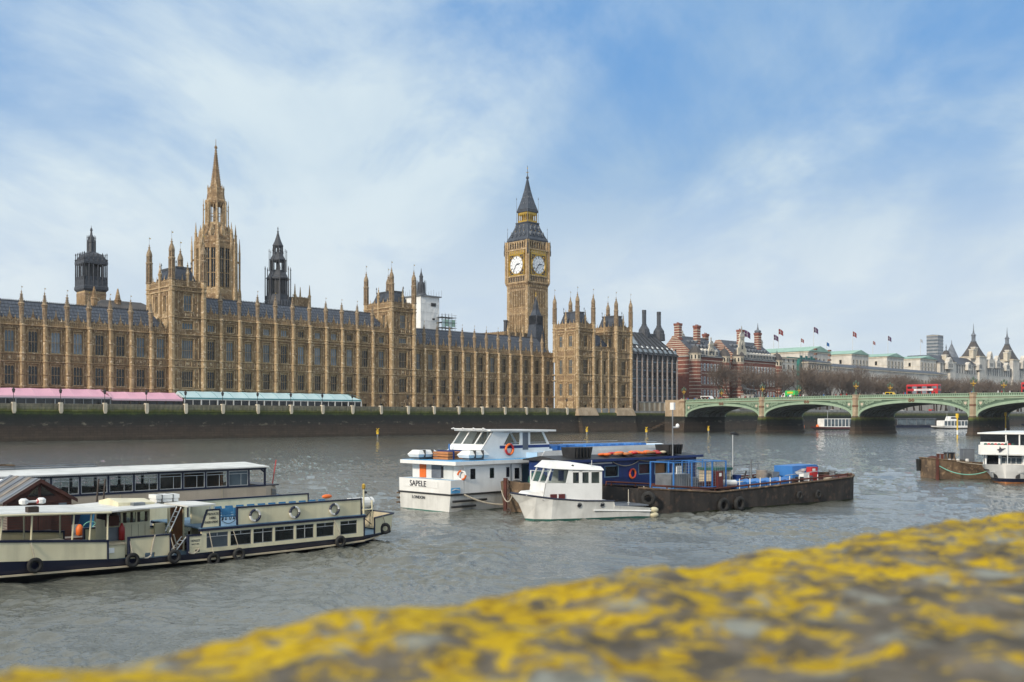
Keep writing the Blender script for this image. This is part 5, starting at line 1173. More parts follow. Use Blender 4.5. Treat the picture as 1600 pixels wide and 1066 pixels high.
def walker(step):
    P = [(0, 0, .98), (0, .0, 1.2), (0, 0, 1.40), (0, 0, 1.50), (0, .02, 1.62), (0, .02, 1.74),
         (.09, 0, .92), (.10, step*.5, .50), (.10, step*.6-.05, .08), (.10, step*.6+.12, .04), (-.09, 0, .92), (-.10, -step*.4, .50), (-.10, -step*.9, .10), (-.10, -step*.9+.15, .05),
         (.19, 0, 1.40), (.23, -step*.25, 1.12), (.22, -step*.2+.1, .86), (-.19, 0, 1.40), (-.23, step*.25, 1.12), (-.22, step*.4+.05, .88)]
    E_ = [(0, 1), (1, 2), (2, 3), (3, 4), (4, 5), (0, 6), (6, 7), (7, 8), (8, 9), (0, 10), (10, 11), (11, 12), (12, 13), (2, 14), (14, 15), (15, 16), (2, 17), (17, 18), (18, 19)]
    RR = [.15, .16, .15, .06, .095, .07, .10, .075, .05, .04, .10, .075, .05, .04, .075, .055, .04, .075, .055, .04]
    return P, RR, E_
PM = []
for nm, st in (('black', .45), ('red', .3), ('blue', .5), ('tan', .4), ('white', .35)):
    p_, r_, e_ = walker(st); me = body_mesh('person', p_, r_, e_, 'cloth_'+nm, sub=1); me.materials.append(MAT['cloth_black']); me.materials.append(MAT['skin'])
    for f in me.polygons: 
        z = f.center.z; f.material_index = 1 if z < .9 else (2 if 1.54 < z < 1.70 and f.center.y > .0 else (1 if z > 1.54 else 0))
    PM.append((nm, me))
rp = random.Random(5); LBL = {'black': 'person in a dark coat walking on the bridge footway', 'red': 'person in a red jacket walking on the bridge footway', 'blue': 'person in a blue jacket walking on the bridge footway', 'tan': 'person in a tan coat walking on the bridge footway', 'white': 'person in a white top walking on the bridge footway'}
pu = sorted([rp.uniform(-3, 50) for _ in range(80)] + [rp.uniform(50, 130) for _ in range(40)])
for i, u in enumerate(pu):
    nm, me = rp.choice(PM[:1]*4 + PM[1:])
    v = rp.uniform(.9, 2.6); z = top_z(u)-1.0
    o = bpy.data.objects.new('person', me); COL.objects.link(o); o.location = BRG.w(u, v, z); o.rotation_euler = (0, 0, BRG.a + (R(90) if rp.random() < .5 else R(-90)) + rp.uniform(-.2, .2)); o.scale = (1, 1, rp.uniform(.98, 1.1))
    o['label'] = LBL[nm]; o['category'] = 'person'; o['group'] = 'people in %s on the bridge' % nm
# ---------------------------------------------------------------- buses, truck and van on the bridge
def bus(u, v, label):
    z = top_z(u)-1.1; t = thing('double_decker_bus', label, 'bus', BRG, u, v, z, 'red buses on the bridge')
    L = 10.4; x0, x1 = u-L/2, u+L/2; y0, y1 = v-1.25, v+1.25
    b = MB(); sec = [(y0, z+.35), (y1, z+.35), (y1, z+4.1), (y1-.25, z+4.35), (y0+.25, z+4.35), (y0, z+4.1)]
    b.loft([[(x0+.12, y, zz_) for y, zz_ in sec]] + [[(x, y, zz_) for y, zz_ in sec] for x in (x0+.25, x1-.25)] + [[(x1-.12, y, zz_) for y, zz_ in sec]], 'bus_red')
    for zz_ in (2.25, 2.42): b.box(x0+.2, x1-.2, y0-.02, y0, z+zz_, z+zz_+.05, 'dark_red')
    part('body', b, t)
    for zz_, h in ((1.35, .85), (2.95, .75)):
        for i in range(6):
            if zz_ < 2 and i == 5: continue
            a = x0+.45+i*1.6; w = MB(); w.box(a, a+1.45, y0-.03, y0-.005, z+zz_, z+zz_+h, 'glass_pale' if i % 2 else 'glass_dark'); w.box(a, a+1.45, y1+.005, y1+.03, z+zz_, z+zz_+h, 'glass_dark'); part('window', w, t)
    for xx in (x0+.1, x1-.13):
        w = MB(); w.box(xx-.02, xx+.05, y0+.2, y1-.2, z+1.2, z+2.2, 'glass_dark'); w.box(xx-.02, xx+.05, y0+.2, y1-.2, z+2.9, z+3.8, 'glass_dark'); part('end_window', w, t)
    a = MB(); a.box(x0+2.6, x0+8.8, y0-.05, y0-.021, z+2.28, z+2.85, 'white_paint'); a.box(x0+3.4, x0+7.6, y0-.06, y0-.051, z+2.45, z+2.62, 'cloth_purple'); part('advert_panel', a, t)
    for xx in (x0+2.2, x1-2.6):
        for yy in (y0+.15, y1-.15): w = MB(); w.tube((xx, yy-.16, z+.5), (xx, yy+.16, z+.5), .5, 'rubber', 16); part('wheel', w, t)
    for yy in (y0+.4, y1-.4): w = MB(); w.tube((x0+.05, yy, z+.8), (x0+.12, yy, z+.8), .12, 'pale_metal', 8); part('headlight', w, t)
bus(87.6, 8.5, 'red double-decker bus with a white advert strip on the bridge, seen whole'); bus(122.4, 9.5, 'red double-decker bus cut by the right edge of the photo, beyond the last pier lamp')
def truck(u, v):
    z = top_z(u)-1.1; t = thing('box_truck', 'green box truck with a white cab on the bridge', 'truck', BRG, u, v, z)
    b = MB(); b.box(u-2.0, u+1.9, v-1.2, v+1.2, z+.8, z+3.4, 'green_bright'); b.ext([(u-.9, v-1.21, z+.9), (u+1.4, v-1.21, z+.9), (u+1.2, v-1.21, z+1.7), (u+.4, v-1.21, z+2.0), (u-.6, v-1.21, z+1.7)], (0, -.02, 0), 'white_paint'); b.box(u-1.1, u+1.1, v-1.23, v-1.2, z+2.4, z+3.0, 'yellow_paint'); part('cargo_box', b, t)
    c = MB(); c.loft([[(u-3.7, y, z+.5), (u-2.15, y, z+.5), (u-2.15, y, z+2.6), (u-2.9, y, z+2.6), (u-3.6, y, z+1.6)] for y in (v-1.1, v+1.1)], 'white_paint'); part('cab', c, t)
    g_ = MB(); g_.ext([(u-3.4, v-1.12, z+1.65), (u-2.9, v-1.12, z+2.45), (u-2.4, v-1.12, z+2.45), (u-2.4, v-1.12, z+1.65)], (0, .02, 0), 'glass_dark'); part('cab_window', g_, t)
    for xx in (u-2.9, u+1.1):
        for yy in (v-1.0, v+1.0): w = MB(); w.tube((xx, yy-.14, z+.45), (xx, yy+.14, z+.45), .45, 'rubber', 14); part('wheel', w, t)
truck(40.9, 7.5)
def van(u, v, col, label, nm='parked_van', H=2.3, L=5.0, fr=BRG, zz_=None, cat='van', stripe=None, gr=None):
    z = top_z(u)-1.1 if zz_ is None else zz_; t = thing(nm, label, cat, fr, u, v, z, gr)
    b = MB(); s_ = H/2.3; pr = [(-L/2, .3), (L/2, .3), (L/2, .9*s_), (L/2-.5, 1.25*s_), (L/2-1.3, H), (-L/2+.1, H), (-L/2, 1.0)]
    if H < 1.7: pr = [(-L/2, .25), (L/2, .25), (L/2, .75), (L*.22, .9), (L*.08, H), (-L*.3, H), (-L*.42, .92), (-L/2, .85)]
    b.loft([[(u+x, y, z+h) for x, h in pr] for y in (v-.9, v+.9)], col)
    if stripe: b.box(u-L/2+.2, u+L/2-.6, v-.93, v-.905, z+.9, z+1.2, stripe)
    part('body', b, t); w = MB()
    for a, c in (((-.42, -.05), (0, .22)) if H > 1.7 else ((-.28, -.06), (-.03, .1))): w.box(u+L*a, u+L*c, v-.93, v-.906, z+H*.62, z+H*.9, 'glass_dark')
    part('side_window', w, t)
    for xx in (u-L*.31, u+L*.31):
        for yy in (v-.82, v+.82): w = MB(); w.tube((xx, yy-.1, z+.33), (xx, yy+.1, z+.33), .33, 'rubber', 12); part('wheel', w, t)
van(4.6, 8.5, 'white_paint', 'white van with an orange stripe at the left end of the bridge', 'ambulance_van', 2.5, 5.6, stripe='orange'); van(11.5, 7.5, 'red_paint', 'red car at the left end of the bridge behind walkers', 'parked_car', 1.5, 4.2, cat='car'); van(78.0, 6.0, 'yellow_paint', 'small yellow van on the bridge left of the whole bus', 'yellow_van', 2.0, 3.6)
# ---------------------------------------------------------------- statue group by the bridge end
def horse(name, fr, s, t_, z, k):
    P = [(0, 0, 1.5), (.7, 0, 1.7), (1.2, 0, 2.0), (1.6, 0, 2.7), (1.95, 0, 3.2), (2.4, 0, 3.0), (1.1, .3, 1.6), (1.7, .35, 1.7), (1.9, .35, 1.2), (1.1, -.3, 1.6), (1.5, -.35, 2.0), (1.9, -.35, 1.7), (-.5, .3, 1.4), (-.7, .32, .7), (-.6, .32, .05), (-.5, -.3, 1.4), (-.2, -.32, .7), (-.35, -.32, .05), (-.7, 0, 1.5), (-1.3, 0, 1.0)]
    E_ = [(0, 1), (1, 2), (2, 3), (3, 4), (4, 5), (1, 6), (6, 7), (7, 8), (1, 9), (9, 10), (10, 11), (0, 12), (12, 13), (13, 14), (0, 15), (15, 16), (16, 17), (0, 18), (18, 19)]
    RR = [.5, .5, .42, .28, .22, .14, .2, .13, .1, .2, .13, .1, .24, .14, .1, .24, .14, .1, .14, .08]
    return body_mesh(name, [tuple(c*k for c in p) for p in P], [r*k for r in RR], E_, 'bronze_dark')
HM = horse('horse', BRG, 0, 0, 0, 1.25)
def statue():
    u, v = 6.5, BW+9; z = 11.2
    t = thing('chariot_statue', 'dark bronze statue of rearing horses and a chariot on a stone plinth', 'statue', BRG, u, v, z)
    b = MB(); b.rect(u, v, [(3.2, 2.0, z-3), (3.2, 2.0, z+.5), (2.9, 1.7, z+.7), (2.9, 1.7, z+3.0), (3.1, 1.9, z+3.2), (3.1, 1.9, z+3.4)], 'stone_grey'); part('plinth', b, t)
    for d in (-.8, .8): inst('horse', HM, t, u-.8, v+d, z+3.4, math.pi)
    c = MB(); c.ext([(u+.9, v-.8, z+4.3), (u+2.6, v-.8, z+4.3), (u+2.7, v-.8, z+5.0), (u+1.2, v-.8, z+5.6)], (0, 1.6, 0), 'bronze_dark')
    for d in (-1, 1): c.torus((u+1.9, v+d, z+4.4), (0, 1, 0), .85, .1, 'bronze_dark', 16, 5)
    part('chariot', c, t)
    P, RR, E_ = walker(.2); P = [tuple(q*1.45 for q in p) for p in P]; P[18] = (-.5, .9, 2.4); P[19] = (-.5, 1.3, 3.1)
    inst('standing_figure', body_mesh('standing_figure', P, [r*1.5 for r in RR], E_, 'bronze_dark'), t, u+1.8, v, z+4.4, R(90))
statue()
# ---------------------------------------------------------------- north embankment wall, buildings
b = MB(); b.loft([[(262, -1.0, -1), (262, -.3, 8.2), (262, .75, 8.2), (262, .75, -1)], [(1400, -1.0, -1), (1400, -.3, 8.2), (1400, .75, 8.2), (1400, .75, -1)]], 'tidal_wall'); b.box(262, 1400, -.4, .7, 8.2, 9.3, 'stone_grey')
solo('embankment_wall', b, 'tide-stained stone embankment wall seen through the bridge arches', 'wall', PAL, 262, 0, 0)
b = MB(); b.loft([[(228, -.9, -1), (228, -.2, 7.2), (228, .75, 7.2), (228, .75, -1)], [(262, -.9, -1), (262, -.2, 7.2), (262, .75, 7.2), (262, .75, -1)]], 'tidal_wall')
for i in range(9): b.box(236+i*2.2, 238.2+i*2.2, -2.8, -.6, -1, .6+i*.62, 'tidal_wall')
b.box(228.6, 262, -.1, .5, 7.2, 8.1, 'stone_grey'); b.box(236, 262, 2.0, 2.6, 7.2, 11.4, 'pier_stone'); b.box(235, 262, 1.8, 2.8, 11.4, 11.8, 'stone_grey')
for i in range(7): b.box(238+i*3.4, 239.0+i*3.4, 1.8, 2.0, 7.2, 11.4, 'stone_pale')
solo('stair_wall', b, 'mossy river wall with steps between the palace end block and the bridge', 'wall', PAL, 245, 0, 0)
def grid_windows(t, pos, w, h, glass, frame='white_paint', rz=0, bars=True):
    f = MB(); f.box(-w/2, w/2, -.06, .06, 0, h, glass)
    f.box(-w/2-.12, -w/2, -.12, .06, -.1, h+.1, frame); f.box(w/2, w/2+.12, -.12, .06, -.1, h+.1, frame); f.box(-w/2, w/2, -.12, .06, h, h+.14, frame); f.box(-w/2-.15, w/2+.15, -.2, .06, -.22, -.02, frame)
    if bars: f.box(-w/2, w/2, -.1, -.061, h*.48, h*.54, frame); f.box(-.05, .05, -.095, -.061, 0, h*.48, frame)
    me = f.mesh('window')
    for (s, tt, z) in pos: inst('window', me, t, s, tt, z, rz)
def portcullis():
    T = 25.0; s0, s1 = 256.0, PAL.sx(1059, T); ze = 32.8
    t = thing('office_building', 'dark glass and bronze office block with tall round chimneys right of the palace', 'building', PAL, 274, 35, 8)
    b = MB(); b.box(s0, s1, T+.5, T+34, 8, ze, 'bronze_dark'); part('wall', b, t)
    n = 10; p = (s1-s0-.6)/n
    for i in range(n+1):
        c = MB(); x = s0+.3+p*i; c.rect(x, T+.2, [(.40, .35, 8), (.40, .35, 12), (.30, .3, 16), (.25, .28, 24), (.20, .24, ze)], 'sandstone')
        for f_ in range(5): c.box(x-.42, x+.42, T-.16, T+.3, 15.6+f_*3.75, 16.0+f_*3.75, 'concrete')
        part('column', c, t)
    grid_windows(t, [(s0+.3+p*(i+.5), T+.42, 11.6+f*3.75) for i in range(n) for f in range(5)], p-1.5, 2.4, 'glass_dark', 'bronze_dark')
    c = MB()
    for i in range(n):
        for f_ in range(6): c.box(s0+.3+p*i+.55, s0+.3+p*(i+1)-.55, T+.3, T+.5, 14.5+f_*3.75, 15.0+f_*3.75, 'glass_blue' if (i+f_) % 3 else 'glass_pale')
    part('window_bands', c, t)
    r = MB(); r.raw([(s0-.3, T-.5, ze), (s1+.6, T-.5, ze), (s1-6.5, T+9.5, 43.4), (s0+4, T+9.5, 43.4), (s0-.3, T+34, ze), (s1+.6, T+34, ze), (s1-6.5, T+24, 43.4), (s0+4, T+24, 43.4)], [(0, 1, 2, 3), (1, 5, 6, 2), (5, 4, 7, 6), (4, 0, 3, 7), (3, 2, 6, 7), (0, 4, 5, 1)], 'cast_iron')
    for i in range(n+1):
        x = s0+.3+p*i; x2 = s0+5+(s1-s0-12)*i/n; r.tube((x, T-.5, ze+.1), (x2, T+9.3, 43.3), .28, 'bronze_dark', 5)
    rf = part('roof', r, t); g_ = MB()
    for i in range(n):
        x = s0+.3+p*(i+.5); q = .12; g_.ext([(x-.9, T-.7, ze+1.0), (x+.9, T-.7, ze+1.0), (x+.8, T+.1, ze+2.2), (x-.8, T+.1, ze+2.2)], (0, .5, .3), 'glass_pale'); g_.ext([(x-.4, T+1.3, ze+3.0), (x+.6, T+1.3, ze+3.0), (x+.6, T+1.8, ze+3.6), (x-.3, T+1.8, ze+3.6)], (0, .3, .3), 'white_paint')
    x = s0+10.6; g_.ext([(x-1.8, T+3.0, ze+4.3), (x+1.2, T+3.0, ze+4.3), (x+1.6, T+6.2, ze+7.9), (x-1.6, T+6.2, ze+7.9)], (0, -.1, .25), 'glass_pale'); part('roof_lights', g_, rf)
    for X in (1007, 1030, 1052):
        if X == 1052: continue
        x = PAL.sx(X-.5, T+10); q = MB(); q.lathe(x, T+10, [(2.9, 40.5), (2.75, 43.6), (2.5, 43.9), (2.4, 45.0), (1.5, 46.4), (1.2, 46.8), (1.15, 47.4), (.8, 47.7), (.8, 52.2), (.98, 52.3), (.98, 53.8), (.7, 53.8), (.7, 53)], 12, 'cast_iron')
        for a in range(12): A = a*math.pi/6; q.tube((x+.9*math.cos(A), T+10+.9*math.sin(A), 47.6), (x+.9*math.cos(A), T+10+.9*math.sin(A), 52.4), .07, 'lead', 4)
        part('chimney', q, t)
portcullis()
def banded(b, s0, s1, t0, t1, z0, z1, skip=14.0, step=1.25):
    """brick wall with projecting white stone bands"""
    z = z0
    b.box(s0, s1, t0, t1, z0, z1, 'brick_red')
    z = skip
    while z < z1-.4: b.box(s0-.03 if z > 26.5 else s0+.9, s1+.03, t0-.03, t1+.03 if z > 26.5 else t0+.5, z, z+.27, 'stone_pale'); z += step if z < 26 else step*1.1
def chimney_stack(t, s, c, z0, z1, hs, hc):
    b = MB(); b.rect(s, c, [(hs+.25, hc+.25, z0), (hs+.25, hc+.25, z0+.8), (hs, hc, z0+1), (hs, hc, z1-1.2), (hs+.22, hc+.22, z1-1.0), (hs+.22, hc+.22, z1)], 'brick_red')
    z = z0+1.6
    while z < z1-1.4: b.box(s-hs-.03, s+hs+.03, c-hc-.03, c+hc+.03, z, z+.36, 'stone_pale'); z += 1.25
    for q in (-.5, .5): b.lathe(s+q*hs, c, [(.3, z1), (.25, z1+.6)], 8, 'brick_red')
    part('chimney', b, t)
def gable(t, s, c, z0, w, h):
    """shaped Dutch gable end with round pediment and spike, facing the river"""
    b = MB(); pts = [(-w/2, 0), (w/2, 0), (w/2, h*.3), (w*.36, h*.34), (w*.34, h*.55), (w*.26, h*.6), (w*.24, h*.78), (-w*.24, h*.78), (-w*.26, h*.6), (-w*.34, h*.55), (-w*.36, h*.34), (-w/2, h*.3)]
    b.ext([(s+x, c, z0+z) for x, z in pts], (0, .8, 0), 'stone_pale')
    b.box(s-w*.3, s+w*.3, c-.25, c+.9, z0+h*.78, z0+h*.84, 'stone_pale'); b.ext([(s+w*.24*math.cos(math.pi*i/12), c, z0+h*.84+w*.24*math.sin(math.pi*i/12)) for i in range(13)], (0, .7, 0), 'stone_white'); b.torus((s, c-.02, z0+h*.84), (0, 1, 0), w*.235, .16, 'stone_grey', 24, 5)
    b.rect(s, c+.4, [(.28, .28, z0+h*.84+w*.2), (.22, .22, z0+h*.84+w*.5), (.06, .06, z0+h*1.3)], 'stone_grey')
    b.box(s-.7, s+.7, c-.05, c, z0+h*.25, z0+h*.5, 'glass_dark'); b.torus((s, c-.06, z0+h*.5), (0, 1, 0), .75, .16, 'stone_white', 16, 5)
    part('gable', b, t)
def corner_turret(t, s, c, z0, z1, zr, r):
    b = MB(); b.lathe(s, c, [(r, z0), (r, z1)], 10, 'brick_red')
    z = 14.0
    while z < z1-3.4: b.lathe(s, c, [(r+.03, z), (r+.03, z+.28)], 10, 'stone_pale'); z += 1.7
    b.lathe(s, c, [(r+.06, z1-3.2), (r+.06, z1-.3)], 10, 'stone_pale'); b.lathe(s, c, [(r+.4, z1-.3), (r+.4, z1)], 10, 'stone_pale')
    for k in range(10): A = math.pi/10*2*k; b.lathe(s+(r+.02)*math.cos(A)*.97, c+(r+.02)*math.sin(A)*.97, [(.34, z1-2.7), (.34, z1-.9)], 6, 'glass_dark')
    o = part('corner_turret', b, t); q = MB(); q.lathe(s, c, [(r+.5, z1), (r*.95, z1+(zr-z1)*.35), (r*.62, z1+(zr-z1)*.75), (.2, zr), (.25, zr+.4), (.03, zr+1.6)], 10, 'slate_brown'); part('turret_roof', q, o)
def brick_block(label, x0, x1, T, first):
    s0, s1 = PAL.sx(x0, T), PAL.sx(x1, T); ze = 35.0; zr = 45.5; dp = 24.0
    t = thing('brick_building', label, 'building', PAL, (s0+s1)/2, T+12, 8)
    b = MB(); banded(b, s0, s1, T, T+dp, 8, ze, 15.5 if first else 16.0, 1.9)
    b.box(s0+3.2, s1-3, T-.06, T-.031, 8, 14.5, 'stone_pale')
    for z in (19.6, 26.0): b.box(s0+5.5, s1-5.5, T-.055, T-.031, z-4.2, z-.5, 'brick_red')
    b.box(s0-.4, s1+.4, T-.5, T+dp+.4, ze-.1, ze+.35, 'stone_grey'); part('wall', b, t)
    # gable end facing up-river
    g_ = MB(); c = T+dp/2
    lv = [(0, dp/2), (.12, dp/2-1.0), (.3, dp/2-3.4), (.5, dp/2-5.9), (.7, dp/2-8.1), (.86, dp/2-9.8), (1.0, 1.3)]
    for i, ((a, wa), (e, we)) in enumerate(zip(lv, lv[1:])):
        za, zb = ze+(zr-ze)*a, ze+(zr-ze)*e; k = 2
        for j in range(k):
            z0_, z1_ = za+(zb-za)*j/k, za+(zb-za)*(j+1)/k; w0, w1 = wa+(we-wa)*j/k, wa+(we-wa)*(j+1)/k
            for (q0, q1, m, o_) in ((0, .68, 'brick_red', 0), (.68, 1, 'stone_pale', .03)):
                u0, u1 = w0+(w1-w0)*q0, w0+(w1-w0)*q1; y0_, y1_ = z0_+(z1_-z0_)*q0, z0_+(z1_-z0_)*q1
                g_.ext([(s0-o_, c-u0, y0_), (s0-o_, c+u0, y0_), (s0-o_, c+u1, y1_), (s0-o_, c-u1, y1_)], (.9, 0, 0), m)
    for dz in (2.2,):
        for dt in (-1.2, .8): g_.box(s0-.08, s0, c+dt, c+dt+.9, ze+dz, ze+dz+1.6, 'glass_dark')
    part('end_gable', g_, t)
    r = MB(); a = s0+.85
    r.raw([(a, T-.5, ze+.3), (s1+.3, T-.5, ze+.3), (s1-1.5, c, zr+.2), (a, c, zr+.2), (a, T+dp+.5, ze+.3), (s1+.3, T+dp+.5, ze+.3)], [(0, 1, 2, 3), (1, 5, 2), (5, 4, 3, 2), (4, 0, 3), (0, 4, 5, 1)], 'slate')
    o = part('roof', r, t); d = MB(); n = int((s1-s0-10)/3.0)
    for i in range(n):
        x = s0+6.5+i*3.0
        for q, w, h, m in ((.04, 1.0, 2.4, 'stone_white'), (.40, .7, 1.4, 'lead'), (.66, .55, 1.0, 'lead')):
            y = T-.5+(dp/2)*q; z = ze+.3+(zr-ze)*q; 
            d.loft([[(x-w, yy, z), (x+w, yy, z), (x+w, yy, z+h), (x, yy, z+h*1.35), (x-w, yy, z+h)] for yy in (y-.25, y+3.2)], m); d.box(x-w*.6, x+w*.6, y-.3, y-.25, z+.3, z+h*.9, 'glass_dark')
    part('dormers', d, o)
    corner_turret(t, s0+1.6, T+.8, 8, ze+1.5, ze+5.2, 2.9); corner_turret(t, s1-1.2, T+.8, 8, ze+1.0, ze+5.0, 2.7)
    L = s1-s0
    if first:
        chimney_stack(t, s0+1.4, c-1.2, zr-2.2, zr+6.0, 1.15, 1.5); chimney_stack(t, s0+L*.50, c-3.6, zr-6, zr+5.6, 1.4, 1.2); chimney_stack(t, s0+L*.96, c, zr-4, zr+2.4, 1.2, 1.1)
        gable(t, s0+L*.50, T-.3, ze, 6.2, 7.6); gable(t, s0+L*.72, T+dp-3, zr-4, 5, 6.5); gable(t, s0-1.5, T+dp-1, zr-6, 5, 6.5)
    else:
        chimney_stack(t, s0+L*.36, c-4.2, zr-6, zr+5.8, 1.45, 1.3); chimney_stack(t, s0+L*.78, c-4.2, zr-6, zr+5.2, 1.45, 1.3)
        gable(t, s0+2.2, T-1.2, ze+2.2, 7.6, 11.5); gable(t, s0+L*.99, T+dp*.45, zr-5, 5, 7)
        q = MB(); q.lathe(s0+L*.78, c-4.2, [(1.5, zr+5.2), (1.8, zr+5.9), (1.7, zr+6.4), (.6, zr+6.9), (.25, zr+8.6), (.1, zr+10.4)], 10, 'lead'); part('vent', q, t)
        q = MB()
        for i in range(n): x = s0+6.5+i*3.0; q.box(x-1.5, x+1.5, T-.9, T-.4, ze+2.6, ze+3.3, 'stone_white')
        part('dormer_lintels', q, t)
    nn = int((s1-s0-8)/2.9); ps = [s0+5.3+2.9*i for i in range(nn)]
    grid_windows(t, [(x, T-.06, z) for x in ps for z in (10, 15.6, 22.0, 28.4)], 1.25, 3.2, 'glass_pale')
    grid_windows(t, [(s0-.06, T+5+4.5*i, z) for i in range(4) for z in (30.5,)] if not first else [], 1.3, 2.4, 'glass_dark', rz=-math.pi/2)
brick_block('banded red brick building with a plain red end wall beside the dark office block', 1085.5, 1136, 37.0, True)
brick_block('banded red brick building with a round-topped white gable, second along the embankment', 1153, 1218, 37.0, False)
def slab_block(label, x0, x1, T, dp, y_e, y_r, roof, wall, rows, cols, zb=9, wd=1.3, hg=2.2, attic=None, nm='office_block', w0=None):
    s0, s1 = PAL.sx(x0, T), PAL.sx(x1, T); ze = PAL.sz((x0+x1)/2, y_e, T); zr = PAL.sz((x0+x1)/2, y_r, T)
    t = thing(nm, label, 'building', PAL, (s0+s1)/2, T+dp/2, zb)
    b = MB(); b.box(s0, s1, T, T+dp, zb, ze, wall); b.box(s0-.5, s1+.5, T-.5, T+dp+.5, ze-.9, ze-.3, 'stone_pale')
    if rows:
        for z in rows: b.box(s0-.12, s1+.12, T-.12, T+dp, z-.55, z-.3, 'stone_pale')
    part('wall', b, t)
    r = MB(); r.raw([(s0-.8, T-.8, ze), (s1+.8, T-.8, ze), (s1+.8, T+dp+.8, ze), (s0-.8, T+dp+.8, ze), ((s0+s1)/2, T-.8, zr), ((s0+s1)/2, T+dp+.8, zr)] if roof != 'flat' else [(s0-.4, T-.4, ze), (s1+.4, T-.4, ze), (s1+.4, T+dp+.4, ze), (s0-.4, T+dp+.4, ze), (s0+1.5, T+dp/2, zr), (s1-1.5, T+dp/2, zr)],
          [(0, 1, 5, 4), (1, 2, 5), (2, 3, 4, 5), (3, 0, 4), (0, 3, 2, 1)] if roof == 'flat' else [(0, 1, 4), (1, 2, 5, 4), (2, 3, 5), (3, 0, 4, 5), (0, 3, 2, 1)], 'copper_green' if roof == 'green' else 'slate'); part('roof', r, t)
    if rows:
        p = (s1-s0)/cols; grid_windows(t, [(s0+p*(i+.5), T-.04, z) for i in range(cols) for z in rows], wd, hg, 'glass_dark', 'stone_pale', bars=False)
        if w0:
            k = max(2, int(dp/w0)); pp = dp/k; grid_windows(t, [(s0-.04, T+pp*(i+.5), z) for i in range(k) for z in rows[-w0_rows:]], wd, hg, 'glass_dark', 'stone_pale', -math.pi/2, False)
    return t, s0, s1, ze, zr
w0_rows = 1
for i, (x0, x1, y_e, y_r) in enumerate(((1263, 1297, 550, 541), (1331, 1357, 554, 547), (1386, 1412, 558, 552), (1438, 1463, 561, 556))):
    T = 64; s0, s1 = PAL.sx(x0, T), PAL.sx(x1, T)
    za = PAL.sz(x1, 548+ i*3, T)
    slab_block('pale stone office wing with a green copper roof, %s from the left' % ORD[i], x0, x1, T, 62, y_e, y_r, 'green', 'stone_white', [PAL.sz(x0, q, T) for q in (574+i*2, 566+i*2)], 5, 9, 1.6, 2.6, w0=14)
slab_block('long pale block with green roof and row of attic openings behind the brick buildings', 1196, 1262, 100, 30, 553.5, 546, 'green', 'stone_white', [PAL.sz(1230, 559.5, 100)], 9, 9, 2.4, 1.8)
slab_block('white stone classical building with columns right of the brick buildings', 1221, 1250, 52, 30, 559, 556, 'flat', 'stone_white', [PAL.sz(1235, q, 52) for q in (600, 588, 577, 566)], 4, 9, 1.5, 2.4)
def net_scaffold():
    s0, s1 = PAL.sx(1250, 50), PAL.sx(1274, 50); t = thing('scaffold', 'scaffold hung with dark green netting beside the white classical building', 'scaffold', PAL, (s0+s1)/2, 52, 9)
    zt = PAL.sz(1262, 551, 50); b = MB(); n = 6
    for i in range(n): b.box(s0+(s1-s0)*i/n+.05, s0+(s1-s0)*(i+1)/n-.05, 50, 50.15, 9, zt-2-(i % 2)*1.0, 'teal_mesh'); b.box(s0-.2, s0-.05, 50+i*4, 53.6+i*4, 9, zt-4, 'teal_mesh')
    b.box(s0-8, s1, 53, 54, zt-9, zt-3, 'teal_mesh'); part('netting', b, t); p = MB()
    for i in range(n+1): p.tube((s0+(s1-s0)*i/n, 49.8, 9), (s0+(s1-s0)*i/n, 49.8, zt), .09, 'grey_metal', 4)
    for z in range(12, int(zt), 3): p.tube((s0, 49.8, z), (s1, 49.8, z), .08, 'grey_metal', 4)
    for x in (s1+.8, PAL.sx(1297, 50)):
        for i in range(10): p.box(x-.9, x+.9, 49.6, 51, 20+i*2.8, 20.9+i*2.8, 'band_red')
        p.box(x-.5, x+.5, 50, 50.6, 9, zt, 'concrete')
    part('poles', p, t)
net_scaffold()
slab_block('grey office block with two window rows below the first green-roofed wing', 1263, 1299, 46, 16, 566, 560, 'flat', 'stone_grey', [PAL.sz(1280, q, 46) for q in (598, 588, 577)], 9, 9, 1.5, 2.4)
slab_block('long grey office block below the green-roofed wings with a dark attic row', 1300, 1480, 46, 16, 579, 573, 'flat', 'stone_white', [PAL.sz(1400, q, 46) for q in (606, 598)], 34, 9, 1.6, 2.6)
t_, s0, s1, ze, zr = slab_block('distant grey high-rise slab with rows of windows behind the green roofs', 1465.5, 1474, 420, 18, 524, 523, 'flat', 'concrete', [], 4, 9)
b = MB()
for k in range(14): b.box(s0-.15, s1+.15, 419.85, 438.15, ze-4.2-k*5.4, ze-1.6-k*5.4, 'glass_blue' if k else 'lead')
part('window_band', b, t_)
p = (s1-s0)/5
if False: grid_windows(t_, [(s0+p*(i+.5), 420-.04, PAL.sz(1466, 528+4.2*k, 420)) for i in range(5) for k in range(11)], p*.72, 5.0, 'glass_blue', 'concrete', bars=False)
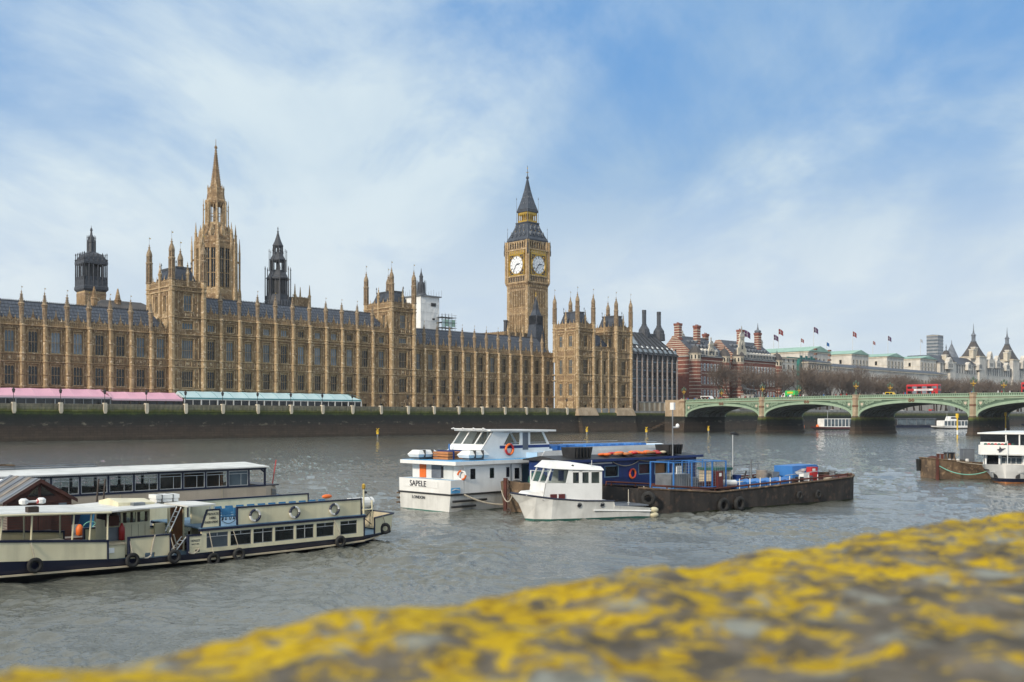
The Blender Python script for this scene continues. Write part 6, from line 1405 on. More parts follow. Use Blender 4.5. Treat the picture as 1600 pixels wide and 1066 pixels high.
def chateau():
    T = 62; t = thing('chateau_building', 'long pale stone mansion block with steep dark pavilion roofs on the right skyline', 'building', PAL, 760, T+15, 9)
    S = lambda x, tt=T: PAL.sx(x, tt); Z = lambda x, y, tt=T: PAL.sz(x, y, tt)
    b = MB(); s0, s1 = S(1469), S(1612); ze = Z(1540, 573); b.box(s0, s1, T, T+34, 9, ze, 'stone_white'); b.box(s0-.5, s1+.5, T-.6, T+34, ze-.6, ze, 'stone_grey'); part('wall', b, t)
    r = MB(); zr = Z(1540, 561); r.raw([(s0, T-.3, ze), (s1, T-.3, ze), (s1-4, T+8, zr), (s0+4, T+8, zr), (s0, T+34, ze), (s1, T+34, ze), (s1-4, T+26, zr), (s0+4, T+26, zr)], [(0, 1, 2, 3), (1, 5, 6, 2), (5, 4, 7, 6), (4, 0, 3, 7), (3, 2, 6, 7), (0, 4, 5, 1)], 'slate'); part('roof', r, t)
    for x, y_e, y_r, hw, lan in ((1486, 566, 547.5, 5.2, 0), (1533, 557, 534, 7.4, 1), (1585, 562, 538.5, 7.4, 1)):
        sc = S(x); za, zb_ = Z(x, y_e), Z(x, y_r); q = MB(); q.box(sc-hw, sc+hw, T-1.6, T+2*hw-1.6, 9, za, 'stone_white'); q.box(sc-hw-.5, sc+hw+.5, T-2.1, T+2*hw-1.1, za-.8, za, 'stone_pale'); o = part('pavilion', q, t)
        q = MB(); c = T+hw-1.6; h = zb_-za; q.rect(sc, c, [(hw-.3, hw-.3, za), (hw*.74, hw*.74, za+h*.25), (hw*.46, hw*.46, za+h*.62), (hw*.22, hw*.22, zb_)], 'slate_brown'); part('pavilion_roof', q, o)
        q = MB()
        if lan: q.lathe(sc, c, [(hw*.27, zb_), (hw*.3, zb_+.8), (hw*.2, zb_+1), (hw*.2, zb_+5), (hw*.28, zb_+5.3), (hw*.1, zb_+7.2), (.35, zb_+10), (.1, zb_+15)], 8, 'lead')
        else: q.lathe(sc, c, [(.6, zb_), (.3, zb_+1.6), (.6, zb_+2), (.05, zb_+5)], 6, 'lead')
        part('roof_finial', q, o)
        q = MB()                                        # tall pale chimney slabs before the roof, as on the river side
        for d_, w_, hh in (((-hw*.95, 2.6, .62), (-hw*1.5, 2.2, .46)) if lan else ((-hw*.9, 1.6, .62),)):
            q.box(sc+d_-w_, sc+d_+w_, T+1, T+4.2, za-2, za+h*hh, 'stone_pale'); q.box(sc+d_-w_-.3, sc+d_+w_+.3, T+.7, T+4.5, za+h*hh-.9, za+h*hh, 'stone_white')
        part('chimney_slab', q, o)
    for x, wl, y0, y1 in ((1481, 5.5, 571, 558.5), (1511, 4, 573, 566), (1528, 4, 573, 567), (1545, 5, 570, 549.5), (1556, 4.5, 570, 556), (1571, 4, 574, 567), (1597, 5, 571, 556)):
        sc = S(x); z0, z1 = Z(x, y0), Z(x, y1); q = MB(); w_ = wl; h = z1-z0
        q.ext([(sc-w_, T-2.4, z0-3), (sc+w_, T-2.4, z0-3), (sc+w_, T-2.4, z0+h*.35), (sc+w_*.55, T-2.4, z0+h*.5), (sc+w_*.5, T-2.4, z0+h*.75), (sc, T-2.4, z1), (sc-w_*.5, T-2.4, z0+h*.75), (sc-w_*.55, T-2.4, z0+h*.5), (sc-w_, T-2.4, z0+h*.35)], (0, 3, 0), 'stone_white')
        for d_ in (-.45, .0, .45): q.box(sc+w_*d_-.5, sc+w_*d_+.5, T-2.5, T-2.4, z0-1.6, z0+1.2, 'glass_dark')
        q.box(sc-.6, sc+.6, T-2.5, T-2.4, z0+h*.4, z0+h*.65, 'glass_dark'); part('dormer_gable', q, t)
    q = MB(); sc = S(1511.5); z0 = Z(1511, 560); q.lathe(sc, T+12, [(5.2, z0-6), (5.2, z0+1), (2.6, z0+7), (.4, z0+12), (.1, z0+15)], 10, 'lead'); part('round_turret', q, t)
    p = (s1-s0)/40
    grid_windows(t, [(s0+p*(i+.5), T-.04, Z(1540, 586)) for i in range(40)], 1.7, 4.0, 'glass_dark', 'stone_grey', bars=False)
    grid_windows(t, [(s0+p*(i+.5), T-.04, Z(1540, 579)) for i in range(40)], 1.5, 2.6, 'glass_dark', 'stone_grey', bars=False)
chateau()
# ---------------------------------------------------------------- flags on the roofs
FL = [(1163, 516, 526, 'dark blue flag between the chimneys of the second brick building', 'cloth_purple', 48, 545), (1209, 523, 546, 'first small red and blue flag over the long green roof', 'cloth_purple', 100, 0), (1216.5, 514, 546, 'taller red and blue flag beside the first small one', 'cloth_red', 100, 0), (1251.5, 529, 546, 'pale red flag on the low pole left of the first copper wing', 'cloth_red', 100, 0), (1271.5, 511, 543, 'dark blue flag on the tallest pole above the first copper wing', 'cloth_purple', 80, 0), (1291.5, 535, 545, 'small blue flag at the right end of the first copper wing', 'cloth_blue', 90, 0),
      (1332.5, 518, 548, 'red flag above the second copper wing', 'cloth_red', 90, 0), (1364, 533, 553, 'small dark red flag between the second and third copper wings', 'cloth_red', 90, 0), (1387.5, 525, 553, 'purple-red flag above the third copper wing', 'cloth_purple', 90, 0), (1438.5, 530, 556, 'small pale flag by the fourth copper wing', 'cloth_white', 90, 0)]
for x, yt, yb, lab, m, T, _ in FL:
    s = PAL.sx(x, T); zt, zb_ = PAL.sz(x, yt, T), PAL.sz(x, yb+3, T); t = thing('flag', lab, 'flag', PAL, s, T, zb_, 'flags flying over the roofs'); k = (zt-zb_)
    b = MB(); b.tube((s, T, zb_), (s, T, zt), .16, 'pale_metal', 6); part('pole', b, t)
    f = MB(); w = 6.6 if yt < 527 else 4.6; h = w*.54; n = 10; vs = []
    for i in range(n+1):
        q = i/n; x_ = s+q*w*.95; y_ = T+.25*math.sin(q*7)*q; z_ = zt-q*q*w*.22+.12*math.sin(q*6)
        vs += [(x_, y_, z_), (x_, y_, z_-h*(1-.15*q)), (x_, y_+.06, z_-h*(1-.15*q)), (x_, y_+.06, z_)]
    f.raw(vs, [(i*4+j, i*4+(j+1) % 4, i*4+4+(j+1) % 4, i*4+4+j) for i in range(n) for j in range(4)] + [(0, 1, 2, 3), (n*4, n*4+1, n*4+2, n*4+3)], m)
    if m in ('cloth_red', 'cloth_purple'):
        f.tube((s+.2, T-.05, zt-h*.45), (s+w*.9, T+.0, zt-w*.2-h*.4), .12, 'cloth_white', 4); f.tube((s+w*.42, T-.02, zt-.2), (s+w*.42, T-.02, zt-h-.1), .12, 'cloth_white', 4)
    part('cloth', f, t)
# ---------------------------------------------------------------- bare plane trees along the embankment
def tree_meshes(seed, H):
    rr = random.Random(seed); tk = MB(); cr = MB()
    def seg(mb, p, q, r0, r1, m, n):
        mb.tube(p, q, r0, m, n, r1)
    def grow(p, d, L, r, lv):
        k = 3 if lv < 2 else 2; q = p
        for i in range(k):
            d = (d + Vector((rr.uniform(-.16, .16), rr.uniform(-.16, .16), rr.uniform(-.02, .12)))).normalized(); q2 = q + d*L/k; r2 = r*(1-.18)
            if lv < 3: seg(tk if lv < 2 else cr, q, q2, r, r2, 'bark' if lv < 3 else 'twig', 6 if lv < 2 else 4)
            else: seg(cr, q, q2, max(r, .036), max(r2, .03), 'twig', 3)
            q = q2; r = r2
            if lv >= 1 and lv < 5 and i < k-1 and rr.random() < .75:
                a = Vector((rr.uniform(-1, 1), rr.uniform(-1, 1), rr.uniform(-.1, .7))).normalized(); grow(q, (d*.6+a*.8).normalized(), L*.62, r*.6, lv+1)
        if lv < 5:
            for _ in range({0: 5, 1: 4, 2: 3, 3: 3, 4: 2}[lv]):
                a = Vector((rr.uniform(-1, 1), rr.uniform(-1, 1), rr.uniform(-.15, .75))).normalized(); grow(q, (d*.75+a*.75).normalized(), L*rr.uniform(.62, .82), r*.62, lv+1)
    grow(Vector((0, 0, 0)), Vector((0, 0, 1)), H*.27, H*.021, 0)
    zm = max(p[2] for p in tk.v+cr.v); k = H/zm
    for mb in (tk, cr): mb.v = [(p[0]*k*1.05, p[1]*k*1.05, p[2]*k) for p in mb.v]
    a, b = tk.mesh('trunk'), cr.mesh('crown'); return a, b
TV = [tree_meshes(s, 23) for s in (11, 23, 37, 58)]
rt = random.Random(9); nt_ = 0
spots = []
x = 1128
s = PAL.sx(1118, 12)
while s < 980:
    spots.append((s, 10+rt.uniform(-1.5, 1.5)))
    if s > 392: spots.append((s+5+rt.uniform(-2, 2), 22+rt.uniform(-3, 3)))
    s += 9.5 + (s-300)*.012 + rt.uniform(-1.5, 1.5)
spots.sort()
for i, (s, tt) in enumerate(spots[:76]):
    a, b = TV[rt.randrange(4)]; k = rt.uniform(.85, 1.08); base = 8.0
    beh = 'before the red brick buildings' if s < 398 else ('below the green copper roofs' if s < 660 else 'below the pale mansion block')
    x_ = 'front' if tt < 16 else 'rear'
    t = thing('bare_tree', 'bare plane tree %s, %s embankment row, %s from left' % (beh, x_, ORD[i] if i < 40 else '%dth' % (i+1)), 'tree', PAL, s, tt, base, 'bare plane trees along the embankment')
    t.scale = (k, k, k*rt.uniform(.95, 1.1)); t.rotation_euler = (0, 0, rt.uniform(0, 6.28))
    for nm, me in (('trunk', a), ('crown', b)):
        o = bpy.data.objects.new(nm, me); COL.objects.link(o); o.parent = t
# ---------------------------------------------------------------- traffic below the trees, piers and craft beyond the bridge
cc = ['white_paint', 'grey_metal', 'black_plastic', 'red_paint', 'white_worn', 'blue_paint']
cn = {'white_paint': 'white', 'grey_metal': 'grey', 'black_plastic': 'black', 'red_paint': 'red', 'white_worn': 'off-white', 'blue_paint': 'blue'}
for i in range(14):
    s = 395+i*14+rt.uniform(-3, 3); c = cc[i % 6]
    if i % 4 == 1: van(s, 5, c, '%s van on the road under the trees, %s vehicle from the left' % (cn[c], ORD[i]), 'road_van', 2.3, 5.4, PAL, 8.0, 'van', gr='traffic on the embankment road')
    else: van(s, 5, c, '%s car on the road under the trees, %s vehicle from the left' % (cn[c], ORD[i]), 'road_car', 1.5, 4.4, PAL, 8.0, 'car', gr='traffic on the embankment road')
# ---------------------------------------------------------------- boats: shared pieces
def hull(name, parent, st, mats, fr_c, deck=None, smooth=False):
    """st = stations (l, [(w, z) from keel to sheer]) about the centre line t = fr_c; mats = one material per strake"""
    b = MB(); n = len(st[0][1])
    for sg in (-1, 1):
        for j in range(n-1):
            vs = []; 
            for l, pr in st: vs += [(l+(pr[j][2] if len(pr[j]) > 2 else 0), fr_c+sg*pr[j][0], pr[j][1]), (l+(pr[j+1][2] if len(pr[j+1]) > 2 else 0), fr_c+sg*pr[j+1][0], pr[j+1][1])]
            b.raw(vs, [(2*i, 2*i+2, 2*i+3, 2*i+1) for i in range(len(st)-1)], mats[j])
    for k in (0, -1):
        l, pr = st[k]
        for j in range(n-1):
            o0 = pr[j][2] if len(pr[j]) > 2 else 0; o1 = pr[j+1][2] if len(pr[j+1]) > 2 else 0
            b.raw([(l+o0, fr_c-pr[j][0], pr[j][1]), (l+o0, fr_c+pr[j][0], pr[j][1]), (l+o1, fr_c+pr[j+1][0], pr[j+1][1]), (l+o1, fr_c-pr[j+1][0], pr[j+1][1])], [(0, 1, 2, 3)], mats[j])
    if deck:
        dz, m = deck; vs = []
        for l, pr in st: vs += [(l, fr_c-pr[-1][0]+.02, pr[-1][1]-dz), (l, fr_c+pr[-1][0]-.02, pr[-1][1]-dz)]
        b.raw(vs, [(2*i, 2*i+1, 2*i+3, 2*i+2) for i in range(len(st)-1)], m)
    return part(name, b, parent, smooth)
def ring_buoy(name, parent, l, t_, z, r, ax, m1='orange', m2='white_paint'):
    b = MB(); b.torus((l, t_, z), ax, r, r*.24, m1, 24, 8, m2); return part(name, b, parent, True)
def tyre(parent, l, t_, z, r, ax=(0, 1, 0), rope=None):
    b = MB(); b.torus((l, t_, z), ax, r*.72, r*.28, 'rubber', 22, 8); o = part('tyre_fender', b, parent, True)
    if rope: q = MB(); q.path([rope, (l, t_, z+r*.9)], .018, 'rope', 5); part('rope', q, o)
    return o
def frame_rect(mb, l0, l1, t0, t1, z0, z1, w, m):
    """upright picture-frame in the l-z plane"""
    mb.box(l0, l0+w, t0, t1, z0, z1, m); mb.box(l1-w, l1, t0, t1, z0, z1, m); mb.box(l0+w, l1-w, t0, t1, z0, z0+w, m); mb.box(l0+w, l1-w, t0, t1, z1-w, z1, m)
def sag(p, q, d, n=10): return [tuple(Vector(p).lerp(Vector(q), i/n) - Vector((0, 0, d*4*(i/n)*(1-i/n)))) for i in range(n+1)]
# ---------------------------------------------------------------- cream and navy passenger boat, lower left
HB = Frame((-17.0, 33.0), (.7125, .7017))
def cream_boat():
    t = thing('passenger_boat', 'cream and navy passenger boat with tyre fenders and two decks in the left foreground', 'boat', HB, 4, 2.1, 0)
    C = 2.1
    def sh(l): return .82+.0*l if l < -2 else max(.42, .82-.078*(l+0.0)) if l < 5 else .42
    ls = [-13, -9, -5, -2, 0, 1.5, 3, 4, 5, 8, 11, 13, 14.4, 15.2, 15.9, 16.4, 16.7]
    st = []
    for l in ls:
        w = 2.1 if l < 15 else 2.1-(l-15)*.30; kz = -.5 if l < 13.2 else -.5+(l-13.2)*.26; z1 = sh(l) if l < 14 else .42+(l-14)*.02
        zm = min(max(.26-.03*max(0, min(l, 6)) if l > -2 else .34, kz+.1), z1-.12)
        st.append((l, [(w*.55, kz), (w*.93, zm), (w, z1)]))
    hull('hull', t, st, ['black_plastic', 'navy_paint'], C, (.06, 'deck_blue'))
    b = MB(); P = [(-13, .44), (-6, .38), (0, .28), (3.6, .19), (7.3, .12), (11, .11), (13, .13), (14.8, .19), (15.8, .32)]
    for (a, za), (c, zc) in zip(P, P[1:]): 
        w0 = -.05 if c < 15 else .0; b.loft([[(a, w0-.02, za), (a, .06, za), (a, .06, za+.05), (a, w0-.02, za+.05)], [(c, w0-.02 + (.16 if c > 15 else 0), zc), (c, .12, zc), (c, .12, zc+.05), (c, w0-.02 + (.16 if c > 15 else 0), zc+.05)]], 'tan_box')
    part('rubbing_strip', b, t)
    b = MB()                                             # aft bulwark, both sides, with navy capping
    for y0, y1 in ((0, .08), (4.12, 4.2)):
        b.ext([(-13, y0, .80), (-2, y0, .80), (0, y0, .80), (3.58, y0, .54), (3.58, y0, 1.15), (0, y0, 1.45), (-13, y0, 1.9)], (0, y1-y0, 0), 'cream_paint')
        b.ext([(-13, y0-.03, 1.9), (0, y0-.03, 1.44), (3.64, y0-.03, 1.14), (3.64, y0-.03, 1.22), (0, y0-.03, 1.52), (-13, y0-.03, 1.98)], (0, y1-y0+.06, 0), 'navy_paint'); b.box(3.58, 3.64, y0-.03, y1+.03, .5, 1.15, 'navy_paint')
    part('aft_bulwark', b, t)
    b = MB(); b.ext([(-13, .6, 1.0), (3.4, .6, .78), (3.4, .6, .95), (-13, .6, 1.35)], (0, .5, 0), 'tan_box'); b.ext([(-13, 3.5, 1.0), (3.4, 3.5, .78), (3.4, 3.5, .95), (-13, 3.5, 1.35)], (0, .5, 0), 'tan_box'); part('bench', b, t)
    for k in range(9): 
        l = -1.2+k*.5; s_ = MB(); s_.box(l, l+.3, .75, 1.0, 1.12-.07*max(0, l), 1.3-.07*max(0, l), 'black_plastic'); part('seat_cushion', s_, t)
    b = MB(); b.box(3.66, 4.3, .15, .75, .5, 1.0, 'cream_paint'); b.box(3.62, 4.32, .1, .8, 1.0, 1.06, 'tan_box'); b.box(3.7, 3.9, .12, .15, .72, .9, 'white_paint'); part('deck_locker', b, t)
    b = MB()                                             # midships bulwark
    for y0, y1 in ((0, .08), (4.12, 4.2)):
        b.box(4.42, 5.92, y0, y1, .62, 1.2, 'cream_paint'); b.box(4.42, 4.98, y0, y1, .46, .62, 'cream_paint'); b.box(5.36, 5.92, y0, y1, .46, .62, 'cream_paint')
        b.box(4.36, 4.42, y0-.03, y1+.03, .44, 1.26, 'navy_paint'); b.box(5.92, 5.98, y0-.03, y1+.03, .44, 1.26, 'navy_paint'); b.box(4.42, 5.92, y0-.03, y1+.03, 1.2, 1.26, 'navy_paint')
    part('midships_bulwark', b, t)
    # awning over the after deck
    b = MB(); b.loft([[(-13, -.1, 2.75), (-13, 3.7, 2.74), (-13, 3.7, 2.78), (-13, -.1, 2.79)], [(0, -.1, 2.36), (0, 3.7, 2.34), (0, 3.7, 2.38), (0, -.1, 2.40)], [(3.7, -.1, 2.22), (3.7, 3.7, 2.20), (3.7, 3.7, 2.24), (3.7, -.1, 2.26)]], 'white_worn')
    for l in (-8, -5, -2.5, -.4, 1.7): b.box(l, l+.03, -.11, 4.31, 2.43+(-.037*l if l > 0 else -.03*l)-.02+.0, 2.45+(-.037*l if l > 0 else -.03*l)+.24, 'grey_metal') if False else None
    b.tube((-13, -.1, 2.73), (0, -.1, 2.34), .04, 'cream_paint'); b.tube((0, -.1, 2.34), (3.7, -.1, 2.2), .04, 'cream_paint'); part('awning', b, t)
    b = MB()
    for l, lb in ((-8, -8), (-4, -4), (-1.6, -1.65), (.12, .04), (1.05, 1.02), (2.45, 2.38), (3.04, 2.98), (3.62, 3.62)):
        z = 2.38-.04*l if l > 0 else 2.36-.03*l; b.tube((lb, .05, 1.45-.08*max(l, 0)), (l, .02, z), .03, 'cream_paint', 6)
    for l in (-6, -3, -.8, .95, 2.0, 3.3): b.tube((l, 3.66, 1.0), (l, 3.66, 2.34-.038*max(l, 0)-.03*min(l, 0)), .03, 'cream_paint', 6)
    part('awning_poles', b, t)
    b = MB(); b.box(.95, 1.3, .1, .4, 2.36, 2.55, 'wood_dark')
    for x in (.85, 1.42): b.lathe(x, .25, [(.05, 2.62), (.14, 2.66), (.15, 2.78), (.08, 2.84)], 10, 'white_paint')
    b.tube((.9, .25, 2.72), (1.4, .25, 2.72), .04, 'white_paint', 6); b.tube((1.28, .24, 2.72), (1.34, .24, 2.72), .09, 'red_paint', 8); part('horn', b, t)
    # wheelhouse: cream box with varnished windows
    b = MB(); b.box(4.5, 5.6, .95, 3.3, .5, 1.68, 'cream_paint'); b.box(4.5, 5.6, .95, 3.3, 2.06, 2.2, 'cream_paint')
    for x in (4.5, 5.05, 5.54):
        for y in (.95, 2.0, 3.24): b.box(x, x+.06, y, y+.06, 1.68, 2.06, 'cream_paint')
    for i in range(4): b.box(4.62+i*.26, 4.64+i*.26, .94, .95, .6, 1.6, 'tan_box')
    o = part('wheelhouse', b, t)
    b = MB(); b.box(4.56, 5.54, .97, .99, 1.68, 2.06, 'pane_half'); b.box(4.51, 4.53, 1.0, 3.2, 1.68, 2.06, 'pane_tint'); part('pane', b, o)
    b = MB(); 
    for x in (4.6, 4.85, 5.12, 5.4): b.box(x, x+.09, .93, .96, 1.68, 2.06, 'wood_dark')
    part('window_frame', b, o)
    b = MB(); b.loft([[(3.72, -.12, 2.2), (3.72, 3.5, 2.2), (3.72, 3.5, 2.25), (3.72, -.12, 2.25)], [(4.7, -.15, 2.24), (4.7, 3.5, 2.24), (4.7, 3.5, 2.29), (4.7, -.15, 2.29)], [(6.1, -.12, 2.24), (6.1, 3.5, 2.24), (6.1, 3.5, 2.29), (6.1, -.12, 2.29)]], 'white_worn')
    b.loft([[(6.6, -.1, 2.2), (6.6, 3.0, 2.2), (6.6, 3.0, 2.25), (6.6, -.1, 2.25)], [(7.75, -.08, 2.22), (7.75, 1.6, 2.22), (7.75, 1.6, 2.27), (7.75, -.08, 2.27)]], 'white_worn'); part('canopy_roof', b, t)
    b = MB(); b.loft([[(4.5, 1.2, 2.26), (4.5, 3.0, 2.26), (4.5, 3.0, 2.4), (4.5, 2.1, 2.54), (4.5, 1.2, 2.42)], [(5.9, 1.2, 2.26), (5.9, 3.0, 2.26), (5.9, 3.0, 2.36), (5.9, 2.1, 2.46), (5.9, 1.2, 2.36)]], 'cream_paint'); b.box(4.95, 5.4, .9, 1.19, 2.29, 2.4, 'grey_metal'); part('roof_hatch', b, t)
    b = MB(); b.box(6.3, 7.2, 1.9, 2.5, 2.28, 2.40, 'white_paint'); b.box(6.27, 7.23, 1.87, 2.53, 2.41, 2.56, 'white_paint')
    for x in (6.5, 6.95): b.box(x, x+.03, 1.86, 2.54, 2.27, 2.57, 'black_plastic')
    part('life_raft', b, t)
    b = MB(); b.box(3.95, 4.4, .88, .94, .95, 1.55, 'grey_metal'); b.box(3.9, 4.0, .84, .94, 1.6, 1.98, 'wood_brown'); b.box(4.0, 4.4, .9, .94, 1.6, 1.98, 'wood_brown'); part('locker_panel', b, t)
    b = MB(); b.lathe(4.46, .8, [(.03, 1.05), (.11, 1.08), (.11, 1.52), (.06, 1.62), (.03, 1.7)], 10, 'red_paint'); part('fire_extinguisher', b, t, True)
    b = MB(); b.box(6.5, 7.02, 1.18, 1.24, .45, 2.16, 'wood_door'); b.box(6.44, 6.5, 1.15, 1.27, .4, 2.2, 'cream_paint'); b.box(7.02, 7.08, 1.15, 1.27, .4, 2.2, 'cream_paint'); b.lathe(6.57, 1.15, [(.03, 1.2), (.03, 1.3)], 6, 'gilt'); part('door', b, t)
    b = MB(); b.box(6.1, 6.5, 1.6, 1.7, .45, 1.5, 'cream_paint'); b.box(7.6, 8.4, 1.6, 1.7, .45, 2.1, 'cream_paint'); part('bulkhead', b, t)
    for (x0, z0, x1, z1) in ((6.0, 1.3, 6.45, 2.2), (7.45, .95, 7.85, 2.2), (6.1, .4, 6.65, 1.05)):
        b = MB(); 
        for dy in (.15, .5): b.tube((x0, dy, z0), (x1, dy, z1), .022, 'white_paint', 5)
        for k in range(1, 5): q = k/5; b.tube((x0+(x1-x0)*q, .15, z0+(z1-z0)*q), (x0+(x1-x0)*q, .5, z0+(z1-z0)*q), .018, 'white_paint', 4)
        part('ladder', b, t)
    # lower saloon
    b = MB(); W_ = [(7.41, 8.32), (8.42, 9.33), (9.42, 10.30), (10.40, 11.29), (11.39, 12.24), (12.37, 13.25), (13.57, 14.44)]
    for y0, y1 in ((0, .08), (4.12, 4.2)):
        b.box(6.70, 14.78, y0, y1, .42, .57, 'cream_paint'); b.box(7.2, 14.78, y0, y1, 1.15, 1.24, 'cream_paint'); e = [7.2]+[q for w in W_ for q in w]+[14.78]
        for k in range(0, len(e), 2): b.box(e[k], e[k+1], y0, y1, .57, 1.15, 'cream_paint')
        b.box(6.70, 7.2, y0, y1, .57, 1.08, 'cream_paint')
        b.box(6.64, 6.70, y0-.03, y1+.03, .40, 1.14, 'navy_paint'); b.box(6.70, 7.2, y0-.03, y1+.03, 1.08, 1.14, 'navy_paint'); b.box(7.14, 14.9, y0-.05, y1+.05, 1.24, 1.33, 'navy_paint'); b.box(14.78, 14.84, y0-.03, y1+.03, .42, 1.24, 'navy_paint')
    b.box(14.7, 14.78, .08, 4.12, .42, 1.24, 'cream_paint'); b.box(6.95, 7.12, -.012, .0, .47, .56, 'black_plastic'); part('saloon_side', b, t)
    for k, (a, c) in enumerate(W_):
        w = MB()
        for y in (.02, 4.14): frame_rect(w, a, c, y, y+.04, .57, 1.15, .025, 'grey_metal'); w.box(a, c, y, y+.04, .985, 1.005, 'pale_metal'); w.box((a+c)/2-.012, (a+c)/2+.012, y, y+.04, .6 if k in (2, 4) else 1.0, 1.13, 'pale_metal')
        o = part('window', w, t); q = MB(); q.box(a, c, .035, .045, .58, 1.14, 'pane_half' if k else 'glass_blue'); q.box(a, c, 4.155, 4.165, .58, 1.14, 'pane_half'); part('pane', q, o)
    b = MB()
    for k in range(8): b.box(7.6+k*.85, 7.75+k*.85, .5, 1.3, .5, .85, 'wood_brown'); b.box(7.6+k*.85, 7.75+k*.85, 2.8, 3.6, .5, .85, 'wood_brown')
    b.box(7.5, 14.5, 2.0, 2.2, .5, .62, 'wood_dark'); b.box(7.2, 14.7, .1, 4.1, .44, .5, 'wood_dark'); part('saloon_seats', b, t)
    b = MB(); b.box(7.16, 14.86, -.02, 4.22, 1.33, 1.37, 'deck_blue'); part('upper_deck', b, t)
    b = MB(); b.ext([(7.24, 0, 1.38), (7.47, 0, 1.99), (7.93, 0, 1.99), (7.93, 0, 1.38)], (0, .05, 0), 'cream_paint')
    for p, q in (((7.2, 1.34), (7.44, 2.03)), ((7.44, 2.03), (7.97, 2.03)), ((7.97, 2.03), (7.97, 1.34))): b.tube((p[0], .025, p[1]), (q[0], .025, q[1]), .04, 'navy_paint', 4)
    o = part('sign_panel', b, t)
    letter(o, 'PRIVATE', .13, 'navy_paint', 7.67, -.012, 1.87, depth=.004); letter(o, 'HIRE', .13, 'navy_paint', 7.66, -.012, 1.72, depth=.004); letter(o, '01628 470047', .12, 'navy_paint', 7.61, -.012, 1.56, width=.56, depth=.004)
    o = inst('name_plate', MB().box(-.25, .25, -.004, .004, -.18, .18, 'cream_paint').mesh('name_plate'), t, 6.95, -.006, .83); ORG[o.name] = (6.95, -.006, .83)
    letter(o, 'HENLEY', .13, 'navy_paint', 6.95, -.013, .90, width=.38, depth=.004); letter(o, 'BUILT 1896', .075, 'navy_paint', 6.95, -.013, .77, width=.30, depth=.004)
    b = MB(); b.box(8.01, 8.66, .0, .03, 1.37, 1.58, 'pale_blue'); b.path(sag((8.05, -.02, 1.58), (8.62, -.02, 1.58), .12), .012, 'navy_paint', 4); part('chain_panel', b, t)
    b = MB()
    for y0, y1 in ((0, .06), (4.14, 4.2)):
        b.box(8.74, 14.62, y0, y1, 1.37, 2.02, 'cream_paint'); b.box(8.68, 8.74, y0-.02, y1+.02, 1.34, 2.08, 'navy_paint'); b.box(14.62, 14.68, y0-.02, y1+.02, 1.34, 2.08, 'navy_paint'); b.box(8.74, 14.62, y0-.03, y1+.03, 2.02, 2.08, 'navy_paint')
    b.box(5.6, 8.7, 4.14, 4.2, 1.37, 2.0, 'cream_paint'); part('upper_bulwark', b, t)
    ch = MB(); ch.ext([(-.2, -.03, .34), (.2, -.03, .34), (.16, .05, .60), (-.16, .05, .60)], (0, .04, 0), 'seat_blue'); ch.box(-.2, .2, -.36, 0, .29, .33, 'seat_blue')
    for x in (-.17, .17): ch.tube((x, -.36, 0), (x, -.25, .3), .014, 'black_plastic', 4); ch.tube((x, .04, 0), (x, -.1, .3), .014, 'black_plastic', 4)
    cm = ch.mesh('deck_chair'); k = 0
    for row, y in enumerate((.72, 1.75)):
        for i in range(12 if row else 13):
            l = 8.14+i*.5+(.0 if row == 0 else .2)
            o = bpy.data.objects.new('deck_chair', cm); COL.objects.link(o); o.location = HB.w(l, y, 1.375); o.rotation_euler = (0, 0, HB.a)
            o['label'] = 'blue deck chair standing in rows on the upper deck of the cream boat'; o['category'] = 'chair'; o['group'] = 'blue chairs on the upper deck of the cream boat'
    for l in (9.47, 11.29, 13.24): ring_buoy('life_ring', t, l, -.05, 1.69, .215, (0, 1, 0), 'white_worn', 'navy_paint')
    for l, z, top in ((1.1, .58, (.98, .0, 1.45)), (4.47, .42, (4.4, 0, 1.2)), (6.06, .40, (5.95, 0, 1.2)), (7.65, .12, (7.5, -.03, 1.25)), (8.73, .21, (8.5, -.03, 1.25)), (13.51, .30, (13.2, -.03, 1.3))): tyre(t, l, -.10, z, .27, rope=top)
    b = MB()                                             # bow bulwark
    for sg in (-1, 1):
        b.ext([(15.5, C+sg*1.95, .46), (16.65, C+sg*1.6, .48), (16.75, C+sg*1.62, 1.22), (15.5, C+sg*1.97, 1.14)], (0, -sg*.06, 0), 'cream_paint'); b.tube((15.47, C+sg*1.96, 1.15), (16.78, C+sg*1.6, 1.24), .045, 'navy_paint', 5); b.tube((15.47, C+sg*1.96, .44), (15.47, C+sg*1.96, 1.16), .04, 'navy_paint', 5)
    b.ext([(16.68, C-1.6, .48), (16.68, C+1.6, .48), (16.76, C+1.6, 1.24), (16.76, C-1.6, 1.24)], (-.06, 0, 0), 'tan_box'); b.tube((16.8, C-1.62, 1.25), (16.8, C+1.62, 1.25), .045, 'navy_paint', 5); b.box(14.9, 16.6, 3.6, 3.7, .46, 1.2, 'tan_box'); part('bow_bulwark', b, t)
    tyre(t, 16.15, .25, .62, .26, (.25, 1, 0), (16.0, .22, 1.2))
    b = MB(); b.tube((15.6, C+.2, 1.62), (16.9, C+.2, 1.62), .27, 'white_paint', 14); b.lathe(0, 0, [(0.01, 0)], 3, 'white_paint') if False else None
    for x in (15.75, 16.25, 16.72): b.torus((x, C+.2, 1.62), (1, 0, 0), .275, .018, 'grey_metal', 16, 4)
    o = part('life_raft', b, t, False); q = MB()
    for x in (15.8, 16.7):
        q.tube((x, C-.15, .5), (x, C-.12, 1.75), .035, 'cream_paint', 5); q.tube((x, C+.55, .5), (x, C+.5, 1.75), .035, 'cream_paint', 5)
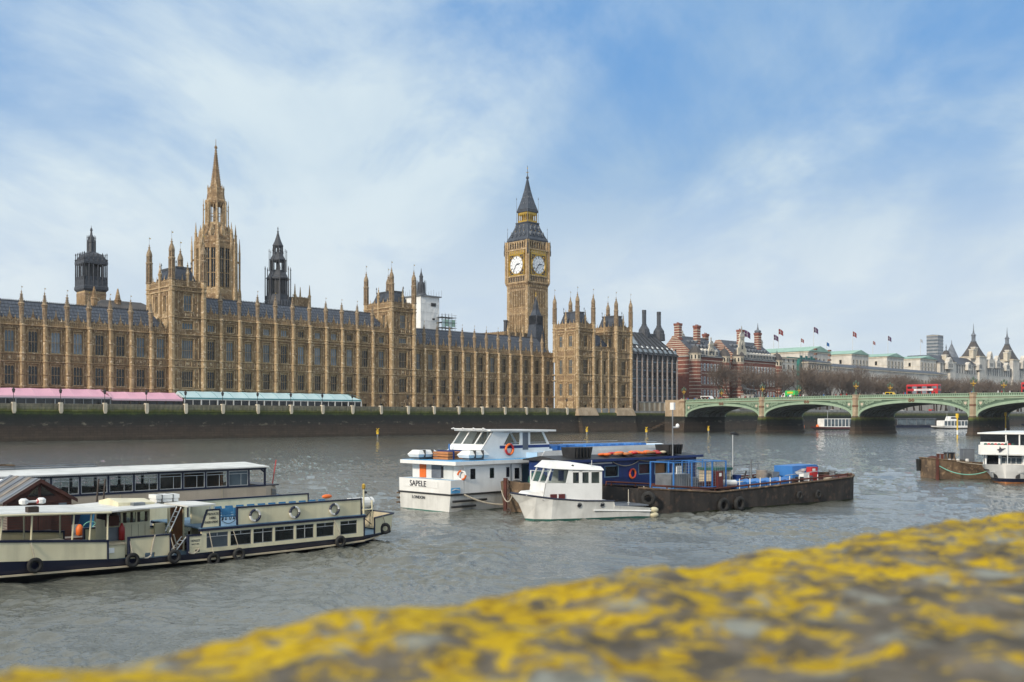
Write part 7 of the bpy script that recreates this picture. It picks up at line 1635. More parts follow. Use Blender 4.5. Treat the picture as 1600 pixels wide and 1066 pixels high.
    q.tube((15.8, C-.14, 1.34), (16.7, C-.14, 1.34), .03, 'cream_paint', 5); q.tube((15.8, C-.14, .6), (16.7, C-.14, 1.3), .02, 'black_plastic', 5); q.tube((16.7, C-.14, .6), (15.8, C-.14, 1.3), .02, 'black_plastic', 5); part('raft_cradle', q, t)
    q = MB(); q.tube((16.1, C-.3, .5), (16.1, C-.3, 2.35), .04, 'cream_paint', 6); q.lathe(16.1, C-.3, [(.05, 2.3), (.08, 2.36), (.08, 2.5), (.03, 2.56)], 8, 'gilt'); q.box(16.15, 16.25, C-.35, C-.25, 2.1, 2.2, 'black_plastic'); part('mast', q, t)
    q = MB(); q.ell((15.05, 3.2, 1.95), .28, .14, .10, 'orange', 10, 6); part('orange_float', q, t, True)
    q = MB(); q.tube((14.92, .3, .45), (14.95, .3, 1.3), .025, 'navy_paint', 5); q.tube((14.95, .3, 1.3), (14.7, .3, 1.75), .025, 'navy_paint', 5); q.box(15.0, 15.5, 1.2, 1.9, .46, .62, 'navy_paint'); part('boarding_rail', q, t)
    q = MB(); q.path(sag((5.35, -.03, 1.26), (5.2, -.03, .55), -.05), .03, 'rope', 5); q.path(sag((5.2, -.04, .52), (4.9, -.04, .48), .06), .03, 'rope', 5); q.path(sag((6.66, -.04, .5), (7.1, -.04, .6), .12), .025, 'rope', 5); q.path(sag((6.1, .05, 1.2), (6.35, .2, .5), -.05), .03, 'rope', 5); part('mooring_rope', q, t)
cream_boat()
# clutter of the cream boat and the shed barge behind it
def shed_barge():
    t = thing('work_barge', 'flat dark work barge moored between the two passenger boats', 'barge', HB, 0, 8.3, 0)
    st = [(l, [(2.2, -.5), (2.5, 0), (2.6, .72)]) for l in (-14, -8, 0, 6.0)] + [(7.4, [(1.6, -.1), (2.3, .2), (2.5, .74)])]
    hull('hull', t, st, ['hull_weed', 'rust_red'], 8.3, (.02, 'paving'))
    t2 = thing('wooden_shed', 'reddish brown wooden shed with a gable end and felt roof on the barge', 'shed', HB, 3.55, 8.2, .72)
    x0, x1, y0, y1, zb, ze, zr = 2.33, 4.80, 6.5, 9.9, .72, 2.28, 3.02; xm = 3.55
    b = MB(); b.ext([(x0, y0, zb), (x1, y0, zb), (x1, y0, ze), (xm, y0, zr), (x0, y0, ze)], (0, .06, 0), 'wood_brown'); b.box(x0, x0+.05, y0+.06, y1, zb, ze, 'wood_old'); b.box(x1-.05, x1, y0+.06, y1, zb, ze, 'wood_brown'); b.ext([(x0, y1-.06, zb), (x1, y1-.06, zb), (x1, y1-.06, ze), (xm, y1-.06, zr), (x0, y1-.06, ze)], (0, .06, 0), 'wood_brown')
    for k in range(15): b.box(x0-.005, x1+.005, y0-.014, y0, zb+k*.104, zb+k*.104+.016, 'wood_dark')
    for k in range(14): b.box(x0-.014, x0, y0+.06, y1, zb+k*.11, zb+k*.11+.018, 'wood_dark')
    part('shed_wall', b, t2)
    b = MB()
    for sg, xe in ((-1, x0-.22), (1, x1+.2)):
        ze2 = ze-.10; b.ext([(xm, y0-.12, zr+.03), (xe, y0-.12, ze2), (xe, y0-.12, ze2+.06), (xm, y0-.12, zr+.10)], (0, y1-y0+.25, 0), 'felt_grey')
        b.ext([(xm, y0-.15, zr-.06), (xe, y0-.15, ze2-.08), (xe, y0-.15, ze2+.06), (xm, y0-.15, zr+.10)], (0, .03, 0), 'wood_brown')
    for k in range(5): b.ext([(xm-.03, y0+.1+k*.75, zr+.09), (x0-.2, y0+.1+k*.75, ze-.03), (x0-.2, y0+.1+k*.75, ze), (xm-.03, y0+.1+k*.75, zr+.12)], (0, .3, 0), 'wood_old' if k % 2 else 'lead')
    part('felt_roof', b, t2)
    b = MB(); 
    for x in (3.0, 3.5): b.box(x, x+.48, y0-.035, y0-.004, zb+.06, 2.12, 'wood_brown')
    for k in range(9): b.box(3.0+k*.11, 3.015+k*.11, y0-.04, y0-.03, zb+.06, 2.12, 'wood_dark')
    b.box(2.92, 4.1, y0-.06, y0-.0, 2.14, 2.2, 'wood_brown')
    for z in (1.0, 1.9):
        for x in (3.0, 3.72): b.box(x, x+.26, y0-.05, y0-.03, z, z+.04, 'grey_metal')
    part('shed_door', b, t2)
    b = MB(); b.box(2.5, 2.85, y0-.02, y0-.005, 1.72, 2.02, 'black_plastic'); b.box(4.28, 4.6, y0-.02, y0-.005, 1.72, 2.1, 'glass_pale'); b.ext([(3.02, y0-.015, 2.42), (3.48, y0-.015, 2.42), (3.48, y0-.015, 2.84)], (0, .01, 0), 'glass_dark'); b.ext([(3.60, y0-.015, 2.42), (4.15, y0-.015, 2.42), (3.60, y0-.015, 2.84)], (0, .01, 0), 'glass_dark'); part('shed_window', b, t2)
    b = MB(); b.lathe(5.05, 6.3, [(.04, .72), (.14, .75), (.145, 1.02), (.10, 1.12), (.05, 1.18)], 14, 'orange'); solo('gas_bottle', b, 'orange gas bottle on the barge beside the wooden shed', 'gas bottle', HB, 5.05, 6.3, .72, smooth=True)
    b = MB(); b.box(5.5, 6.6, 6.4, 7.6, .72, 1.7, 'seat_blue'); solo('blue_tarpaulin_stack', MB().loft([[(5.6+.05*math.sin(a*2), 6.5, .72), (6.7, 6.5, .72), (6.6, 6.6, 1.5), (5.8, 6.6, 1.75)] if a == 0 else [(5.5, 7.8, .72), (6.8, 7.8, .72), (6.7, 7.7, 1.45), (5.7, 7.7, 1.7)] for a in (0, 1)], 'seat_blue'), 'blue sheeted stack on the barge right of the wooden shed', 'tarpaulin', HB, 6.1, 7.1, .72)
    b = MB(); b.ell((7.9, 6.6, 1.0), .5, .4, .42, 'cloth_white', 10, 7); b.ell((7.6, 6.4, .85), .35, .3, .2, 'blue_bright', 10, 6); solo('plastic_sacks', b, 'white and blue plastic sacks heaped behind the cream boat wheelhouse', 'sacks', HB, 7.8, 6.5, .5, smooth=True)
    b = MB()
    for dx in (0, .28): b.tube((5.6+dx, 6.2, .75), (5.95+dx, 6.6, 3.0), .04, 'wood_dark', 5)
    for k in range(9): q = .1+k*.1; b.tube((5.6+.35*q, 6.2+.4*q, .75+2.25*q), (5.88+.35*q, 6.2+.4*q, .75+2.25*q), .025, 'wood_dark', 4)
    solo('wooden_ladder', b, 'dark wooden ladder leaning upright behind the cream boat wheelhouse', 'ladder', HB, 5.6, 6.2, .75)
    b = MB(); b.torus((5.5, 6.3, .95), (.2, 1, .1), .32, .02, 'rope_green', 20, 5); b.torus((5.75, 6.25, .9), (-.3, 1, .2), .3, .02, 'rope_green', 20, 5); b.path(sag((5.2, 6.2, .8), (6.3, 6.2, .85), -.25), .025, 'white_worn', 5); solo('hose_coil', b, 'pale green hose coiled on the barge beside the orange bottle', 'hose', HB, 5.5, 6.3, .72)
    b = MB(); b.ell((2.7, .85, 1.27), .12, .08, .08, 'cloth_white', 8, 5); b.ell((2.95, .85, 1.26), .1, .08, .06, 'tan_box', 8, 5)
    part('litter', MB().box(-6, -5.6, 6.4, 6.8, .72, 1.0, 'tan_box'), t)
shed_barge()
# ---------------------------------------------------------------- long cabin boat behind
def cabin_boat():
    C = 14.9
    t = thing('cabin_boat', 'long passenger boat with a row of big clear windows under a flat white roof', 'boat', HB, 9, C, 0)
    st = [(l, [(1.9, -.5), (2.3, .0), (2.4, 1.12)]) for l in (2.5, 8, 15)] + [(17.2, [(1.7, -.5), (2.2, 0), (2.3, 1.12)]), (18.5, [(.6, -.3), (1.2, .1), (1.6, 1.15)]), (19.4, [(.1, .1), (.3, .4), (.6, 1.2)])]
    hull('hull', t, st, ['navy_paint', 'navy_paint'], C, (.02, 'deck_blue'))
    b = MB(); y0, y1 = 12.52, 17.28
    for y in (y0, y1-.06): b.box(2.6, 17.4, y, y+.06, 1.05, 1.86, 'beige_paint')
    b.box(17.34, 17.4, y0+.06, y1-.06, 1.05, 1.86, 'beige_paint'); b.ext([(17.4, y0, 1.05), (18.3, y0+.5, 1.05), (18.3, y0+.5, 1.84), (17.4, y0, 1.84)], (0, .06, 0), 'beige_paint')
    for k in range(5): b.box(4+k*2.7, 4.03+k*2.7, y0-.012, y0, 1.08, 1.84, 'tan_box')
    b.box(17.4, 18.4, y0+.3, y1-.3, 1.84, 1.9, 'navy_paint'); part('cabin_side', b, t)
    q = MB(); q.box(17.95, 18.2, y0+.28, y0+.34, 1.28, 1.7, 'beige_paint')
    for k in range(5): q.box(17.93, 18.22, y0+.24, y0+.3, 1.3+k*.08, 1.34+k*.08, 'grey_metal')
    part('vent_grille', q, t)
    X = [3.35, 4.64, 6.15, 7.47, 8.82, 10.08, 11.35, 12.62, 13.88, 15.15, 16.38]
    b = MB()
    for y in (y0, y1-.06):
        b.box(2.6, 17.42, y-.02, y+.08, 1.86, 1.95, 'navy_paint'); b.box(2.6, 17.42, y-.02, y+.08, 2.76, 2.88, 'navy_paint')
        for x in X+[17.36]: b.box(x-.045, x+.045, y-.01, y+.07, 1.95, 2.76, 'navy_paint')
    b.box(2.6, 2.7, y0, y1, 1.86, 2.88, 'navy_paint'); b.tube((17.36, y0, 2.6), (17.1, y0, 2.78), .05, 'navy_paint', 5); part('window_posts', b, t)
    for a, c in zip(X, X[1:]):
        w = MB()
        for y in (y0+.0, y1-.06): frame_rect(w, a+.05, c-.05, y+.01, y+.05, 1.96, 2.75, .03, 'pale_metal'); w.box(a+.08, c-.08, y+.015, y+.045, 2.58, 2.605, 'pale_metal'); w.box((a+c)/2-.01+.15, (a+c)/2+.012+.15, y+.015, y+.045, 1.98, 2.58, 'pale_metal')
        o = part('window', w, t); q = MB(); m = 'pane_clear' if a < 14.5 else 'glass_blue'; q.box(a+.06, c-.06, y0+.025, y0+.035, 1.97, 2.74, m); q.box(a+.06, c-.06, y1-.035, y1-.025, 1.97, 2.74, m if m != 'glass_blue' else 'pane_tint'); part('pane', q, o)
    b = MB(); b.box(13.2, 13.3, y0+1, y1-1, 1.1, 2.7, 'wood_door'); b.box(14.8, 14.9, y0+.1, y1-.2, 1.1, 2.7, 'wood_door'); b.box(13.3, 14.8, y1-1.2, y1-1.1, 1.1, 2.75, 'wood_door')
    for k in range(9): b.box(4.4+k*.95, 4.55+k*.95, y0+.5, y0+1.6, 1.1, 2.02, 'wood_dark'); b.box(4.4+k*.95, 4.55+k*.95, y1-1.6, y1-.5, 1.1, 2.05, 'wood_dark')
    b.box(2.7, 13.2, y0+.1, y1-.1, 1.08, 1.12, 'wood_dark'); part('interior', b, t)
    b = MB(); b.loft([[(l, y0-.18, 2.88), (l, y1+.18, 2.88), (l, y1+.18, 2.94), (l, C, 3.10), (l, y0-.18, 2.94)] for l in (2.3, 10, 17.5)], 'white_worn')
    for k in range(92): b.box(2.4+k*.09, 2.44+k*.09, y0-.2, y0-.16, 2.85, 2.93, 'pale_metal')
    part('roof', b, t)
    b = MB(); b.box(3.2, 9.2, C-.1, C+.5, 3.1, 3.16, 'grey_metal')
    for k in range(9): b.tube((3.3+k*.7, C+.2, 3.1), (3.3+k*.7, C+.2, 3.24), .03, 'grey_metal', 4)
    b.tube((3.2, C+.2, 3.24), (9.2, C+.2, 3.24), .03, 'grey_metal', 4); b.path([(3.9, C-.4, 3.1), (3.9, C-.4, 3.34), (4.6, C-.4, 3.36), (5.2, C-.4, 3.32)], .05, 'rust_brown', 5); part('roof_rails', b, t)
    b = MB(); b.tube((3.0, y0-.9, 2.6), (4.0, y0-.9, 2.6), .28, 'white_paint', 14)
    for x in (3.15, 3.85): b.torus((x, y0-.9, 2.6), (1, 0, 0), .285, .02, 'navy_paint', 16, 4)
    b.box(3.0, 4.0, y0-1.2, y0-.4, 2.2, 2.3, 'black_plastic'); b.tube((3.5, y0-.5, 1.1), (3.5, y0-.5, 2.25), .05, 'black_plastic', 5); part('life_raft', b, t)
    b = MB(); b.tube((18.4, C-1.2, 1.2), (18.75, C-1.2, 3.2), .03, 'red_paint', 5); part('flagstaff', b, t)
cabin_boat()
# ---------------------------------------------------------------- white boat with its name on the stern
SB = Frame((-3.6, 58.6), (.7125, .7017))
def white_boat():
    C = 2.45; Wd = 2.45
    t = thing('passenger_boat', 'white passenger boat with SAPELE lettered on its stern and a light blue roof', 'boat', SB, 9, C, 0)
    st = [(0.0, [(1.7, -.5), (2.30, .0), (2.42, .98), (2.45, 1.86)]), (1.0, [(1.8, -.5), (2.38, 0), (2.45, .98), (2.45, 1.86)]), (1.07, [(1.8, -.5), (2.38, 0), (2.45, .98), (2.45, 1.02)]), (7.3, [(1.8, -.5), (2.38, 0), (2.45, .98), (2.45, 1.02)]), (7.35, [(1.8, -.5), (2.38, 0), (2.45, .98), (2.45, 3.35)]),
          (15, [(1.7, -.5), (2.35, 0), (2.45, .98), (2.45, 3.38)]), (20, [(1.0, -.5), (1.5, 0), (2.0, 1.0), (2.3, 3.45)]), (22.2, [(.1, -.3), (.3, .2), (.8, 1.2), (1.5, 3.55)]), (23.2, [(.02, .5), (.04, .9), (.1, 1.6), (.35, 3.6)])]
    hull('hull', t, st, ['hull_green', 'white_worn', 'white_paint'], C, (.03, 'pale_blue'))
    b = MB()
    for y in (-.03, 4.9-.0): b.box(0, 7.4, y-.02, y+.05, .95, 1.05, 'black_plastic')
    b.box(-.05, .02, -.03, 4.93, .95, 1.05, 'black_plastic')
    for z0, l0, l1 in ((.62, .1, 2.8), (.30, -.0, 1.9)): b.tube((l0, -.08, z0), (l1, -.08, z0), .075, 'black_plastic', 6)
    for z in (.85, .55, .25): b.box(-.1, .15, 4.8, 5.05, z, z+.1, 'rust_brown')
    b.box(-.0, .7, -.045, -.021, 1.1, 1.42, 'sky_blue'); b.path([(.08, -.055, 1.28), (.3, -.055, 1.34), (.62, -.055, 1.28)], .03, 'white_paint', 4); part('rubbing_strake', b, t)
    b = MB()                                             # side wall of the after cabin
    Wn = [(1.55, 1.95), (3.15, 3.5), (4.55, 4.82)]
    for y0, y1 in ((.0, .07), (4.83, 4.9)):
        e = [1.07]+[q for w in Wn for q in w]+[4.92]
        for k in range(0, len(e), 2): b.box(e[k], e[k+1], y0, y1, 1.02, 2.74, 'white_paint')
        for a, c in Wn: b.box(a, c, y0, y1, 1.02, 1.88, 'white_paint'); b.box(a, c, y0, y1, 2.5, 2.74, 'white_paint')
        b.box(4.92, 7.3, y0, y1, 2.66, 2.74, 'white_paint'); b.box(6.85, 7.3, y0, y1, 1.02, 2.66, 'white_paint')
    b.box(1.07, 1.13, .07, 4.83, 1.02, 2.74, 'white_paint'); b.box(6.25, 6.3, .6, 4.8, 1.02, 2.74, 'grey_metal'); b.box(4.95, 6.9, 1.4, 1.45, 1.02, 2.7, 'lead'); b.ext([(5.9, 1.38, 1.02), (6.8, 1.38, 1.02), (6.8, 1.38, 1.9)], (0, .02, 0), 'blue_paint')
    part('cabin_wall', b, t)
    for a, c in Wn: w = MB(); w.box(a, c, .02, .05, 1.88, 2.5, 'glass_dark'); frame_rect(w, a, c, -.01, .02, 1.88, 2.5, .04, 'black_plastic'); part('window', w, t)
    w = MB(); w.box(5.0, 5.9, .0, .05, 1.04, 2.66, 'white_paint'); w.box(5.28, 5.68, -.012, 0, 1.75, 2.42, 'glass_dark'); w.box(4.95, 5.0, -.02, .07, 1.02, 2.7, 'grey_metal'); w.box(5.9, 6.0, .02, .07, 1.02, 2.7, 'grey_metal'); part('door', w, t)
    w = MB(); w.box(1.02, 1.07, 3.55, 4.15, 1.86, 2.68, 'orange'); part('orange_panel', w, t); w = MB(); w.box(1.03, 1.07, 2.1, 3.0, 1.86, 2.68, 'lead'); w.box(1.02, 1.065, 1.9, 2.1, 1.9, 2.6, 'black_plastic'); w.box(1.02, 1.07, 1.0, 1.85, 1.5, 2.65, 'white_worn'); part('stern_door', w, t)
    b = MB(); b.loft([[(l, -.18, 2.74), (l, 5.08, 2.74), (l, 5.08, 2.96), (l, -.18, 2.96)] for l in (.22, 7.35)], 'white_paint'); b.box(.3, 7.3, -.1, 5.0, 2.96, 2.975, 'sky_blue'); part('cabin_roof', b, t)
    ring_buoy('life_ring', t, .95, .10, 2.14, .26, (-1, -.4, 0)); 
    o = inst('transom_plate', MB().box(-.008, .0, -1.6, 1.6, -.2, .2, 'white_paint').mesh('transom_plate'), t, -.02, C+.3, 1.55); ORG[o.name] = (-.02, C+.3, 1.55)
    x = letter(o, 'SAPELE', .5, 'dial_black', -.055, 3.0, 1.55, -math.pi/2, width=1.55, depth=.008); x = letter(o, 'LONDON', .26, 'dial_black', -.035, 2.95, .72, -math.pi/2, width=1.2, depth=.008)
    b = MB(); b.loft([[(l, 1.0+a, 2.98), (l, 4.1-a, 2.98), (l, 4.1-a, 3.5), (l, 1.0+a, 3.5)] for l, a in ((3.0, .0), (9.8, 0))], 'white_paint'); part('wheelhouse_base', b, t)
    # wheelhouse: raked screen facing aft, side windows, door gap, flat roof
    b = MB(); y0, y1 = 1.0, 4.1
    for y in (y0, y1-.06):
        b.ext([(3.3, y, 3.5), (9.5, y, 3.5), (9.5, y, 3.86), (3.62, y, 3.86)], (0, .06, 0), 'white_paint')
        for q0, q1 in ((3.62, 5.0), ): b.ext([(q0, y, 3.86), (5.3, y, 3.86), (5.9, y, 4.72), (4.35, y, 4.72)], (0, .06, 0), 'white_paint')
        b.box(6.75, 7.7, y, y+.06, 3.86, 4.72, 'white_paint'); b.ext([(9.3, y, 3.86), (9.5, y, 3.86), (8.9, y, 4.72), (8.75, y, 4.72)], (0, .06, 0), 'white_paint'); b.box(5.3, 9.4, y, y+.06, 4.62, 4.72, 'white_paint')
        b.box(4.95, 9.5, y-.012, y+.072, 3.62, 3.80, 'blue_paint')
    for y in (y0, y0+.9, y0+2.1, y1-.1): b.ext([(3.62, y, 3.86), (3.7, y, 3.86), (4.43, y, 4.72), (4.35, y, 4.72)], (0, .1, 0), 'white_paint')
    b.ext([(3.2, y0, 3.4), (3.26, y0, 3.4), (3.68, y0, 3.9), (3.62, y0, 3.9)], (0, y1-y0, 0), 'white_paint'); b.box(7.0, 7.5, y0-.015, y0, 3.5, 4.6, 'lead'); part('wheelhouse', b, t)
    w = MB(); w.ext([(3.68, y0+.1, 3.88), (4.38, y0+.1, 4.7), (4.40, y0+.1, 4.7), (3.70, y0+.1, 3.88)], (0, y1-y0-.2, 0), 'pane_clear'); 
    for y in (y0+.02, y1-.04): w.ext([(5.3, y, 3.86), (6.75, y, 3.86), (6.75, y, 4.62), (5.85, y, 4.62)], (0, .02, 0), 'pane_clear'); w.ext([(7.7, y, 3.86), (9.3, y, 3.86), (8.8, y, 4.62), (7.7, y, 4.62)], (0, .02, 0), 'pane_clear')
    part('wheelhouse_pane', w, t)
    b = MB(); b.loft([[(4.0, .85, 4.72), (4.0, 4.25, 4.72), (4.0, 4.25, 4.82), (4.0, .85, 4.82)], [(9.9, .75, 4.66), (9.9, 4.35, 4.66), (9.9, 4.35, 4.78), (9.9, .75, 4.78)]], 'white_paint'); b.tube((3.8, 1.1, 4.86), (3.8, 4.3, 4.86), .03, 'white_paint', 5)
    for y in (1.3, 2.2, 3.2, 4.1): b.ell((3.8, y, 4.88), .08, .08, .07, 'pale_metal', 6, 4)
    part('wheelhouse_roof', b, t)
    ring_buoy('life_ring', t, 5.75, .93, 3.55, .32, (0, 1, 0), 'red_paint', 'orange')
    b = MB()
    for y in (.1, 4.75): b.box(9.9, 21.0, y, y+.04, 3.36, 3.60 if y < 1 else 3.46, 'white_paint'); b.tube((9.9, y, 3.85), (20.6, y*.8+.5, 3.8), .02, 'pale_metal', 4)
    for k in range(12):
        l = 10.0+k*.88; b.box(l, l+.62, 1.3, 3.9, 3.38, 3.66+.02*(k % 3), 'blue_bright')
    part('upper_deck_seats', b, t)
    b = MB(); b.ext([(7.4, -.02, 2.2), (9.8, -.02, 2.2), (9.8, -.02, 3.42), (8.0, -.02, 3.42), (7.4, -.02, 2.75)], (0, .06, 0), 'white_paint'); b.torus((6.95, -.06, 2.0), (0, 1, 0), .2, .06, 'rope', 12, 5); b.torus((6.95, -.06, 1.82), (0, 1, 0), .22, .06, 'rope', 12, 5); part('side_screen', b, t)
    for l, y in ((1.3, 4.1), (2.6, .9)):
        q = MB(); q.loft([[(l-.75, y-.45, 3.12), (l+.75, y-.45, 3.12), (l+.75, y+.45, 3.12), (l-.75, y+.45, 3.12)], [(l-.85, y-.55, 3.3), (l+.85, y-.55, 3.3), (l+.85, y+.55, 3.3), (l-.85, y+.55, 3.3)], [(l-.6, y-.35, 3.56), (l+.6, y-.35, 3.56), (l+.6, y+.35, 3.56), (l-.6, y+.35, 3.56)]], 'white_paint')
        for d in (-.35, .3): q.box(l+d, l+d+.06, y-.57, y+.57, 3.1, 3.575, 'black_plastic')
        q.box(l-.6, l+.6, y-.3, y+.3, 2.975, 3.12, 'grey_metal'); part('life_raft', q, t)
    q = MB(); 
    for z in (2.99, 3.17, 3.33): q.box(1.5, 3.4, 2.0, 3.4, z, z+.13, 'orange_wood')
    q.box(1.9, 2.0, 1.95, 3.45, 2.98, 3.55, 'blue_paint'); q.box(2.9, 3.0, 1.95, 3.45, 2.98, 3.55, 'blue_paint'); part('buoyant_apparatus', q, t)
    q = MB(); q.tube((3.0, 3.6, 2.97), (3.0, 3.6, 3.9), .06, 'blue_bright', 6); q.tube((4.4, 2.0, 3.0), (4.4, 2.0, 4.7), .018, 'grey_metal', 4); q.box(4.33, 4.47, 1.93, 2.07, 4.3, 4.75, 'grey_metal'); part('mast', q, t)
    q = MB(); q.path(sag((1.0, -.05, 1.0), (5.6, -2.6, 1.2), .75, 14), .05, 'rope', 5); part('mooring_rope', q, t)
white_boat()
# ---------------------------------------------------------------- barge with the blue cabin, moored before it
BB = Frame((-.47, 56.2), (.7125, .7017))
def blue_house():
    C = 1.85
    t = thing('houseboat_barge', 'rusty barge carrying a long dark blue cabin with a flat black roof', 'houseboat', BB, 8, C, 0)
    st = [(2.0, [(.05, -.5), (.12, 0), (.2, 1.86)]), (2.5, [(.4, -.5), (.75, 0), (1.0, 1.72)]), (3.4, [(1.0, -.5), (1.35, 0), (1.5, 1.5)]), (4.6, [(1.5, -.5), (1.75, 0), (1.8, 1.25)]), (8, [(1.6, -.5), (1.8, 0), (1.85, 1.0)]), (20, [(1.6, -.5), (1.8, 0), (1.85, 1.0)]), (21.4, [(1.1, -.3), (1.5, .1), (1.7, 1.05)])]
    hull('hull', t, st, ['hull_weed', 'rust_brown'], C, (.06, 'wood_old'))
    b = MB(); b.box(1.88, 2.02, C-.12, C+.12, -.4, 2.0, 'rust_red'); b.path([(1.95, C-.2, 1.9), (1.75, C-.4, .9), (1.4, C-.8, .1)], .05, 'chain', 6)
    for k in range(10): b.torus((1.92-.045*k, C-.25-.05*k, 1.8-.17*k), (1, .3 if k % 2 else -1, .2), .08, .025, 'chain', 8, 4)
    b.torus((1.38, C-.85, .12), (1, 0, 0), .16, .04, 'chain', 12, 5); part('stem_and_chain', b, t)
    x0, x1, y0, y1, zb, ze = 5.3, 19.6, .65, 3.2, .85, 2.92
    b = MB(); Wn = [(9.55, 10.97, 1.75, 2.5), (13.0, 14.35, 1.8, 2.55), (14.75, 16.15, 1.75, 2.58), (17.0, 18.3, 1.7, 2.6)]
    b.box(x0, x1, y1-.06, y1, zb, ze, 'blue_paint'); b.box(x0, x0+.06, y0+.06, y1-.06, zb, ze, 'blue_paint'); b.box(x1-.06, x1, y0+.06, y1-.06, zb, ze, 'blue_paint')
    e = [x0]+[q for w in Wn for q in w[:2]]+[x1]
    for k in range(0, len(e), 2): b.box(e[k], e[k+1], y0, y0+.06, zb, ze, 'blue_paint')
    for a, c, z0, z1 in Wn: b.box(a, c, y0, y0+.06, zb, z0, 'blue_paint'); b.box(a, c, y0, y0+.06, z1, ze, 'blue_paint')
    for k in range(9): b.box(x0, x1, y0-.012, y0, zb+k*.1, zb+k*.1+.012, 'navy_paint')
    part('cabin_wall', b, t)
    for i, (a, c, z0, z1) in enumerate(Wn):
        w = MB(); frame_rect(w, a, c, y0-.03, y0+.05, z0, z1, .06, 'deck_blue'); w.box(a+.06, c-.06, y0+.0, y0+.02, z0, z1, 'pane_clear'); o = part('window', w, t)
        q = MB(); q.box(a+.1, c-.1, y0+.12, y0+.15, z0, z1, ('glass_dark', 'dark_red', 'orange_wood', 'glass_dark')[i]); part('curtain', q, o)
    b = MB(); b.loft([[(x0-.3, y0-.25, 2.92), (x0-.3, y1+.25, 2.92), (x0-.3, y1+.25, 3.0), (x0-.3, (y0+y1)/2, 3.22), (x0-.3, y0-.25, 3.0)], [(x1+.5, y0-.25, 2.78), (x1+.5, y1+.25, 2.78), (x1+.5, y1+.25, 2.86), (x1+.5, (y0+y1)/2, 3.08), (x1+.5, y0-.25, 2.86)]], 'black_plastic'); b.box(x0-.3, x1+.4, y0-.32, y0-.25, 2.8, 2.96, 'blue_paint'); part('cabin_roof', b, t)
    ring_buoy('life_ring', t, 12.35, y0-.06, 1.9, .29, (0, 1, 0), 'orange', 'red_paint')
    b = MB(); 
    for a, c in ((8.0, 10.2), (14.9, 16.4)): b.box(a, c, y0-.1, y0-.04, 2.64 if a < 9 else 2.68, 2.72, 'white_paint')
    b.path(sag((10.3, y0-.1, 2.72), (13.0, y0-.1, 2.76), .3), .03, 'rope', 5); b.path(sag((13, y0-.1, 2.76), (16.6, y0-.1, 2.76), .12), .03, 'rope', 5); part('fender_boards', b, t)
    for l, w_ in ((7.6, 1.5), (17.2, 1.5)):
        q = MB(); q.loft([[(l-w_*.5, y0+.1, 3.02), (l+w_*.5, y0+.1, 3.02), (l+w_*.5, y0+1.1, 3.1), (l-w_*.5, y0+1.1, 3.1)], [(l-w_*.55, y0, 3.72), (l+w_*.55, y0, 3.72), (l+w_*.55, y0+1.2, 3.72), (l-w_*.55, y0+1.2, 3.72)]], 'black_plastic')
        for k in range(5): q.box(l-w_*.45+k*.3, l-w_*.45+k*.3+.08, y0-.04, y0+.05, 3.08, 3.7, 'rubber')
        solo('black_tub', q, 'black plastic tub on the left end of the blue cabin roof' if l < 10 else 'black plastic tub on the right end of the blue cabin roof', 'tub', BB, l, y0+.6, 3.04, 'black tubs on the blue cabin roof')
    q = MB(); rr = random.Random(4)
    for k in range(26): l = 10.2+k*.24; q.ell((l+rr.uniform(-.2, .2), y0+rr.uniform(.1, 1.2), 3.16+rr.uniform(0, .12)), rr.uniform(.25, .5), .25, .1, rr.choice(['orange', 'red_paint', 'orange_wood', 'tan_box', 'orange']), 8, 5)
    solo('life_jackets', q, 'heap of orange life jackets spread on the blue cabin roof', 'life jackets', BB, 13.4, 1.2, 3.1, smooth=True)
    q = MB(); q.tube((16.6, y0-.15, 1.0), (16.6, y0-.15, 6.2), .05, 'grey_metal', 6); q.box(16.5, 16.7, y0-.3, y0, 6.1, 6.6, 'white_paint'); q.tube((16.6, y0-.15, 4.9), (17.1, y0-.15, 4.9), .06, 'white_paint', 6); q.ell((17.15, y0-.15, 5.0), .14, .14, .16, 'white_paint', 8, 6); part('camera_mast', q, t)
    q = MB()
    for l in (2.9, 4.4): q.tube((l, .7, 1.4), (l, .7, 2.45), .05, 'white_paint', 6)
    q.tube((2.9, .7, 2.45), (5.2, .7, 2.3), .035, 'white_paint', 5); part('hand_rail', q, t)
    q = MB(); q.ell((4.7, 1.9, 1.7), .6, .6, .6, 'green_dark', 12, 8); q.box(4.2, 5.15, 1.0, 2.0, 1.0, 1.4, 'rust'); solo('green_tarpaulin', q, 'dark green sheet over a mound on the foredeck of the blue cabin barge', 'tarpaulin', BB, 4.7, 1.9, 1.1, smooth=True)
    q = MB(); q.lathe(3.9, 1.1, [(.14, 1.2), (.16, 1.62), (.17, 1.64)], 10, 'red_paint'); solo('red_bucket', q, 'red bucket on the foredeck of the blue cabin barge', 'bucket', BB, 3.9, 1.1, 1.2)
    q = MB(); q.ell((3.6, 1.9, 1.45), .6, .5, .22, 'rust_brown', 10, 6); q.ell((2.9, 1.9, 1.65), .4, .35, .2, 'rust', 10, 6); part('foredeck_gear', q, t, True)
blue_house()
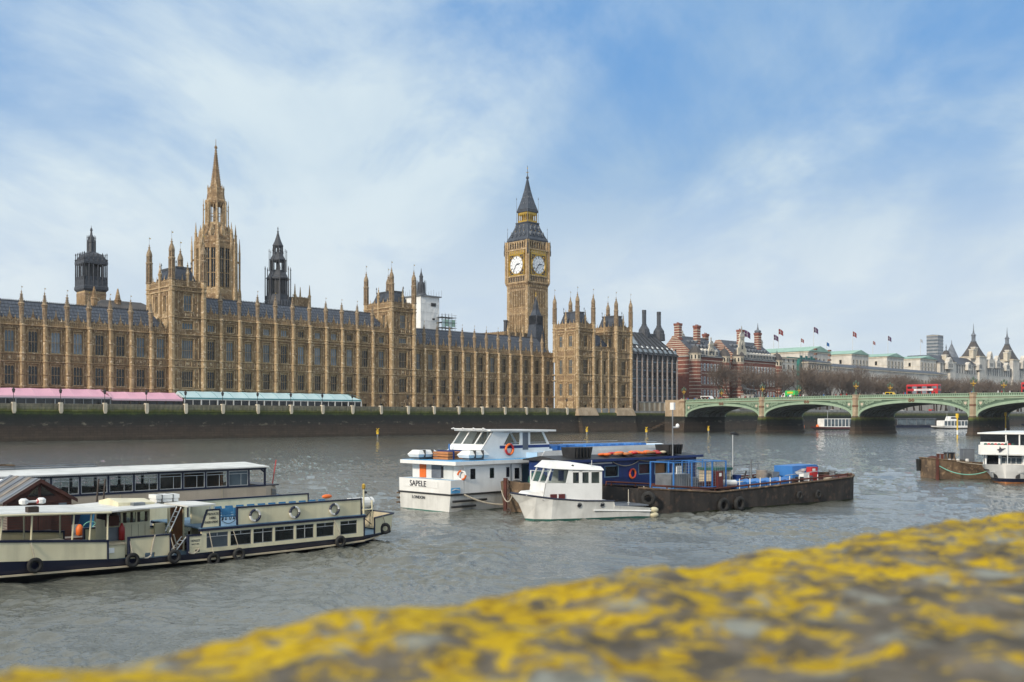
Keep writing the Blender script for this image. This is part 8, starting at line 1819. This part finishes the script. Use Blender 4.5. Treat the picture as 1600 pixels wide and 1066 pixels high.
# ---------------------------------------------------------------- small white motor launch
LB = Frame((.53, 52.8), (7.3, 2.7))
def launch():
    C = 1.25
    t = thing('motor_launch', 'small white motor launch with a raised windscreen cabin before the blue cabin', 'boat', LB, 3.4, C, 0)
    st = [(.3, [(.03, -.3, .5), (.05, .1, .35), (.06, .9, .0), (.08, 1.46, -.5)]), (.95, [(.35, -.35), (.6, .1), (.75, .8), (.95, 1.36)]), (1.8, [(.7, -.4), (1.0, .1), (1.12, .8), (1.22, 1.22)]), (3.6, [(.8, -.4), (1.12, .1), (1.2, .75), (1.26, 1.06)]), (5.4, [(.8, -.4), (1.12, .1), (1.2, .7), (1.25, 1.0)]), (5.46, [(.8, -.4), (1.12, .1), (1.2, .6), (1.25, .74)]), (7.0, [(.8, -.4), (1.08, .1), (1.16, .5), (1.2, .62)]), (7.75, [(.75, -.4), (1.0, .05), (1.05, .4), (1.1, .53)])]
    hull('hull', t, st, ['hull_green', 'white_worn', 'white_worn'], C, (.02, 'white_paint'))
    b = MB()
    for sg in (-1, 1):
        P = [(-.18, .1, 1.5), (.95, .97, 1.35), (1.8, 1.24, 1.23), (3.6, 1.28, 1.07), (5.43, 1.27, 1.01)]
        b.path([(l, C+sg*w, z) for l, w, z in P], .045, 'navy_paint', 5); b.path([(4.2, C+sg*1.24, .52), (7.75, C+sg*1.12, .36)], .05, 'white_paint', 5)
    part('gunwale', b, t)
    b = MB()
    for y in (.2, 2.3-.05):
        e = [1.5, 3.0, 3.42, 3.58, 3.98, 4.14, 4.6, 4.78]
        b.ext([(1.25, y, 1.15), (4.78, y, 1.02), (4.78, y, 1.98), (1.42, y, 2.05)], (0, .05, 0), 'white_paint'); b.ext([(2.62, y, 2.0), (3.04, y, 2.0), (3.04, y, 2.75), (2.80, y, 2.75)], (0, .05, 0), 'white_paint')
        for a, c in ((3.40, 3.60), (3.98, 4.14), (4.62, 4.78)): b.box(a, c, y, y+.05, 1.98, 2.68, 'white_paint')
        b.box(3.0, 4.78, y, y+.05, 2.6, 2.7, 'white_paint')
    for y in (.2, 1.2, 2.24): b.ext([(1.42, y, 2.04), (1.5, y, 2.04), (1.82, y, 2.85), (1.74, y, 2.85)], (0, .06, 0), 'white_paint')
    b.ext([(1.25, .2, 1.15), (1.3, .2, 1.15), (1.48, .2, 2.06), (1.42, .2, 2.06)], (0, 2.1, 0), 'white_paint'); b.box(4.72, 4.78, .25, 2.25, 1.0, 2.65, 'white_worn'); part('cabin', b, t)
    w = MB(); w.ext([(1.5, .26, 2.06), (1.52, .26, 2.06), (1.80, .26, 2.82), (1.78, .26, 2.82)], (0, 1.98, 0), 'pane_clear')
    for y in (.22, 2.26): w.ext([(1.55, y, 2.06), (2.66, y, 2.02), (2.84, y, 2.74), (1.85, y, 2.8)], (0, .015, 0), 'pane_clear'); w.box(3.04, 3.40, y, y+.015, 2.0, 2.62, 'pane_half'); w.box(3.60, 3.98, y, y+.015, 2.0, 2.62, 'pane_half'); w.box(4.14, 4.62, y, y+.015, 1.98, 2.62, 'pane_half')
    part('cabin_pane', w, t)
    b = MB(); b.loft([[(1.62, .12, 2.84), (1.62, 2.38, 2.84), (1.75, 2.3, 2.94), (1.95, 2.0, 3.22), (1.95, .5, 3.22), (1.75, .2, 2.94)], [(2.9, .1, 2.76), (2.9, 2.4, 2.76), (2.9, 2.34, 2.86), (2.9, 2.05, 3.18), (2.9, .45, 3.18), (2.9, .16, 2.86)], [(4.85, .12, 2.68), (4.85, 2.38, 2.68), (4.85, 2.32, 2.76), (4.85, 2.0, 2.88), (4.85, .5, 2.88), (4.85, .2, 2.76)]], 'white_paint'); b.ell((3.05, .28, 2.95), .09, .05, .07, 'black_plastic', 8, 5); b.tube((4.2, .3, 2.8), (4.2, .3, 3.25), .025, 'pale_metal', 5); part('cabin_roof', b, t)
    b = MB(); b.ext([(.45, .6, 1.38), (1.3, .3, 1.2), (1.3, .3, 1.62), (.65, .6, 1.55)], (0, 1.3, 0), 'white_paint'); b.box(1.7, 2.55, .14, .2, 1.12, 1.45, 'dark_red'); b.box(2.08, 2.16, .13, .14, 1.12, 1.45, 'white_paint'); part('foredeck_cover', b, t)
    for l, z in ((3.35, .82), (4.72, .80)): b = MB(); b.ell((l, .03, z), .15, .03, .085, 'glass_dark', 14, 6); b.torus((l, .02, z), (0, 1, 0), .13, .02, 'grey_metal', 14, 4); part('porthole', b, t)
    b = MB(); b.box(5.5, 7.6, .1, 2.4, .66, .72, 'lead'); b.lathe(6.4, .2, [(.04, .7), (.05, .85), (.09, .87), (.03, .9)], 6, 'pale_metal'); part('aft_deck', b, t)
    for z in (.40, .12): b = MB(); b.ell((8.05, .35, z), .30, .17, .16, 'cream_paint', 12, 8); part('fender', b, t, True)
    b = MB(); b.path(sag((6.4, .2, .85), (6.9, 1.2, 1.5), .1), .025, 'rope', 5); b.path(sag((7.6, .5, .6), (8.3, 2.0, 1.6), .1), .03, 'rope', 5); b.path(sag((-.1, C-.1, 1.4), (-.4, C+.9, 1.6), .5), .03, 'rope', 5); part('mooring_rope', b, t)
launch()
# ---------------------------------------------------------------- long rusty work barge
RB = Frame((8.2, 56.2), (14.5, 10.6))
def rust_barge():
    C = 2.6
    t = thing('work_barge', 'long dark rusty barge with tyre fenders and clutter, right of the launch', 'barge', RB, 9, C, 0)
    def top(l): return 1.5-.075*l if l < 5 else 1.12+(l-5)*.032
    st = []
    for l in (-.6, .2, 1, 3, 5, 8, 11, 14, 17, 18.2, 19.0, 19.7, 20.1, 20.4):
        w = 2.6 if 1 <= l <= 17 else (2.6*(1-.22*(1-l)) if l < 1 else 2.6*math.sqrt(max(.06, 1-((l-17)/3.5)**2))); st.append((l, [(w*.9, -.6), (w*.985, .10), (w, top(l))]))
    hull('hull', t, st, ['hull_weed', 'rust'], C, (.10, 'rust_red'))
    b = MB()
    for sg in (-1, 1): b.path([(l, C+sg*pr[-1][0], pr[-1][1]+.03) for l, pr in st], .07, 'rust_brown' if sg < 0 else 'rust', 5); b.path([(l, C+sg*(pr[-1][0]*.9), pr[-1][1]+.22) for l, pr in st[1:10]], .06, 'rust_red', 5)
    for l, pr in st[1:11]: 
        for sg in (-1, 1): b.tube((l, C+sg*pr[-1][0]*.92, pr[-1][1]), (l, C+sg*pr[-1][0]*.9, pr[-1][1]+.22), .04, 'rust_red', 4)
    part('gunwale', b, t)
    for l, z, r in ((5.28, .36, .46), (6.7, .38, .46), (12.4, .62, .28), (14.3, .60, .28)): tyre(t, l, -.17, z, r)
    q = MB(); q.torus((-.45, .25, 1.0), (1, .6, 0), .3, .13, 'rubber', 16, 6); part('tyre_fender', q, t, True)
    def stuff(nm, mb, lab, cat, l, y, z, grp=None, smooth=False): solo(nm, mb, lab, cat, RB, l, y, z, grp, smooth)
    f = thing('wire_cage', 'blue-framed wire mesh cage at the left end of the rusty barge', 'cage', RB, 4, 1.6, 1.35)
    b = MB(); z0, z1 = 1.4, 2.98
    for l in (1.8, 3.3, 4.45, 5.05, 6.25):
        for y in (.5, 2.4): b.box(l-.035, l+.035, y-.035, y+.035, z0, z1, 'blue_bright')
    for z in (z0+.02, z1-.05):
        for y in (.5, 2.4): b.box(1.8, 6.25, y-.025, y+.025, z, z+.045, 'blue_bright')
        for l in (1.8, 4.45, 6.25): b.box(l-.025, l+.025, .5, 2.4, z, z+.045, 'blue_bright')
    part('frame', b, f)
    b = MB()
    for k in range(23): b.tube((1.9+k*.19, .5, z0), (1.9+k*.19, .5, z1), .010, 'grey_metal', 3)
    for k in range(9): b.tube((1.8, .5, z0+k*.17), (6.25, .5, z0+k*.17), .010, 'grey_metal', 3)
    part('mesh', b, f); b = MB(); b.box(2.0, 3.6, .9, 2.2, 1.35, 2.25, 'grey_metal'); b.box(2.3, 2.7, .7, .8, 2.3, 2.75, 'white_paint'); b.box(3.4, 4.2, .8, 1.9, 1.35, 2.0, 'lead'); b.box(4.6, 6.0, .8, 1.6, 1.35, 1.7, 'dark_red'); part('shelf', b, f)
    b = MB(); b.box(5.4, 5.85, .35, .75, 1.35, 2.35, 'dark_red'); b.box(5.5, 5.7, .34, .35, 2.05, 2.25, 'white_paint'); stuff('maroon_cabinet', b, 'dark maroon cabinet with a white label before the blue cage', 'cabinet', 5.6, .55, 1.35)
    b = MB(); b.box(6.15, 7.5, 1.2, 2.6, 1.3, 2.35, 'tan_box'); b.box(6.05, 7.55, 1.1, 2.7, 2.35, 2.5, 'green_dark')
    for z in (1.45, 1.8, 2.1): 
        for l in (6.7, 7.15): b.box(l-.16, l+.16, 1.17, 1.2, z, z+.2, 'paving')
    stuff('parts_bin', b, 'tan drawer box with a green lid right of the blue cage', 'box', 6.8, 1.9, 1.3)
    b = MB(); b.tube((6.0, .8, 1.62), (7.4, .8, 1.55), .2, 'white_paint', 12); stuff('white_roll', b, 'white rolled pipe lying below the green-lidded box', 'pipe', 6.7, .8, 1.4)
    b = MB()
    for k, l in enumerate((7.55, 8.45, 9.4, 10.4, 11.4, 12.2)): b.loft([[(l, .7, 1.2), (l+.85, .7, 1.22), (l+.75, .7, 1.62), (l+.05, .7, 1.55)], [(l+.05, 1.9, 1.2), (l+.9, 1.9, 1.22), (l+.85, 1.5, 1.72), (l+.1, 1.5, 1.66)]], 'blue_bright')
    stuff('blue_tarpaulin', b, 'row of bright blue sheeted hatch covers along the rusty barge', 'tarpaulin', 10, 1.2, 1.2)
    b = MB()
    for k in range(9): l = 7.2+k*.95; b.tube((l, .25, 1.2), (l, .25, 1.85), .03, 'white_paint', 5)
    for l in (8.2, 9.8, 11.3, 12.2): b.tube((l, 3.0, 1.2), (l, 3.0, 2.55), .03, 'grey_metal', 5)
    for z in (1.95, 2.5): b.tube((7.6, 3.0, z-.1), (12.4, 3.0, z+.05), .03, 'grey_metal', 5)
    b.tube((11.5, .25, 1.9), (15.5, .6, 2.05), .025, 'pale_metal', 5); b.tube((7.8, 2.8, 1.2), (7.8, 2.8, 2.8), .07, 'grey_metal', 6); b.tube((11.27, 2.8, 1.2), (11.27, 2.8, 2.85), .07, 'grey_metal', 6); part('deck_rails', b, t)
    b = MB(); b.tube((8.8, 2.2, 1.2), (8.8, 2.2, 4.55), .035, 'pale_metal', 6); b.ext([(8.7, 2.15, 4.5), (9.3, 2.15, 4.42), (9.3, 2.15, 4.52), (9.0, 2.15, 4.66), (8.7, 2.15, 4.62)], (0, .16, 0), 'black_plastic'); part('lamp_pole', b, t)
    b = MB(); b.lathe(8.5, 1.6, [(.22, 1.2), (.27, 1.95), (.29, 1.98)], 12, 'blue_paint'); stuff('blue_bin', b, 'small dark blue bin standing behind the hatch covers', 'bin', 8.5, 1.6, 1.2)
    b = MB(); b.lathe(11.6, 2.2, [(.36, 1.2), (.38, 1.5), (.36, 1.55), (.38, 1.9), (.36, 2.0), (.36, 2.15)], 14, 'wood_old'); stuff('oil_drum', b, 'tan oil drum on the rusty barge left of the blue generator', 'drum', 11.6, 2.2, 1.2)
    b = MB(); b.path([(9.6, 2.0, 1.2), (9.62, 2.0, 1.7), (9.85, 2.0, 2.15)], .06, 'black_plastic', 6); part('bollard_post', b, t)
    g_ = thing('generator', 'large blue generator box with a white panel near the right end of the rusty barge', 'generator', RB, 15, 1.9, 1.35)
    b = MB(); b.loft([[(13.7, 1.4, 1.4), (16.4, 1.4, 1.4), (16.4, 1.4, 2.3), (16.2, 1.4, 2.42), (13.7, 1.4, 2.38)], [(13.7, 2.9, 1.4), (16.4, 2.9, 1.4), (16.4, 2.9, 2.3), (16.2, 2.9, 2.42), (13.7, 2.9, 2.38)]], 'blue_bright'); part('housing', b, g_); b = MB(); b.ext([(13.9, 1.38, 2.0), (15.0, 1.38, 2.02), (15.1, 1.38, 2.2), (14.6, 1.38, 2.18), (14.6, 1.38, 1.8), (14.2, 1.38, 1.8)], (0, .02, 0), 'white_paint'); part('white_panel', b, g_); b = MB(); b.tube((16.4, 2.1, 1.9), (16.7, 2.1, 1.9), .32, 'blue_paint', 12); part('end_drum', b, g_)
    b = MB(); b.box(14.95, 15.6, .85, 1.25, 1.42, 2.3, 'red_paint'); b.box(15.05, 15.35, .84, .85, 2.05, 2.2, 'white_paint'); stuff('red_pump', b, 'red fuel pump cabinet in front of the blue generator', 'pump', 15.3, 1.05, 1.4)
    b = MB(); b.box(14.0, 14.6, .75, 1.1, 1.42, 1.95, 'white_paint'); b.box(13.6, 13.95, .7, 1.1, 1.4, 1.7, 'black_plastic'); b.box(14.65, 14.9, .7, 1.1, 1.42, 1.75, 'lead'); stuff('white_cabinet', b, 'white fridge-like cabinet left of the red pump', 'cabinet', 14.3, .9, 1.4)
    b = MB(); 
    for l, y in ((18.6, 1.8), (19.2, 2.4)): b.lathe(l, y, [(.13, 1.45), (.12, 1.8), (.2, 1.84), (.2, 1.92)], 10, 'grey_metal')
    part('mooring_bollard', b, t)
rust_barge()
for k, (l, y) in enumerate(((8.0, 1.0), (12.9, .9), (16.6, .8))):
    b = MB()
    for q in range(4): b.torus((l, y, 1.42+q*.06), (0, 0, 1), .26-.02*(q % 2), .045, 'rope' if k != 1 else 'chain', 16, 5)
    solo('rope_coil', b, 'rope coil lying on the rusty barge deck, %s from the left' % ORD[k], 'rope', RB, l, y, 1.35, 'rope coils on the rusty barge')
for k, (l, y, w, h, m) in enumerate(((9.1, 2.6, .45, .5, 'black_plastic'), (10.3, 2.5, .6, .35, 'rust_red'), (12.8, 2.3, .35, .7, 'grey_metal'), (16.9, 2.6, .5, .55, 'black_plastic'), (17.8, 1.9, .4, .3, 'rust_red'))):
    b = MB(); b.loft([[(l-w, y-.3, 1.2), (l+w, y-.3, 1.2), (l+w, y+.3, 1.2), (l-w, y+.3, 1.2)], [(l-w, y-.3, 1.35+h), (l+w*.9, y-.3, 1.3+h), (l+w*.9, y+.3, 1.3+h), (l-w, y+.3, 1.35+h)]], m); b.tube((l-w*.8, y-.31, 1.5), (l+w*.7, y-.31, 1.45+h*.6), .035, 'lead', 5)
    solo('deck_box', b, '%s box of deck gear on the rusty barge, %s from the left' % (('black', 'red-brown', 'grey', 'black', 'low red-brown')[k], ORD[k]), 'box', RB, l, y, 1.2, 'boxes of gear on the rusty barge')
# ---------------------------------------------------------------- rusty lighter and white boat at the right edge
QB = Frame((38.4, 89.8), (4.9, .6))
def lighter():
    C = 1.55
    t = thing('rusty_lighter', 'brown rusty lighter with a green mooring rope, moored left of the bow-on white boat', 'barge', QB, 5, C, 0)
    st = [(0, [(1.2, -.6), (1.38, 0), (1.55, 1.82)]), (.4, [(1.3, -.6), (1.45, 0), (1.58, 1.76)]), (3, [(1.4, -.6), (1.5, 0), (1.6, 1.5)]), (8, [(1.4, -.6), (1.5, 0), (1.6, 1.3)]), (12, [(1.2, -.6), (1.4, 0), (1.5, 1.4)])]
    hull('hull', t, st, ['hull_weed', 'rust_brown'], C, (.15, 'rust'))
    b = MB(); b.path([(0, -.04, 1.84), (.4, -.06, 1.78), (3, -.07, 1.52), (8, -.07, 1.32), (12, .03, 1.42)], .06, 'rust_brown', 5); b.path([(-.02, -.02, 1.84), (-.02, 3.12, 1.84)], .07, 'rust_brown', 5); b.box(-.08, .1, -.06, .2, -.3, 1.95, 'rust_red')
    for l in (1.4, 2.2, 3.0): b.tube((l, .08, 0), (l, -.05, 1.55), .04, 'rust_brown', 4)
    part('gunwale', b, t)
    b = MB(); b.path(sag((.1, -.1, 1.2), (4.2, -2.4, 1.25), .75, 16), .04, 'rope_green', 5); b.path(sag((1.2, .4, 1.75), (4.2, -2.2, 1.35), .1), .03, 'rope', 5); part('mooring_rope', b, t)
    b = MB(); b.loft([[(-.25, 2.8, .6), (.1, 2.8, .6), (.1, 3.2, .6), (-.25, 3.2, .6)], [(-.28, 2.75, 1.7), (.1, 2.75, 1.7), (.1, 3.25, 1.7), (-.28, 3.25, 1.7)]], 'rubber'); part('fender', b, t)
    b = MB(); b.ell((.7, 2.0, 1.62), .65, .7, .42, 'rust_red', 14, 7); b.ell((2.6, 1.4, 1.4), 1.2, .8, .35, 'rust', 12, 6); part('scrap_heap', b, t, True)
    for (l, y, w, h, m, lab) in ((.95, 1.2, .2, .85, 'rust_red', 'red-brown box standing on the rusty lighter'), (2.25, 1.9, .38, .95, 'black_plastic', 'black crate on the rusty lighter left of the grey one'), (3.75, 1.5, .52, 1.3, 'lead', 'large grey crate on the rusty lighter beside the white boat')):
        q = MB(); q.box(l-w, l+w, y-.3, y+.3, 1.3, 1.35+h, m); q.box(l-w-.03, l+w+.03, y-.33, y+.33, 1.35+h, 1.4+h, m); q.box(l-w-.02, l-w+.05, y-.32, y-.25, 1.3, 1.35+h, 'grey_metal'); q.box(l+w-.05, l+w+.02, y-.32, y-.25, 1.3, 1.35+h, 'grey_metal'); solo('crate', q, lab, 'crate', QB, l, y, 1.3, 'crates on the rusty lighter')
    for k, l in enumerate((1.35, 1.7, 2.15)): q = MB(); q.lathe(l, .9, [(.20, 1.3), (.16, 1.5), (.03, 2.25)], 8, 'rust_brown'); solo('buoy_cone', q, 'rust-brown cone on the rusty lighter, %s from the left' % ORD[k], 'cone', QB, l, .9, 1.3, 'cones on the rusty lighter')
    for k, l in enumerate((1.35, 1.75, 2.15, 3.05)): q = MB(); q.lathe(l, .35, [(.14, 1.25), (.16, 1.3), (.16, 1.75), (.12, 1.82)], 10, ('pale_metal', 'wood_old', 'white_worn', 'white_worn')[k]); solo('barrel', q, 'pale barrel along the near side of the rusty lighter, %s from the left' % ORD[k], 'barrel', QB, l, .35, 1.25, 'barrels on the rusty lighter')
lighter()
WB = Frame((41.55, 83.8), (.62, .78))
def edge_boat():
    t = thing('passenger_boat', 'white passenger boat seen bow-on with a dark bird emblem, cut by the right edge', 'boat', WB, 8, 0, 0)
    st = [(-.55, [(.04, -.4, .6), (.05, .15, .5), (.06, .45, .42), (.10, 1.05, .2), (.14, 1.64, -.05)]), (.5, [(.3, -.5), (.62, .12), (.8, .42), (1.35, 1.05), (1.75, 1.58)]), (1.6, [(.8, -.6), (1.25, .1), (1.45, .4), (1.95, 1.02), (2.25, 1.48)]), (3.5, [(1.3, -.6), (1.9, .1), (2.0, .4), (2.3, 1.0), (2.42, 1.40)]), (8, [(1.6, -.6), (2.2, .1), (2.3, .4), (2.4, 1.0), (2.45, 1.35)]), (20, [(1.6, -.6), (2.2, .1), (2.3, .4), (2.4, 1.0), (2.45, 1.35)])]
    hull('hull', t, st, ['orange_wood', 'navy_paint', 'white_paint', 'white_paint'], 0, (.05, 'deck_blue'), True)
    b = MB()
    for sg in (-1, 1): b.path([(.5, sg*1.42, 1.1), (1.6, sg*2.0, 1.06), (3.5, sg*2.34, 1.03), (12, sg*2.45, 1.02)], .06, 'black_plastic', 5)
    part('rubbing_strake', b, t)
    for sg in (-1, 1): b = MB(); b.ext([(.35, sg*.72, .95), (.5, sg*1.0, .95), (.52, sg*.95, .45), (.4, sg*.66, .45)], (-.12, sg*.05, 0), 'black_plastic'); b.tube((.25, sg*.7, .9), (.3, sg*1.3, 1.0), .035, 'pale_metal', 5); part('anchor', b, t)
    b = MB(); b.box(2.6, 2.7, -1.9, 1.9, 1.35, 2.35, 'white_paint'); b.box(2.5, 15, -2.35, -2.28, 1.35, 2.35, 'white_paint'); b.box(2.5, 15, 2.28, 2.35, 1.35, 2.35, 'white_paint')
    for y in (-2.05, -1.05, .9, 2.0): b.box(1.9, 2.0, y-.07, y+.07, 1.4, 2.4, 'white_paint')
    b.box(1.95, 2.55, -.9, .9, 1.35, 1.5, 'white_paint'); part('main_cabin', b, t)
    w = MB(); w.box(2.55, 2.59, -.7, .85, 1.6, 2.08, 'glass_blue'); w.box(2.55, 2.59, -.7, .85, 2.14, 2.24, 'glass_dark'); w.box(2.55, 2.59, -2.0, -1.15, 1.45, 2.3, 'wood_brown'); w.box(2.55, 2.59, 1.1, 2.0, 1.45, 2.3, 'glass_dark')
    for y in (-.3, .1, .5): w.box(2.53, 2.6, y, y+.04, 1.6, 2.08, 'white_paint')
    part('cabin_window', w, t)
    b = MB(); b.ext([(1.15, -2.3, 2.36), (1.15, 2.3, 2.36), (15, 2.4, 2.36), (15, -2.4, 2.36)], (0, 0, .1), 'white_worn')
    b.ext([(1.2, -2.3, 2.40), (1.2, 2.3, 2.40), (1.1, 2.34, 3.22), (1.1, -2.34, 3.22)], (.07, 0, 0), 'white_paint')
    for sg in (-1, 1): b.box(1.15, 14, sg*2.36-.04, sg*2.36+.04, 2.4, 3.2, 'white_paint')
    part('upper_deck_front', b, t)
    # flying-bird emblem on the front
    bp = [(-.34, .02), (-.16, .06), (-.1, .3), (.0, .12), (.12, .1), (.3, .14), (.36, .1), (.24, .06), (.1, -.06), (-.02, -.16), (-.2, -.24), (-.14, -.1), (-.24, -.06)]
    b = MB(); b.ext([(1.07, .58+y, 2.82+z) for y, z in [(-p, q) for p, q in bp]], (-.02, 0, 0), 'dial_black'); part('bird_emblem', b, t)
    b = MB(); b.loft([[(1.6, -1.9, 4.14), (1.6, 2.6, 4.14), (1.6, 2.6, 4.26), (1.6, -1.9, 4.30)], [(12, -2.2, 4.2), (12, 2.6, 4.2), (12, 2.6, 4.32), (12, -2.2, 4.36)]], 'white_paint'); part('upper_roof', b, t)
    b = MB()
    for y in (-1.8, -1.15, -.7, .35): b.box(1.75, 1.83, y-.05, y+.05, 3.0, 4.16, 'white_paint')
    b.box(1.75, 1.83, .35, 2.4, 3.0, 3.45, 'white_paint'); b.box(4.5, 4.6, -1.6, 2.2, 2.5, 4.1, 'lead'); part('upper_posts', b, t)
    w = MB(); w.box(1.77, 1.81, .42, 2.4, 3.46, 4.12, 'glass_dark'); part('upper_window', w, t)
    b = MB()
    for k in range(9): b.ell((1.7, -.2+k*.27, 3.26), .08, .15, .10, 'red_paint' if k % 2 else 'green_dark', 7, 5)
    part('flower_garland', b, t, True)
    b = MB(); b.tube((.7, .0, 1.5), (.7, 0, 3.6), .03, 'white_paint', 5); part('jackstaff', b, t); b = MB(); b.path(sag((.9, -1.75, 1.5), (1.6, -1.4, 1.55), .05), .04, 'rope_green', 5); part('mooring_rope', b, t)
edge_boat()
# ---------------------------------------------------------------- craft and piers beyond the bridge
def far_boat(label, x0, x1, y, hullm, deckm, H, tall=0.0, nm='river_boat', open_=True):
    Z = CH*1556/(y-652); X = ((x0+x1)/2-800)/1556*Z; L = (x1-x0)/1556*Z*1.18; fr = Frame((X, Z), (.94, .34))
    t = thing(nm, label, 'boat', fr, 0, 0, 0); h = L/2; w = L*.12
    st = [(-h, [(.1, .6, -.6), (.3, .9, -.7), (.5, 1.5, -1.0)]), (-h*.72, [(w*.6, -.4), (w*.8, .6), (w, 1.3)]), (0, [(w*.8, -.4), (w, .5), (w, 1.2)]), (h*.9, [(w*.8, -.4), (w, .5), (w, 1.2)]), (h, [(w*.7, -.4), (w*.85, .5), (w*.9, 1.2)])]
    hull('hull', t, st, ['black_plastic', hullm], 0, (.05, 'white_worn'))
    b = MB(); b.box(-h*.62, h*.92, -w*.85, w*.85, 1.15, 1.5, deckm); b.box(-h*.62, h*.92, -w*.85, w*.85, H-.3, H, deckm); n = 9
    for i in range(n+1): l = -h*.62+(h*1.54)*i/n; b.box(l-.12, l+.12, -w*.85, w*.85, 1.5, H-.3, deckm)
    part('saloon', b, t); g_ = MB(); g_.box(-h*.6, h*.9, -w*.80, w*.80, 1.5, H-.3, 'glass_blue'); part('pane', g_, t)
    if tall: b = MB(); b.ext([(-h*.3, -w*.5, H), (h*.12, -w*.5, H), (h*.12, -w*.5, H+tall), (-h*.22, -w*.5, H+tall)], (0, w, 0), deckm); part('wheelhouse', b, t); b = MB(); b.box(-h*.2, h*.1, -w*.52, -w*.505, H+tall*.4, H+tall*.8, 'glass_dark'); part('wheelhouse_window', b, t)
    b = MB(); b.tube((-h*.3, 0, H), (-h*.3, 0, H+3.4), .08, 'pale_metal', 4); part('mast', b, t)
far_boat('white and dark red tour boat seen under the second bridge arch', 1270, 1336, 671.6, 'dark_red', 'white_paint', 5.0)
far_boat('white two-deck boat seen under the third bridge arch beside the yellow pole', 1456, 1522, 670.0, 'white_paint', 'white_paint', 4.0, 2.0)
far_boat('small white and navy boat seen past the last bridge pier at the right edge', 1596, 1640, 666.0, 'navy_paint', 'white_paint', 3.4)
def pontoon(label, x0, x1, y, H, m, nm='pontoon', ramp_=False, s_extra=0):
    Z = CH*1556/(y-652); fr = Frame((((x0+x1)/2-800)/1556*Z, Z), (.97, .24)); L = (x1-x0)/1556*Z*1.0; h = L/2
    t = thing(nm, label, 'pier', fr, 0, 0, 0); b = MB(); b.loft([[(-h, -3, -.5), (h, -3, -.5), (h, 3, -.5), (-h, 3, -.5)], [(-h-.5, -3.3, 1.3), (h+.5, -3.3, 1.3), (h+.5, 3.3, 1.3), (-h-.5, 3.3, 1.3)]], m); part('float', b, t)
    b = MB(); n = max(3, int(L/5))
    for i in range(n+1): l = -h+.5+(L-1)*i/n; b.box(l-.1, l+.1, -2.8, -2.6, 1.3, H, 'grey_metal'); b.box(l-.1, l+.1, 2.6, 2.8, 1.3, H, 'grey_metal')
    b.box(-h, h, -3.2, 3.2, H, H+.3, 'lead'); part('canopy', b, t); b = MB(); b.box(-h+.5, h-.5, -2.6, -2.5, 1.5, H-.2, 'glass_blue'); part('glazing', b, t)
    if ramp_:
        b = MB()
        for v in (-1.0, 1.0): b.tube((h*.8, 3+v*0, 3.2), (-h-16, 16+v, 9.2), .22, 'pale_metal', 5); b.tube((h*.8, 3, 1.6), (-h-16, 16+v, 7.6), .22, 'pale_metal', 5)
        b.loft([[(h*.8, 2.2, 1.7), (h*.8, 4.2, 1.7), (h*.8, 4.2, 1.9), (h*.8, 2.2, 1.9)], [(-h-16, 15, 7.7), (-h-16, 17, 7.7), (-h-16, 17, 7.9), (-h-16, 15, 7.9)]], 'lead'); part('gangway', b, t)
        for l in (-h*.5, h*.2, h*.75): b = MB(); b.tube((l, 3.9, -1), (l, 3.9, 9.6), .7, 'grey_metal', 12); part('mooring_pile', b, t)
pontoon('grey landing pontoon with a sloping gangway under the second bridge arch', 1248, 1300, 669.5, 4.2, 'grey_metal', 'landing_pontoon', True)
pontoon('long dark blue floating pontoon under the third bridge arch', 1392, 1462, 668.2, 4.6, 'navy_paint', 'restaurant_pontoon')
for i, (x, lab) in enumerate(((1251, 'orange buoy float left end of the landing pontoon'), (1273, 'orange buoy float beside the tour boat bow'))):
    Z = CH*1556/(671.5-652); fr = Frame(((x-800)/1556*Z, Z-4), PAL.d); b = MB(); b.lathe(0, 0, [(.3, -.2), (.6, .4), (.65, 1.4), (.5, 2.0), (.2, 2.4)], 12, 'orange'); solo('orange_buoy', b, lab, 'buoy', fr, 0, 0, 0, 'orange buoys at the landing pontoon', True)
for i, (x, yb, yt, lab) in enumerate(((1496, 685.5, 647, 'yellow navigation pole with a square top left of the fourth pier'), (1571.5, 680, 645, 'yellow navigation pole behind the white boat at the right edge'))):
    Z = CH*1556/(yb-652); fr = Frame(((x-800)/1556*Z, Z), PAL.d); zt = CH+(652-yt)/1556*Z; b = MB(); b.tube((0, 0, -1.5), (0, 0, zt), .18, 'yellow_paint', 10); b.box(-.3, .3, -.3, .3, zt-1.0, zt+.1, 'yellow_paint'); b.tube((0, 0, 1.0), (0, 0, 2.2), .20, 'white_paint', 10); solo('navigation_pole', b, lab, 'pole', fr, 0, 0, 0, 'yellow poles by the bridge piers')

# ---------------------------------------------------------------- thin river haze, one closed box round the whole place
HAZE = 0.00007
m = bpy.data.materials.new('haze'); m.use_nodes = True; nt = m.node_tree; nt.nodes.clear(); o_ = nt.nodes.new('ShaderNodeOutputMaterial'); v_ = nt.nodes.new('ShaderNodeVolumePrincipled')
v_.inputs['Color'].default_value = (.86, .92, 1.0, 1); v_.inputs['Density'].default_value = HAZE; v_.inputs['Anisotropy'].default_value = .1; nt.links.new(v_.outputs[0], o_.inputs['Volume']); MAT['haze'] = m
b = MB(); b.box(-2600, 2600, -700, 3600, -3.0, 125, 'haze'); solo('haze', b, None, None, wo_, 0, 0, 0, kind='stuff')
